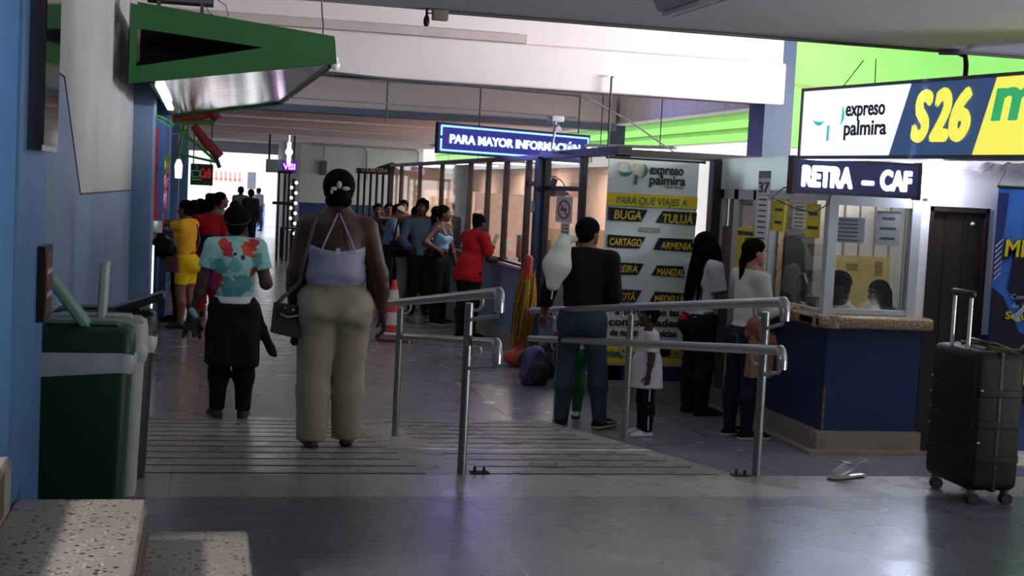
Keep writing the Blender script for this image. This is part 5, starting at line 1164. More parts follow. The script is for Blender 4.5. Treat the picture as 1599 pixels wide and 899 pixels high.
# silver foil curtain in the offices
p0, p1 = onx(704, 300, XP+0.06), onx(728, 300, XP+0.06)
t = empty('foil_curtain', (XP+0.12, (p0[1]+p1[1])/2, 1.04), label='crinkled silver foil sheet hanging inside the ticket office glass', cat='foil sheet')
hl = abs(p0[1]-p1[1])/2; vs = []; fs = []
for i in range(19):
    for j in range(31): vs.append((0.03*math.sin(i*1.9+0.3*j)+0.02*math.sin(j*1.3+i), -hl+2*hl*i/18, 1.28*j/30))
for i in range(18):
    for j in range(30): fs.append((i*31+j, (i+1)*31+j, (i+1)*31+j+1, i*31+j+1))
b = MB(); b.add(vs, fs, 0, True); b.add([(x+0.004, y, z) for x, y, z in vs], [f[::-1] for f in fs], 0, True); b.build('foil', mat('silver_foil', (216, 224, 236), 0.2, metal=0.35, var=0.3, scale=12, bump=0.5, bscale=20), t)
# office furniture seen through the panes
t = empty('wall_fan', (5.3, 20.9, 1.95), label='dark wall fan inside the ticket office', cat='fan')
b = MB()
for k in range(5): b.obox((0.14*math.cos(k*1.257), -0.02, 0.14*math.sin(k*1.257)), (0.10, 0.006, 0.05), M=Matrix.Rotation(-k*1.257, 3, 'Y'))
b.sphere((0, -0.03, 0), 0.05); b.build('blade', M_dark, t); MB().tube([(0.26*math.cos(a_*math.pi/12), -0.04, 0.26*math.sin(a_*math.pi/12)) for a_ in range(24)], 0.01, 6, closed=True).build('guard', M_dark, t); MB().cyl((0, 0, 0), (0.3, 0.0, 0), 0.03, n=8).build('bracket', M_dark, t)
def monitor(x, y, z, rz, label):
    t = empty('monitor', (x, y, z), rz, label, 'monitor')
    MB().rbox(-0.22, 0.22, -0.02, 0.02, 0.10, 0.40, 0.008).build('screen_case', M_dark, t); MB().cyl((0, 0, 0.01), (0, 0, 0.14), 0.02).build('stand', M_dark, t); MB().rbox(-0.11, 0.11, -0.08, 0.08, 0.0, 0.015, 0.005).build('base', M_dark, t)
for y, lab in ((16.62, 'dark monitor on the ticket desk nearest the blue post'), (18.1, 'dark monitor on the ticket desk before the red-shirt woman'), (21.2, 'dark monitor on the ticket desk behind the tank-top woman')):
    tt = empty('ticket_desk', (4.25, y, 0), label=lab.replace('dark monitor on the ticket desk', 'wooden ticket desk'), cat='desk')
    MB().box(-0.26, 0.3, -0.5, 0.5, 0.93, 0.97).build('desk_top', M_wood, tt)
    for q in (-0.46, 0.46): MB().box(-0.24, 0.28, q-0.02, q+0.02, 0, 0.93).build('side_panel', M_wood, tt)
    monitor(4.22, y, 0.97, 1.2, lab)
# inside the booth
FB = Face((4.9, 12.29, 0), (1, 0)); a0, t1 = FB.px(1303, 398); a1, t0 = FB.px(1384, 456)
t = empty('cardboard_panel', tuple(FB.w(a0, t0)), label='yellow cardboard panel leaning at the back of the booth', cat='panel')
rel(FB.slab(a0, a1, t0-0.5, t1, 0.0, 0.03).build('board', mat('yellow_card', (222, 196, 116), 0.6, var=0.12)), t)
b = MB(); FB.slab(a0+0.12, a0+0.24, t0+0.2, t0+0.27, 0.03, 0.033, mb=b); FB.slab(a0+0.42, a0+0.5, t0+0.16, t0+0.3, 0.03, 0.033, mb=b); rel(b.build('worn_mark', mat('card_mark', (160, 136, 80), 0.7)), t)
t = empty('cabinet', (5.32, 12.08, 0), label='tall dark block added inside the booth to darken the side pane', cat='cabinet')  # cabinet-like dark block added to darken the view through the side pane
M_infill = mat('dark_infill', (58, 50, 46), 0.5, var=0.2, scale=4)
MB().box(-0.34, 0.28, -0.16, 0.18, 0, 2.25).build('body', M_infill, t)
for k in range(2): MB().box(-0.33+0.31*k, -0.04+0.31*k, -0.175, -0.16, 0.05, 2.2).build('door', mat('grey_brown_door', (72, 66, 62), 0.5), t)
MB().box(-0.10, -0.05, -0.19, -0.175, 0.9, 1.75).build('handle_strip', mat('tan_strip', (196, 160, 120), 0.5), t)
t = empty('card_reader', (4.985, 10.55, 1.098), 0.3, 'small cream box on the counter behind the side pane', 'box')
MB().rbox(-0.04, 0.04, -0.07, 0.07, 0.0, 0.11, 0.006).build('body', mat('cream_box', (190, 184, 160), 0.5), t); MB().box(-0.046, -0.039, -0.05, 0.05, 0.03, 0.05).build('label_strip', M_ink, t)
t = empty('desk_lamp', (4.985, 10.95, 1.098), 0.0, 'thin bent metal arm on the counter inside the side pane', 'lamp arm')
MB().tube([(0, 0, 0.0), (0, 0.02, 0.2), (-0.01, -0.04, 0.27), (-0.01, -0.2, 0.28), (-0.01, -0.26, 0.2)], 0.008, 8).build('arm', M_steel, t); MB().cyl((0, 0, 0), (0, 0, 0.015), 0.04).build('base', M_steel, t)
if False: monitor(5.42, 11.05, 1.0, 2.6, 'dark monitor inside the booth between the two seated clerks')
# ------------------------------------------------------------------ people
def V3(*a): return np.array(a, float)
def nz_(v): v = np.array(v, float); return v/np.linalg.norm(v)
SK = {}
def skin(n, c):
    return mat('skin_'+n, c, 0.5, var=0.12, scale=8)
M_hair = mat('black_hair', (12, 10, 10), 0.85, var=0.3, scale=60, bump=0.5, bscale=90, spec=0.15)
M_eye = mat('eye_white', (210, 205, 200), 0.2); M_pupil = mat('eye_dark', (16, 10, 8), 0.2); M_lip = mat('lip', (110, 58, 54), 0.5)
class Person:
    """local frame: +Y is where the person faces, +X their right hand, z = 0 the ground"""
    def __init__(s, label, H, loc, face, sk=('brown', (92, 58, 44)), w=1.0, d=1.0, fem=True, lean=(0, 0), la=((-.12, .02, -1), (-.05, .12, -1)), ra=((.12, .02, -1), (.05, .12, -1)),
                 ll=((-.03, .0, -1), (0, -.03, -1)), rl=((.03, .0, -1), (0, -.03, -1)), head=(0, 0), res=0.011, lh=None, rh=None, curl=0.5, drop=0.0, butt=1.0, bust=1.0, armw=1.0, legw=1.0, feet=(0.15, 0.15), seat=None, shoulder=1.0, group=None, hips=1.0, slope=0.0, extra=None):
        s.H = H; s.res = res; s.w = w; s.d = d; s.fem = fem; s.armw = armw; s.legw = legw; s.butt = butt; s.bust = bust; s.hips = hips
        s.root = empty('person', loc, math.radians(face), label, 'person', group)
        s.skin = skin(*sk)
        u = nz_((lean[0], lean[1], 1)); s.u = u
        pel = V3(0, 0, .52*H)
        hw = .050*H*max(1, w**.7)*hips
        s.hip = {'L': pel+V3(-hw, 0, 0), 'R': pel+V3(hw, 0, 0)}
        leg = {'L': ll, 'R': rl}; s.knee = {}; s.ank = {}
        for q in 'LR':
            s.knee[q] = s.hip[q]+nz_(leg[q][0])*.242*H; s.ank[q] = s.knee[q]+nz_(leg[q][1])*.238*H
        dz = .040*H-min(s.ank['L'][2], s.ank['R'][2])
        if seat is not None: dz = seat-(pel[2]-.06*H)
        for dct in (s.hip, s.knee, s.ank):
            for q in 'LR': dct[q] = dct[q]+V3(0, 0, dz)
        s.pel = pel+V3(0, 0, dz); pel = s.pel; s.ground = 0.0
        s.chest = pel+u*.20*H; s.neck = pel+u*.322*H; sw = (.100 if fem else .113)*H*(1+.55*(w-1))*shoulder
        s.extra = extra; s.sh = {'L': pel+u*(.292-slope)*H+V3(-sw, 0, 0), 'R': pel+u*(.292-slope)*H+V3(sw, 0, 0)}
        arm = {'L': la, 'R': ra}; s.elb = {}; s.wri = {}
        for q in 'LR':
            s.elb[q] = s.sh[q]+nz_(arm[q][0])*.172*H; s.wri[q] = s.elb[q]+nz_(arm[q][1])*.145*H
        s.hand = {'L': lh, 'R': rh}; s.curl = curl
        ya, pi_ = math.radians(head[0]), math.radians(head[1])
        s.Rh = np.array(Matrix.Rotation(ya, 3, 'Z') @ Matrix.Rotation(pi_, 3, 'X'))
        s.hc = s.neck+u*.034*H+s.Rh @ V3(0, .012*H, .052*H)
        s.footyaw = {'L': feet[0], 'R': feet[1]}
        s.arm = arm; s.leg = leg
    def hp(s, x, y, z): return s.hc+s.Rh @ (V3(x, y, z)*s.H)
    # --- primitive groups; g grows them (cloth)
    def torso(s, g=0.0, loose=0.0):
        H, w, d, u = s.H, s.w, s.d, s.u; p = s.pel
        P = [ell(p+V3(0, -.004*H, 0), (.092*H*w*s.hips+g, .064*H*d+g, .085*H+g)),
             ell(p+u*.105*H, ((.074 if s.fem else .080)*H*w+g+loose, .058*H*d+g+loose, .085*H+g)),
             ell(p+u*.205*H, ((.084 if s.fem else .092)*H*(1+.7*(w-1))+g, .062*H*d+g, .115*H+g)),
             cap(s.sh['L']+u*(-.012*H)+V3(.02*H, 0, 0), s.sh['R']+u*(-.012*H)+V3(-.02*H, 0, 0), .041*H+g, .041*H+g, (1, .95, 1)),
             cap(s.neck+u*.005*H, s.sh['L']+u*.006*H, .032*H+g*.6, .028*H+g), cap(s.neck+u*.005*H, s.sh['R']+u*.006*H, .032*H+g*.6, .028*H+g)]
        for q, x in (('L', -1), ('R', 1)):
            P.append(ell(p+V3(x*.044*H*w, -.036*H*s.butt, -.022*H), (.050*H*w+g, .046*H*d*s.butt+g, .056*H+g)))
            if s.fem and s.bust > 0: P.append(ell(p+u*.205*H+V3(x*.040*H, .045*H*d, 0), (.038*H*s.bust+g, .034*H*s.bust+g, .038*H+g)))
        return P
    def legp(s, q, g=0.0, flare=0.0, upto=1.0):
        H, lw = s.H, s.legw; h, k, a = s.hip[q], s.knee[q], s.ank[q]; m = k+(a-k)*.3
        fd = nz_((k-h)); back = V3(0, -.010*H, 0)
        P = [cap(h+V3(0, -.006*H, .0), k, .060*H*lw+g, .037*H*lw**.6+g+flare*.4)]
        if upto >= 1: P += [cap(k, m+back, .036*H*lw**.6+g+flare*.4, .036*H*lw**.5+g+flare*.55), cap(m+back, a, .035*H*lw**.5+g+flare*.55, .021*H+g+flare)]
        else: P += [cap(k, k+(a-k)*upto, .036*H*lw**.6+g, .034*H*lw**.5+g)]
        return P
    def armp(s, q, g=0.0, upto=2.0, clip=True, flare=0.0):
        H, aw = s.H, s.armw; a, e, w_ = s.sh[q], s.elb[q], s.wri[q]
        f = min(1, upto); end = a+(e-a)*f; n = nz_(e-a)
        k = {'k': .02*H}
        if upto < 1 and clip:
            return [cap(a, end+n*.03*H, .033*H*aw+g, .030*H*aw+g+flare, clip=[(end, n)], **k)]
        P = [cap(a, e, .033*H*aw+g, .026*H*aw+g, **k)]
        f2 = min(1, upto-1); m = e+(w_-e)*.35
        if f2 >= .99: P += [cap(e, m, .026*H*aw+g, .025*H*aw**.8+g, **k), cap(m, w_, .025*H*aw**.8+g, .0165*H+g, **k)]
        else:
            n2 = nz_(w_-e); en = e+(w_-e)*f2; P += [cap(e, en+n2*.02*H, .026*H*aw+g, .022*H*aw+g, clip=[(en, n2)], **k)]
        return P
    def headp(s):
        h = s.hp; R = s.Rh; H = s.H
        def E(c, r, **k): return ell(h(*c), tuple(np.array(r)*H), R, **k)
        P = [E((0, -.006, .020), (.0455, .056, .049)), E((0, .014, -.012), (.037, .043, .050)), E((0, .028, -.048), (.022, .026, .018)),
             cap(h(-.018, .046, .016), h(.018, .046, .016), .008*H, k=.012), cap(h(0, .054, .008), h(0, .064, -.014), .0048*H, .0085*H, k=.006), E((0, .058, -.016), (.0115, .008, .006), k=.005),
             E((-.018, .0545, .002), (.010, .006, .007), op='s', k=.008), E((.018, .0545, .002), (.010, .006, .007), op='s', k=.008),
             E((0, .053, -.031), (.0145, .009, .0042), k=.003), E((0, .053, -.0375), (.013, .009, .0046), k=.003),
             E((-.0465, -.004, -.004), (.007, .014, .019), k=.004), E((.0465, -.004, -.004), (.007, .014, .019), k=.004),
             cap(s.neck-s.u*.01*H, h(0, -.012, -.03), .031*H*(1 if s.fem else 1.15), .030*H*(1 if s.fem else 1.15), k=.02)]
        return P
    def handarr(s, q):
        H = s.H; W_ = s.wri[q]; spec = s.hand[q] or {}
        d = nz_(spec.get('d', W_-s.elb[q])); n0 = V3(1, 0, 0)*(1 if q == 'L' else -1)
        n = np.array(spec.get('n', n0), float); n = n-d*(n@d); n = nz_(n); lat = np.cross(d, n)*(1 if q == 'R' else -1)   # towards the thumb
        sz = .108*H; cu = spec.get('curl', s.curl); P = []
        c = W_+d*sz*.24; R = np.stack([lat, n, d], 1)
        P.append(box(c, (sz*.20, sz*.085, sz*.26), sz*.07, R, k=.01)); P.append(cap(W_-d*.015, W_+d*sz*.1, .0165*H, .017*H, (1, 1, 1), k=.012))
        for i, (o, L, bend) in enumerate(((.15, .42, 1.0), (.05, .47, 1.05), (-.05, .44, 1.1), (-.145, .34, 1.2))):
            b0 = W_+d*sz*.47+lat*sz*o; a1 = cu*bend*.75; dd = d*math.cos(a1)+n*math.sin(a1)+lat*o*.25; dd = nz_(dd)
            b1 = b0+dd*sz*L*.45; a2 = a1+cu*bend*.9; d2 = nz_(d*math.cos(a2)+n*math.sin(a2)+lat*o*.2); b2 = b1+d2*sz*L*.32
            a3 = a2+cu*bend*.6; d3 = nz_(d*math.cos(a3)+n*math.sin(a3)+lat*o*.15); b3 = b2+d3*sz*L*.23
            P += [cap(b0, b1, sz*.050, sz*.046, k=.004), cap(b1, b2, sz*.046, sz*.042, k=.003), cap(b2, b3, sz*.042, sz*.036, k=.003)]
        t0 = W_+d*sz*.14+lat*sz*.16; td = nz_(d*.62+lat*.62+n*.35); t1 = t0+td*sz*.26; t2 = t1+nz_(d*.85+lat*.15+n*(.3+.4*cu))*sz*.22
        P += [cap(t0, t1, sz*.062, sz*.050, k=.008), cap(t1, t2, sz*.050, sz*.040, k=.004)]
        return sdf_arrays(P, max(.0035, s.res*.42), kdef=.004)
    def footp(s, q, g=0.0):
        H = s.H; a = s.ank[q]; yaw = s.footyaw[q]*(-1 if q == 'L' else 1); f = V3(math.sin(yaw), math.cos(yaw), 0); pitch = 0.0
        z0 = a[2]-.040*H; f2 = f
        low = z0 > .03*H     # lifted heel: toes point down
        if low: f2 = nz_(f*.75+V3(0, 0, -.66)); 
        dn = V3(0, 0, -1) if not low else nz_(np.cross(np.cross(f2, V3(0, 0, -1)), f2))
        heel = a-f2*.022*H+dn*.022*H; ball = a+f2*.085*H+dn*.026*H; toe = a+f2*.118*H+dn*.029*H
        P = [cap(a, heel, .022*H+g, .019*H+g), cap(heel, ball, .020*H+g, .021*H+g, (1, 1, .85)), cap(ball, toe, .021*H+g, .013*H+g, (1.15, 1, .7)), cap(a+V3(0, 0, .01*H), ball, .020*H+g, .013*H+g)]
        cut = (a+dn*.040*H, dn)
        return P, cut, f2
    def build_body(s, feet=True):
        P = s.torso()+(s.extra(s) if s.extra else [])
        for q in 'LR': P += s.legp(q)+s.armp(q)
        fc = []
        H = s.H
        parts = [(*sdf_arrays(P, s.res, kdef=.022*H), 0)]
        for q in 'LR':
            FP_, cut, _ = s.footp(q); parts.append((*sdf_arrays(FP_, s.res*.7, [cut], .012), 0))
            parts.append((*s.handarr(q), 0))
        parts.append((*sdf_arrays(s.headp(), s.res*.55, kdef=.012*H), 0))
        o = mesh_arrays('body', parts, s.skin, s.root)
        b = MB()
        for x in (-.018, .018): b.sphere(s.hp(x, .046, .002), .0068*H, 10, 0); b.sphere(s.hp(x, .0505, .002), .0032*H, 8, 1)
        b.build('eyes', [M_eye, M_pupil], o)
        bw = MB()
        for x in (-1, 1): bw.tube([s.hp(x*.009, .0565, .0155), s.hp(x*.019, .0555, .0185), s.hp(x*.029, .047, .015)], .0022*H, 6)
        bw.build('eyebrows', M_hair, o)
        s.body = o; return o
    # --- clothes
    def top(s, m, sleeve=.5, hem=.0, g=.010, loose=0.0, neck=.0, name='shirt', extra=(), flare=.006, cuts=(), kd=.02, arms='LR'):
        H = s.H; P = s.torso(g, loose)
        hz = s.pel+s.u*hem*H
        if sleeve > 0:
            for q in arms: P += s.armp(q, g+.002, sleeve, flare=flare)
        P += list(extra)
        nk = s.neck+s.u*(.012-neck)*H
        return blob(name, P, s.res, m, s.root, [(hz, -s.u), (nk, nz_(s.u+V3(0, .35, 0)))]+list(cuts), kd*H)
    def pants(s, m, waist=.085, g=.008, flare=.0, length=1.0, name='trousers', cuff=.0, extra=(), kd=.03, cheeks=True):
        H = s.H; P = s.torso(g)[:2]+[p for p in s.torso(g)[6:] if True][:0]
        T = s.torso(g); P = [T[0], T[1]]+([T[i] for i in range(6, len(T)) if (s.fem and s.bust > 0 and (i-6) % 2 == 0) or not (s.fem and s.bust > 0)] if cheeks else [])+list(extra)
        for q in 'LR':
            L = s.legp(q, g, flare, 1.0 if length >= 1 else (length-.5)*2)
            if length >= 1:
                a, k = s.ank[q], s.knee[q]; n = nz_(a-k); e = a+n*cuff*H
                L[-1] = cap(k+(a-k)*.3+V3(0, -.010*H, 0), a+n*.02*H, .035*H*s.legw**.5+g+flare*.55, .021*H+g+flare, clip=[(e, n)])
            else:
                k, h = s.knee[q], s.hip[q]; a = s.ank[q]; n = nz_(k-h) if length < .5 else nz_(a-k)
                e = h+(k-h)*length*2 if length < .5 else k+(a-k)*(length-.5)*2
                L = [cap(h+V3(0, -.006*H, 0), k, .060*H*s.legw+g, .038*H*s.legw**.6+g+flare, clip=[(e, n)] if length < .5 else ())]+([] if length < .5 else [cap(k, a, .036*H+g, .03*H+g+flare, clip=[(e, n)])])
            P += L
        return blob(name, P, s.res, m, s.root, [(s.pel+s.u*waist*H, s.u)], kd*H)
    def shoes(s, m, sole=None, g=.007, strap=None, name='shoe', stripes=None):
        for q in 'LR':
            P, cut, f2 = s.footp(q, g); H = s.H; o = blob(name, P, s.res*.6, m, s.root, [(cut[0]-cut[1]*.006, cut[1]), (s.ank[q]+V3(0, 0, .006*H), V3(0, 0, 1))], .012)
            if sole:
                P2, c2_, _ = s.footp(q, g+.004); blob('sole', P2, s.res*.6, sole, o, [(cut[0], cut[1]), (cut[0]-cut[1]*.024, -cut[1])], .012)
            if stripes:
                a = s.ank[q]; sd = np.cross(f2, V3(0, 0, 1)); b = MB()
                for k in range(3):
                    c = a+f2*(.03+.022*k)*H+V3(0, 0, -.012*H-.003*k)
                    for sg in (-1, 1): b.obox(c+sd*sg*(.0215*H+g), (.0045, .0045, .018), M=basis(f2, (0, 0, 1)))
                b.build('stripe', stripes, o)
    def hair(s, kind='crop', m=None, g=.007, bun=None):
        m = m or M_hair; h = s.hp; H = s.H; R = s.Rh
        def E(c, r, **k): return ell(h(*c), tuple(np.array(r)*H), R, **k)
        P = [E((0, -.008, .021), np.array((.0455, .056, .049))+g), E((0, -.02, -.01), (.042, .038, .045))]
        n = R @ nz_((0, -.727, .687)); c = h(0, .046, .040)
        P2 = sdf_arrays(P, s.res*.6, [(c, -n)], .01)
        parts = [(*P2, 0)]
        E2 = []
        if bun: E2 = [E(b[:3], (b[3], b[3], b[3]*.9)) for b in bun]
        if kind == 'pony': E2 += [cap(h(0, -.062, .02), h(0, -.085, -.03), .020*H, .026*H), cap(h(0, -.085, -.03), h(0, -.075, -.13), .026*H, .014*H)]
        if kind == 'lowpony': E2 += [cap(h(0, -.05, .0), h(0, -.062, -.05), .020*H, .018*H), cap(h(0, -.062, -.05), h(0, -.060, -.15), .018*H, .010*H)]
        if kind == 'puff': E2 += [E((0, -.075, .03), (.045, .045, .045)), E((0, -.03, .0), (.055, .05, .055))]
        if kind == 'bob': E2 += [cap(h(-.046, -.012, .0), h(-.05, -.02, -.07), .022*H, .018*H), cap(h(.046, -.012, .0), h(.05, -.02, -.07), .022*H, .018*H), cap(h(0, -.05, .0), h(0, -.055, -.075), .035*H, .03*H)]
        if E2: parts.append((*sdf_arrays(E2, s.res*.6, kdef=.012), 0))
        return mesh_arrays('hair', parts, m, s.root)
    def strap_over(s, m, shoulder='L', low=None, r=.012, name='bag_strap'): pass
    def world(s, p):
        a = s.root.rotation_euler.z; p = np.array(p); c, q = math.cos(a), math.sin(a)
        return V3(c*p[0]-q*p[1]+s.root.location.x, q*p[0]+c*p[1]+s.root.location.y, p[2]+s.root.location.z)
def cloth(n, c, **k):
    k.setdefault('rough', .85); k.setdefault('bump', .25); k.setdefault('bscale', 30); return mat('cloth_'+n, c, **k)

FLOWERS = [((-.05, -.12, 1.06), .085, (78, 150, 150)), ((.06, -.12, 1.08), .075, (70, 140, 142)), ((-.14, -.1, 1.22), .07, (88, 164, 160)), ((.16, -.05, 1.3), .06, (90, 170, 164)), ((.0, -.12, 1.24), .05, (110, 180, 176)),
           ((-.075, -.10, 1.37), .062, (186, 48, 76)), ((-.10, -.06, 1.41), .04, (206, 70, 60)), ((.10, -.09, 1.37), .068, (204, 80, 54)), ((.13, -.05, 1.41), .045, (190, 52, 60)), ((-.15, -.07, 1.10), .062, (170, 60, 56)), ((.15, -.07, 1.17), .042, (150, 44, 60)),
           ((-.01, -.11, 1.33), .018, (52, 40, 52)), ((.05, -.11, 1.30), .022, (52, 40, 52)), ((.14, -.08, 1.15), .022, (52, 40, 60)), ((.1, .12, 1.3), .06, (204, 80, 54)), ((-.1, .12, 1.2), .06, (186, 48, 76))]
def floral(name):
    m = bpy.data.materials.new(name); m.use_nodes = True; nt = m.node_tree; N = nt.nodes; L = nt.links; b = N['Principled BSDF']; b.inputs['Roughness'].default_value = .8
    tc = N.new('ShaderNodeTexCoord'); last = None
    base = N.new('ShaderNodeRGB'); base.outputs[0].default_value = (*lin((150, 206, 200)), 1); last = base.outputs[0]
    nz = N.new('ShaderNodeTexNoise'); nz.inputs['Scale'].default_value = 16; nz.inputs['Detail'].default_value = 3; L.new(tc.outputs['Object'], nz.inputs['Vector'])
    # printed blossoms and leaves, each at its own place on the cloth
    for (p, r, col) in FLOWERS:
        vd = N.new('ShaderNodeVectorMath'); vd.operation = 'DISTANCE'; vd.inputs[1].default_value = p; L.new(tc.outputs['Object'], vd.inputs[0])
        ad = N.new('ShaderNodeMath'); ad.operation = 'MULTIPLY_ADD'; ad.inputs[1].default_value = r*1.9; L.new(nz.outputs['Fac'], ad.inputs[0]); L.new(vd.outputs['Value'], ad.inputs[2])
        lt = N.new('ShaderNodeMath'); lt.operation = 'LESS_THAN'; lt.inputs[1].default_value = r*1.95; L.new(ad.outputs[0], lt.inputs[0])
        mx = N.new('ShaderNodeMixRGB'); L.new(lt.outputs[0], mx.inputs[0]); L.new(last, mx.inputs[1]); mx.inputs[2].default_value = (*lin(col), 1); last = mx.outputs['Color']
    L.new(last, b.inputs['Base Color']); return m
SKD = ('deep', (74, 46, 36)); SKM = ('medium', (122, 80, 60)); SKL = ('light', (176, 126, 102))
C_black = cloth('black', (14, 14, 16)); C_white = cloth('white', (206, 206, 208)); C_jean = cloth('jean', (52, 74, 112)); C_dkjean = cloth('dark_jean', (26, 30, 46)); C_red = cloth('red', (176, 24, 34))
def strap(person, pts, r, m, name='strap', parent=None, n=8):
    return MB().tube([tuple(p) for p in pts], r, n).build(name, m, parent or person.root)

# 1 --- woman in the lavender halter top and cream trousers, walking away
yw = 8.72; pw = onramp(513, 697)
P = Person('woman in a lavender halter top and cream trousers walking away up the middle', 1.74, (float(pw[0]), float(pw[1]), float(pw[2])), -2, SKD, w=1.30, d=1.42, butt=1.1, armw=1.30, legw=1.24, shoulder=.90, hips=1.0, slope=.014, extra=lambda s: [ell(s.pel+s.u*.262*s.H+V3(0, -.012*s.H, 0), (.100*s.H, .062*s.H, .062*s.H)), cap(s.neck+V3(0, -.01*s.H, .022*s.H), s.neck+V3(0, -.012*s.H, -.03*s.H), .036*s.H, .055*s.H, (1.15, .9, 1))],
           la=((-.20, .02, -1), (-.06, .24, -1)), ra=((.30, -.06, -1), (.16, .10, -1)), ll=((-.02, -.03, -1), (-.0, -.07, -1)), rl=((.0, .12, -1), (.02, .02, -1)), res=.0095, curl=.55, feet=(.1, .15), head=(-3, 4), lean=(.0, .02))
P.build_body()
H = P.H; u = P.u
C_hal = cloth('lavender', (178, 180, 208), var=.06); C_cream = cloth('cream', (172, 162, 144), var=.07, bump=.45, bscale=9)
P.top(C_hal, 0, .072, g=.014, loose=.01, name='halter_top', cuts=[(P.pel+u*.208*H+V3(0, -.06*H, 0), nz_((0, -.34, 1)))])
for x in (-1, 1): strap(P, [P.pel+u*.19*H+V3(x*.062*H, -.098*H, 0), P.pel+u*.235*H+V3(x*.045*H, -.103*H, 0), P.pel+u*.285*H+V3(x*.022*H, -.078*H, 0), P.neck+V3(x*.004*H, -.052*H, .006*H), P.neck+V3(x*.02*H, -.02*H, .015*H)], .0055, C_hal, 'neck_strap')
MB().box(-.012, .012, 0, .003, -.02, .016).build('care_tag', C_white, P.root).location = tuple(P.pel+u*.20*H+V3(.0, -.098*H, 0))
P.pants(C_cream, .098, g=.012, flare=.046, cuff=.012, kd=.014, cheeks=False, extra=[ell(P.pel+V3(x*.056*H, -.032*H, -.030*H), (.080*H, .080*H, .090*H)) for x in (-1, 1)])
P.shoes(mat('tan_leather', (120, 74, 60), .5), mat('dark_sole', (40, 30, 28), .7), g=.004, name='flat_shoe')
P.hair('crop', bun=[(0, -.052, -.012, .040), (-.022, -.040, -.03, .026), (.022, -.040, -.03, .026)], g=.013)
b = MB()
for (x, z, r, sx, sz) in ((-.018, .008, .016, .9, .55), (.0, .022, .016, .7, 1.1), (.024, .010, .017, 1.1, .55), (-.026, -.004, .010, .6, 1)): b.sphere(P.hp(x, -.088, z+.008), r*H*.8, 10, 0, (sx, .6, sz))
b.build('hair_bow', C_white, P.root)
bw = P.world(P.pel+V3(-.135*H, -.02*H, -.01))
wom = P
t = empty('handbag', tuple(P.world(V3(-.172*H, -.045*H, .475*H))), math.radians(10), 'small black handbag hanging at the hip of the woman in cream trousers', 'handbag')
M_leather = mat('black_leather', (11, 10, 12), .6, bump=.15)
MB().prism([(-.085, -.10), (.085, -.135), (.082, .07), (-.07, .085)], 'y', -.045, .045).build('bag_body', M_leather, t)
MB().tube([(-.05, -.046, .02), (0, -.05, .0), (.06, -.046, .01)], .006, 6).sphere((.03, -.052, .045), .009).sphere((-.02, -.052, .06), .008).build('buckle', M_steel, t)
def loc_(p): return tuple(np.array(Matrix.Rotation(-math.radians(10), 3, 'Z') @ (Vector(tuple(P.world(p)))-t.location)))
MB().tube([(-.06, 0, .08), loc_(V3(-.128*H, -.03*H, .60*H)), loc_(V3(-.122*H, -.075*H, .66*H)), loc_(V3(-.105*H, -.09*H, .74*H)), loc_(V3(-.088*H, -.07*H, .80*H)), loc_(V3(-.072*H, -.01*H, .842*H)), loc_(V3(-.08*H, .05*H, .80*H)), loc_(V3(-.12*H, .09*H, .68*H)), loc_(V3(-.15*H, .03*H, .57*H)), (.06, .01, .07)], .013, 8).build('bag_strap', mat('woven_strap', (88, 88, 92), .8, var=.4, scale=60), t)
blob('scarf', [cap((.05, .02, .10), (.07, .0, -.06), .03, .02), cap((.07, 0, -.06), (.062, .02, -.16), .02, .025)], .009, C_black, t)

# 2 --- woman in the floral top
pf = onz(358, 652, 0.0)
P = Person('woman in a turquoise floral top with a black jumper tied round her waist, walking away', 1.70, (float(pf[0]), float(pf[1])-.12, ramp_z(pf[1]-.12)), 3, SKD, w=1.04, d=1.15, butt=.8, armw=1.05, legw=1.02, la=((-.24, .02, -1), (-.30, .08, -1)), ra=((.26, -.12, -1), (.06, .9, .25)),
           ll=((-.02, .07, -1), (-.02, .0, -1)), rl=((.03, .0, -1), (.0, -.05, -1)), res=.010, curl=.7, head=(-8, 6), rh=dict(n=(-1, 0, 0), curl=.9), hips=1.0)
P.build_body(); H = P.H; u = P.u
P.top(floral('floral_print'), .62, .058, g=.012, name='floral_top', loose=.012, flare=.010)
P.pants(C_black, .06, g=.010, flare=.012)
P.shoes(mat('black_trainer', (26, 24, 26), .6), mat('grey_sole', (80, 76, 74), .7))
blob('waistband', P.torso(.030)[:2], P.res, C_white, P.root, [(P.pel+u*.062*H, u), (P.pel+u*.030*H, -u)], .02)
sk_ = [cap(P.pel+V3(0, -.01, .05*H), P.pel+V3(0, -.015, -.10*H), .105*H, .125*H, (1.0, .72, 1)), cap(P.pel+V3(0, -.02, -.10*H), P.pel+V3(0, -.02, -.24*H), .120*H, .122*H, (1.05, .70, 1)), cap(P.pel+V3(-.05*H, -.06*H, -.12*H), P.pel+V3(-.075*H, -.06*H, -.27*H), .045*H, .05*H), cap(P.pel+V3(.06*H, -.06*H, -.12*H), P.pel+V3(.07*H, -.06*H, -.28*H), .045*H, .045*H)]
sk_ += [cap(P.pel+V3(.105*H, .01, .02*H), P.pel+V3(.135*H, .0, -.09*H), .018*H, .02*H), cap(P.pel+V3(.135*H, .0, -.09*H), P.pel+V3(.185*H, -.01*H, -.20*H), .025*H, .018*H), cap(P.pel+V3(.18*H, -.01*H, -.18*H), P.pel+V3(.20*H, -.0, -.215*H), .02*H, .012*H)]
blob('tied_jumper', sk_, P.res, C_black, P.root, [(P.pel+V3(0, 0, -.262*H), nz_((-.05, 0, -1))), (P.pel+u*.034*H, u)], .02)
P.hair('crop', g=.015, bun=[(0, -.030, .022, .050), (0, -.035, -.02, .042)])
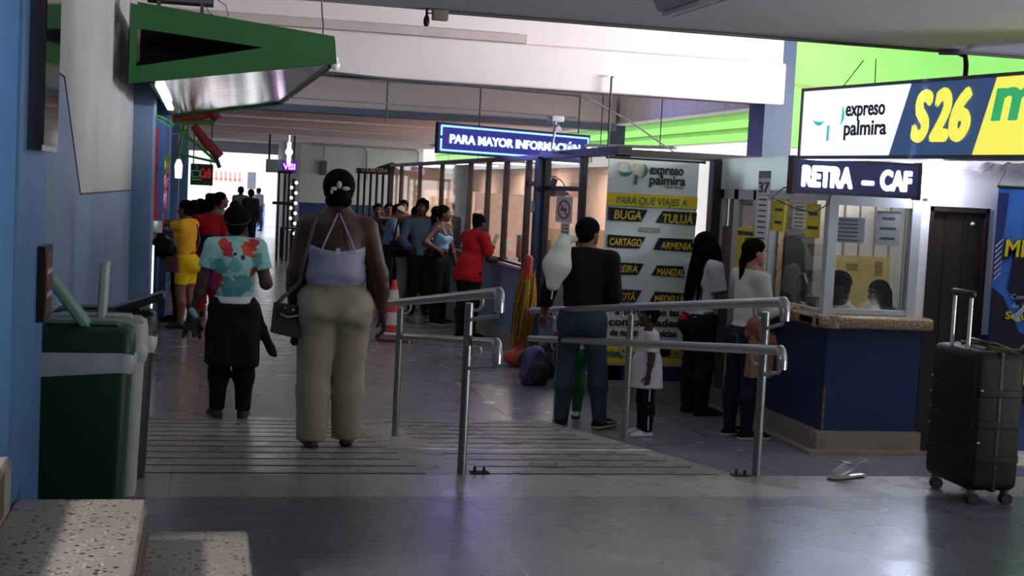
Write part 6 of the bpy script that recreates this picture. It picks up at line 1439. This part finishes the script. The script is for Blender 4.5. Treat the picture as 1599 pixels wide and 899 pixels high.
MB().tube([P.hp(.066*math.cos(a), -.010+.078*math.sin(a), .020+.022*math.sin(a)) for a in np.linspace(0, 2*math.pi, 28)[:-1]], .0035, 6, closed=True).build('head_band', mat('grey_band', (62, 60, 60), .6), P.root)
wl = P.world(P.wri['L']); t = empty('bouquet', (wl[0], wl[1], wl[2]-.03), label='dark bundle with a pale turquoise wrap carried by the woman in the floral top', cat='bundle')
random.seed(5); pr = []
for k in range(9): 
    a = k*.7; pr.append(cap((0, 0, -.03), (.075*math.cos(a), .06*math.sin(a), -.12-.03*(k % 3)), .024, .014))
blob('dark_leaves', pr+[cap((0, 0, .0), (0, 0, -.07), .05, .06)], .007, mat('dark_foliage', (16, 26, 26), .6), t)
blob('wrap', [cap((-.01, -.03, .03), (.02, -.045, -.01), .028, .024)], .007, mat('pale_wrap', (126, 176, 172), .5), t)

# 3 --- woman in yellow reaching into the shop
py = onz(283, 512, 0.0)
P = Person('woman in a yellow top and yellow shorts reaching into the left shop', 1.63, (float(py[0])+.03, float(py[1]), 0), 62, SKM, w=1.02, d=1.12, butt=1.35, la=((-.35, .9, .05), (-.2, 1, .25)), ra=((.08, .25, -1), (-.1, 1, .5)), ll=((-.03, .03, -1), (0, -.04, -1)), rl=((.03, -.02, -1), (0, -.08, -1)), res=.013, head=(0, -5))
P.build_body(); H = P.H
C_yel = cloth('yellow', (236, 176, 44)); C_yel2 = cloth('bright_yellow', (244, 196, 30))
P.top(C_yel, .45, .03, g=.010); P.pants(C_yel2, .06, g=.010, length=.36, name='shorts'); P.shoes(mat('dark_sandal', (50, 36, 32), .6), g=.003, name='sandal')
P.hair('puff')
t = empty('shoulder_bag', tuple(P.world(V3(-.085*H, .06*H, .50*H))), math.radians(62+75), 'brown crossbody bag of the woman in yellow', 'handbag')
M_brl = mat('brown_leather', (112, 66, 60), .5)
MB().rbox(-.12, .12, -.045, .045, -.10, .085, .03, 4).build('bag_body', M_brl, t); MB().rbox(-.115, .115, -.055, .05, .0, .09, .02, 3).build('flap', M_brl, t)
Mi = Matrix.Rotation(-math.radians(137), 3, 'Z')
def lb(p): return tuple(Mi @ (Vector(tuple(P.world(p)))-t.location))
MB().tube([(.1, 0, .08), lb(V3(-.03*H, -.10*H, .60*H)), lb(V3(.03*H, -.098*H, .70*H)), lb(V3(.065*H, -.05*H, .81*H)), lb(V3(.06*H, .03*H, .815*H)), lb(V3(.0, .12*H, .72*H)), lb(V3(-.07*H, .09*H, .60*H)), (-.1, 0, .08)], .008, 6).build('bag_strap', M_brl, t)
# 4 --- dark customer past her
p = onz(266, 505, 0.0)
P = Person('customer in black trousers bending into the left shop beyond the woman in yellow', 1.62, (float(p[0])+.06, float(p[1])+.30, 0), 88, SKD, fem=True, res=.015, lean=(0, 1.3), la=((-.1, .6, -1), (0, 1, -.2)), ra=((.1, .6, -1), (0, 1, -.2)))
P.build_body(); P.top(C_black, .5, .0); P.pants(C_black); P.shoes(C_black); P.hair('crop')
# 5 --- woman in red
p = onz(325, 492, 0.0)
P = Person('woman in a red top and red trousers standing behind the woman in yellow', 1.66, (float(ony(325, 400, 19.6)[0]), 19.6, 0), 15, SKD, w=1.05, res=.015, la=((-.3, .1, -1), (.3, .9, .1)), ra=((.2, .1, -1), (-.2, .8, .1)), head=(-40, 0))
P.build_body(); P.top(C_red, 1.9, .02, g=.012); P.pants(C_red, flare=.02); P.shoes(C_black); P.hair('crop', bun=[(0, -.03, .075, .034)])
px_ = P
t = empty('shoulder_bag', tuple(P.world(V3(.08*P.H, -.10*P.H, .40*P.H))), .2, 'magenta bag hanging beside the woman in red', 'bag')
MB().rbox(-.16, .14, -.05, .05, -.30, .14, .03, 3).build('bag_body', cloth('magenta', (150, 30, 120)), t); MB().tube([(-.1, 0, .13), (-.06, .05, .35), (.02, .08, .5), (.1, 0, .13)], .01, 6).build('bag_strap', C_black, t)
t = empty('backpack', tuple(P.world(V3(-.02*P.H, -.10*P.H, .62*P.H))), .25, 'small dark backpack on the back of the woman in red', 'backpack')
MB().rbox(-.11, .11, -.06, .05, -.14, .12, .04, 4).build('body', C_dkjean, t); MB().rbox(-.08, .08, -.085, -.05, -.12, .0, .015, 3).build('front_pocket', C_black, t)
# 6 --- woman in white beside her
P = Person('woman in white facing right, just beyond the woman in red', 1.72, (float(ony(341, 400, 20.6)[0]), 20.6, 0), -70, SKM, res=.015, la=((-.1, .1, -1), (.1, .6, -.4)), head=(0, 8))
P.build_body(); P.top(C_white, .5, .0); P.pants(C_white, flare=.02); P.shoes(C_white); P.hair('crop', bun=[(0, -.065, .045, .030)])
# 7 --- dark figure between yellow and red
P = Person('person in dark clothes seen between the yellow and the red woman', 1.60, (float(ony(311, 400, 21.4)[0]), 21.4, 0), 30, SKD, res=.017)
P.build_body(); P.top(C_dkjean, 1.9, 0); P.pants(C_dkjean); P.shoes(C_black); P.hair('bob')
# 8 --- olive figure half behind the floral woman
P = Person('person in olive clothes behind the head of the woman in the floral top', 1.55, (float(ony(364, 380, 23.5)[0]), 23.5, 0), 0, SKD, res=.017)
P.build_body(); P.top(cloth('olive', (92, 100, 86)), 1.6, 0); P.pants(C_dkjean); P.shoes(C_black); P.hair('crop')
# far figures in the bright opening
for (u_, y_, Hh, lab, c, f) in ((375, 40.0, 1.70, 'distant person in grey walking in the bright opening', (110, 112, 118), 10), (391, 37.0, 1.66, 'distant person in dark clothes in the bright opening, right of the grey one', (40, 42, 50), -20), (403, 52.0, 1.6, 'small distant figure near the blue kiosk', (90, 92, 110), 40)):
    P = Person(lab, Hh, (float(ony(u_, 330, y_)[0]), y_, 0), f, SKD, res=.022, ll=((-.03, .15, -1), (0, -.02, -1)), rl=((.03, -.12, -1), (0, -.12, -1)))
    P.build_body(); P.top(cloth('far_%d' % u_, c), 1.8, 0); P.pants(C_dkjean); P.shoes(C_black); P.hair('crop')

# 9 --- queue at the ticket offices
def at_floor(u_, v_): p = onz(u_, v_, 0.0); return (float(p[0]), float(p[1]), 0)
P = Person('woman in a pale blue tank top and black trousers, hand on her hip', 1.70, at_floor(683, 506), -128, SKD, w=1.03, butt=1.1, res=.012, la=((-.3, .1, -1), (0, .4, -1)), ra=((.75, -.25, -.8), (-.75, .55, -.45)), rh=dict(d=(-.8, .3, -.5), n=(-.4, -.8, -.2), curl=.5), head=(30, 0), ll=((-.05, .02, -1), (0, -.03, -1)), rl=((.07, .03, -1), (.02, -.03, -1)))
P.build_body(); H = P.H
C_sky = cloth('sky_blue', (120, 166, 200))
P.top(C_sky, 0, .115, g=.008, name='tank_top', cuts=[(P.neck-P.u*.085*H+V3(0, .05*H, 0), nz_((0, .55, 1)))]); 
for x in (-1, 1): strap(P, [P.neck-P.u*.085*H+V3(x*.052*H, .075*H, 0), P.neck-P.u*.03*H+V3(x*.055*H, .04*H, 0), P.neck-P.u*.015*H+V3(x*.058*H, -.005*H, 0), P.neck-P.u*.07*H+V3(x*.055*H, -.06*H, 0)], .011, C_sky, 'shoulder_strap')
P.pants(C_black, .10, flare=.02); P.shoes(C_black, C_white); P.hair('pony', bun=[(0, -.06, .02, .05)])
MB().tube([tuple(P.wri['R']+V3(.02*math.cos(a), .02*math.sin(a), .012*math.sin(a))) for a in np.linspace(0, 6.28, 10)[:-1]], .008, 6, closed=True).build('bracelet', C_white, P.root)
P = Person('person with short dreadlocks in a grey-blue jacket behind the tank-top woman', 1.74, (float(ony(656, 400, 20.8)[0]), 20.8, 0), 170, SKD, fem=False, res=.013, la=((-.25, .05, -1), (.2, .5, -.6)), ra=((.3, .1, -1), (-.4, .6, -.4)), head=(-10, 5))
P.build_body(); P.top(cloth('denim_jacket', (74, 88, 118)), 1.9, .0, g=.016); P.pants(C_black, flare=.015); P.shoes(C_black); P.hair('crop', g=.014, bun=[(.0, -.01, .07, .03), (-.03, -.02, .055, .028), (.03, -.03, .055, .028)])
P = Person('person in pale jeans and a navy jacket bending beside the man in the white cap', 1.66, (float(ony(636, 400, 21.6)[0]), 21.6, 0), -150, SKD, fem=False, res=.014, lean=(.0, .25), la=((-.2, .4, -1), (.2, .9, -.3)), ra=((.2, .4, -1), (-.2, .9, -.3)), head=(0, -20))
P.build_body(); P.top(cloth('navy_jacket', (40, 50, 78)), 1.9, -.02, g=.018); P.pants(cloth('pale_jean', (140, 148, 158)), flare=.015); P.shoes(C_white); P.hair('crop')
t = empty('shoulder_bag', tuple(P.world(V3(.12*P.H, .06*P.H, .58*P.H))), .3, 'dark sports bag with a red stripe in the ticket queue', 'bag')
MB().rbox(-.2, .2, -.09, .09, -.13, .13, .05, 4).build('bag_body', C_dkjean, t); MB().box(-.15, .15, -.095, -.09, .0, .03).build('stripe', C_red, t); MB().tube([(-.15, 0, .12), (-.05, .05, .45), (.1, .05, .45), (.16, 0, .12)], .014, 6).build('bag_strap', C_black, t)
P = Person('man in a white cap and light blue shirt looking down in the queue', 1.66, (float(ony(606, 400, 22.6)[0]), 22.6, 0), -100, SKM, fem=False, res=.014, la=((-.1, .3, -1), (.4, .9, .0)), ra=((.1, .3, -1), (-.4, .9, .0)), head=(0, -28), lean=(0, .12))
P.build_body(); P.top(cloth('light_blue', (120, 156, 206)), .6, -.03, g=.014, loose=.01); P.pants(C_dkjean); P.shoes(C_white); P.hair('crop')
H = P.H
o = mesh_arrays('cap', [(*sdf_arrays([ell(P.hp(0, -.004, .024), (.053*H, .064*H, .052*H), P.Rh), cap(P.hp(-.02, .06, .028), P.hp(.02, .06, .028), .03*H, .03*H, (1, 1.1, .25))], .008, [(P.hp(0, 0, .022), -(P.Rh @ nz_((0, -.15, 1))))], .01), 0)], C_white, P.root)
for (u_, y_, f, Hh, lab, c) in ((587, 23.8, 175, 1.62, 'person with reddish-brown face and dark top at the back of the queue', (50, 46, 56)), (627, 24.0, 160, 1.70, 'person in a grey top at the back of the queue, right of the white cap', (120, 124, 132)), (604, 25.0, 180, 1.62, 'person in a white top at the back of the queue, left of the dreadlocked person', (190, 190, 194))):
    P = Person(lab, Hh, (float(ony(u_, 400, y_)[0]), y_, 0), f, SKM, res=.017)
    P.build_body(); P.top(cloth('q_%d' % u_, c), .6, 0); P.pants(C_dkjean); P.shoes(C_black); P.hair('crop')
# 10 --- woman in the red polo at the counter
p = (3.46, float(onx(735, 400, 3.46)[1]), 0)
P = Person('woman in a red polo shirt leaning on the ticket counter', 1.64, p, -62, SKD, w=1.2, d=1.25, armw=1.15, butt=1.1, res=.011, lean=(0, .14), la=((-.05, .35, -1), (.1, 1, .35)), ra=((.08, .30, -1), (-.1, 1, -.05)), lh=dict(curl=.7), rh=dict(curl=.6), head=(5, -14), ll=((-.03, -.05, -1), (0, -.06, -1)), rl=((.03, -.02, -1), (0, -.05, -1)))
P.build_body(); H = P.H
P.top(C_red, .8, -.07, g=.014, loose=.012, name='polo_shirt', extra=[cap(P.pel+V3(0, -.012*H, .06*H), P.pel+V3(0, -.016*H, -.05*H), .110*H, .125*H, (1.05, .88, 1))]); P.pants(C_dkjean, flare=.012); P.shoes(C_black, C_white); P.hair('crop', bun=[(0, -.058, .045, .027)])
MB().tube([P.neck+V3(.05*H*math.cos(a), .012*H+.045*H*math.sin(a), .010*H-.02*H*math.sin(a)) for a in np.linspace(0, 6.28, 20)[:-1]], .010, 6, closed=True).build('collar', C_red, P.root)
wl = P.world(P.wri['L']+V3(0, .07*H, .03*H)); t = empty('paper_sheet', tuple(wl), .4, 'rolled white paper held up by the woman in the red polo', 'paper')
MB().cyl((0, 0, -.02), (.07, -.02, .17), .022, .03, n=12).build('sheet', C_white, t)

# 11 --- man with the white sack
pm = np.array([3.13, 11.0, 0.0])
P = Person('man in a black vest and jeans carrying a white sack over his shoulder', 1.76, (float(pm[0]), float(pm[1]), 0), -28, SKM, fem=False, w=1.10, d=1.15, butt=.9, res=.010, la=((-.35, .10, -1), (-.25, .38, -1)), ra=((.16, .02, -1), (-.45, .8, -.45)), lh=dict(n=(.3, .2, -1), d=(-.3, .8, -.4), curl=.8), rh=dict(curl=.6, n=(-1, 0, 0)), head=(-28, 3),
           ll=((-.06, .06, -1), (-.04, -.06, -1)), rl=((.10, .17, -1), (.10, -.03, -1)), feet=(.35, .4), armw=1.06, legw=.95)
P.build_body(); H = P.H
P.top(C_black, 1.95, .045, g=.014, name='black_shirt'); P.top(cloth('black_vest', (19, 19, 22)), 0, .04, g=.020, name='vest', neck=.01)
b = MB().tube([tuple(P.sh['R']+V3(-.012*H, .046*H*math.cos(a), .048*H*math.sin(a)-.006*H)) for a in np.linspace(-.6, 3.9, 16)], .007, 6); b.build('white_piping', C_white, P.root)
P.pants(cloth('faded_jean', (52, 64, 76), var=.25, scale=4), .05, g=.010, flare=.010, name='jeans', cuff=.02); P.shoes(cloth('black_suede', (22, 20, 20)), mat('pale_sole', (190, 176, 150), .7), g=.010, stripes=C_white)
P.hair('crop', g=.009)
a = P.world(V3(-.105*H, -.115*H, .785*H)); t = empty('sack', tuple(a), math.radians(-20), 'full white sack hanging behind the shoulder of the man in the vest', 'sack')
blob('sack_body', [cap((.02, .02, .12), (-.01, 0, -.02), .080, .118, (1, .8, 1)), cap((-.01, 0, -.02), (-.03, -.01, -.17), .118, .062, (1, .8, 1)), cap((.03, .05, .19), (.12, .10, .20), .05, .025)], .009, cloth('sack_white', (214, 220, 208), var=.08, bump=.5, bscale=12), t)
MB().tube([(-.035, -.01, -.22), (-.035, -.02, -.26), (-.04, -.02, -.30)], .006, 6).build('tie_cord', C_white, t)
# 12 --- boy
pb = onz(1004, 679, 0.0)
P = Person('small boy in a long white T-shirt and black track pants beside the rail', 1.03, (float(pb[0]), float(pb[1]), 0), 88, SKD, fem=False, w=1.22, d=1.35, butt=1.0, res=.009, head=(-12, 4), la=((-.10, .05, -1), (0, .12, -1)), ra=((.1, .05, -1), (0, .1, -1)), legw=.95)
HH = P.H
# children have larger heads
P.hc = P.hc+V3(0, 0, .028*HH)
_hp = P.hp
P.hp = lambda x, y, z: P.hc+P.Rh @ (V3(x, y, z)*P.H*1.28)
_hd = P.headp
def kid_head(P):
    H0 = P.H; P.H = H0
    R = P.Rh; h = P.hp
    def E(c, r, **k): return ell(h(*c), tuple(np.array(r)*H0*1.28), R, **k)
    return [E((0, -.006, .020), (.0455, .056, .049)), E((0, .014, -.012), (.038, .042, .046)), E((0, .026, -.044), (.022, .024, .018)), cap(h(0, .054, .006), h(0, .060, -.012), .005*H0, .010*H0, k=.006),
            E((-.018, .0545, .002), (.010, .006, .007), op='s', k=.006), E((.018, .0545, .002), (.010, .006, .007), op='s', k=.006), E((0, .052, -.030), (.0135, .009, .004), k=.003), E((0, .052, -.036), (.012, .009, .0044), k=.003),
            E((-.0465, -.004, -.004), (.007, .014, .019), k=.004), E((.0465, -.004, -.004), (.007, .014, .019), k=.004), cap(P.neck-P.u*.01*H0, h(0, -.012, -.03), .034*H0, .034*H0, k=.02)]
P.headp = lambda: kid_head(P)
P.build_body()
P.top(C_white, .75, -.13, g=.012, loose=.012, flare=.012, name='t_shirt', extra=[cap(P.pel+V3(0, 0, .06*HH), P.pel+V3(0, 0, -.14*HH), .125*HH, .145*HH, (1, .95, 1))])
P.pants(C_black, .05, g=.010, flare=.012, name='track_pants'); P.shoes(C_white, C_white, g=.008)
for q, x in (('L', -1), ('R', 1)): strap(P, [P.hip[q]+V3(x*(.062*HH+.012), .0, -.07*HH), P.knee[q]+V3(x*(.036*HH+.015), 0, 0), P.ank[q]+V3(x*(.024*HH+.02), 0, .02*HH)], .006, C_white, 'side_stripe')
h_ = P.hp; parts = [(*sdf_arrays([ell(h_(0, -.008, .021), tuple(np.array((.049, .060, .053))*HH*1.28), P.Rh), ell(h_(0, -.02, -.008), tuple(np.array((.042, .038, .042))*HH*1.28), P.Rh)], .006, [(h_(0, .046, .040), -(P.Rh @ nz_((0, -.727, .687))))], .01), 0)]
mesh_arrays('hair', parts, M_hair, P.root)
# child hidden behind the man's legs
P = Person('child in green trousers mostly hidden behind the man with the sack', 1.06, (float(pm[0])+.10, float(pm[1])+.62, 0), 150, SKM, fem=False, w=1.15, d=1.2, res=.012, ll=((-.03, .02, -1), (0, -.03, -1)))
P.build_body(); P.top(C_white, .7, -.02, g=.010); P.pants(cloth('green', (28, 96, 52)), .05, g=.010, flare=.008); P.shoes(mat('beige_trainer', (176, 160, 132), .6), C_black); P.hair('crop')

# 13 --- woman with long braids
pbz = onz(1098, 646, 0.0)
P = Person('woman with long braids, white T-shirt and black trousers at the booth', 1.66, (float(pbz[0])-.08, float(pbz[1]), 0), -70, SKD, w=1.05, d=1.1, butt=1.2, res=.010, la=((-.1, .25, -1), (.1, .9, -.2)), ra=((.1, .20, -1), (-.1, .9, -.3)), head=(-8, 0), ll=((-.04, .03, -1), (0, -.05, -1)), rl=((.04, .0, -1), (0, -.05, -1)))
P.build_body(); H = P.H
P.top(cloth('grey_white', (182, 188, 190)), .72, .02, g=.012, name='t_shirt', loose=.006); P.pants(C_black, .04, flare=.018); P.shoes(C_black)
blob('red_waistband', P.torso(.016)[:1]+P.torso(.016)[6:7], P.res, C_red, P.root, [(P.pel+P.u*.035*H, P.u), (P.pel+P.u*.0*H, -P.u)], .02)
P.hair('bob', g=.012)
b = MB(); random.seed(9)
for k in range(34):
    a = math.pi*(1.02+.96*k/33); r = .054; x0, y0 = r*math.cos(a), -.004+r*1.05*math.sin(a); z1 = -.27-.09*random.random()
    b.tube([P.hp(x0*.8, y0*.8, .045), P.hp(x0*1.15, y0*1.15, -.01), P.hp(x0*1.25, y0*1.2-.012, -.09), P.hp(x0*1.2, y0*1.1-.035, -.18), P.hp(x0*1.25+.01*random.uniform(-1, 1), y0-.05, z1)], [.006, .009, .009, .008, .005], 6)
for k in range(9):
    x = -1 if k % 2 else 1
    b.tube([P.hp(x*.035, .02, .05), P.hp(x*.056, .015+.004*k, .0), P.hp(x*.066, .01+.006*k, -.09), P.hp(x*.07, .02+.004*k, -.16)], [.006, .009, .009, .006], 6)
b.build('braids', M_hair, P.root)
# 14 --- woman with a low ponytail
pc = onz(1162, 682, 0.0)
P = Person('woman with a low ponytail and white top at the counter of the booth', 1.66, (float(pc[0])-.05, float(pc[1])-.02, 0), -80, SKL, w=1.0, d=1.02, butt=1.15, res=.0095, la=((-.1, .30, -1), (.1, 1, .05)), ra=((.1, .25, -1), (-.1, 1, .10)), lh=dict(curl=.6), rh=dict(curl=.7, n=(-.5, 0, -.8)), head=(-4, -2), ll=((-.03, -.06, -1), (0, -.05, -1)), rl=((.04, .03, -1), (.02, -.04, -1)), feet=(.1, .1), lean=(0, .02))
P.build_body(); H = P.H
P.top(cloth('ivory', (206, 204, 196)), 1.3, .03, g=.010, neck=.015, name='blouse'); P.pants(C_dkjean, .045, g=.008, flare=.004, name='jeans'); P.shoes(C_black, C_white, g=.008, stripes=C_white); P.hair('lowpony')
MB().rbox(-.045, .045, -.004, .004, -.05, .05, .003).build('back_pocket', C_jean, P.root).location = tuple(P.pel+V3(.05*H, -.092*H, -.02*H))
wl = P.world(P.wri['R']+V3(0, .09*H, .02*H)); t = empty('paper_sheet', tuple(wl), .3, 'small white paper in the hand of the woman with the ponytail', 'paper')
MB().rbox(-.05, .05, -.04, .04, -.003, .003, .002).build('sheet', C_white, t); t.rotation_euler = (.5, .2, .3)
q = P.world(V3(.10*H, .02*H, .50*H)); t = empty('shopping_bag', tuple(q), .2, 'tan paper bag with a coral cloth carried by the ponytail woman', 'bag')
MB().prism([(-.10, -.30), (.10, -.30), (.12, .05), (-.12, .05)], 'y', -.05, .05).build('bag_body', mat('kraft_paper', (150, 118, 86), .8, bump=.2), t)
blob('coral_cloth', [cap((-.09, -.03, .13), (.06, -.05, -.02), .06, .065), cap((-.06, -.02, .16), (-.10, 0, .06), .05, .05)], .010, cloth('coral', (150, 82, 74)), t)
# 15 --- clerks in the booth
q = ony(1310, 470, 10.9)
P = Person('clerk in a white shirt with a hand raised to his ear inside the booth', 1.82, (5.38, 10.72, 0.0), 75, SKD, fem=False, seat=.62, res=.010, lean=(0, .10), ll=((-.1, .5, -.85), (0, -.1, -1)), rl=((.1, .5, -.85), (0, -.1, -1)), la=((-.2, .55, -.8), (.10, .35, .9)), ra=((.15, .5, -.9), (-.2, .9, .2)), head=(10, -10), rh=None)
dz = float(ony(1320, 424, 10.72)[2])-(P.hc[2]+.072*P.H)
P.root.location.z = dz
P.build_body(); P.top(cloth('clerk_white', (216, 220, 228)), .7, -.02, g=.012); P.pants(C_dkjean); P.shoes(C_black); P.hair('crop')
MB().tube([tuple(P.wri['L']+V3(.022*math.cos(a), .022*math.sin(a), .0)) for a in np.linspace(0, 6.28, 10)[:-1]], .007, 6, closed=True).build('wrist_watch', M_steel, P.root)
q2 = ony(1388, 470, 11.5)
P2 = Person('second clerk in dark clothes seated at the right of the booth', 1.66, (float(q2[0]), 11.55, 0.0), 95, SKD, fem=True, seat=.58, res=.012, lean=(0, .10), ll=((-.1, .5, -.85), (0, -.1, -1)), rl=((.1, .5, -.85), (0, -.1, -1)), la=((-.1, .4, -1), (.1, 1, 0)), ra=((.1, .4, -1), (-.1, 1, 0)), head=(5, -8))
P2.root.location.z = float(ony(1388, 438, 11.55)[2])-(P2.hc[2]+.072*P2.H)
P2.build_body(); P2.top(C_black, .7, -.02, g=.012); P2.pants(C_black); P2.shoes(C_black); P2.hair('bob')
for pp, lab in ((P, 'stool under the clerk in the white shirt'), (P2, 'stool under the clerk in dark clothes')):
    z = pp.root.location.z+pp.pel[2]-.09*pp.H
    t = empty('stool', (pp.root.location.x, pp.root.location.y, 0), label=lab, cat='stool'); MB().cyl((0, 0, z-.06), (0, 0, z), .17, n=20).build('seat', M_black, t)
    MB().cyl((0, 0, .03), (0, 0, z-.06), .03).cyl((0, 0, 0), (0, 0, .03), .2, n=20).build('pedestal', M_steel, t)
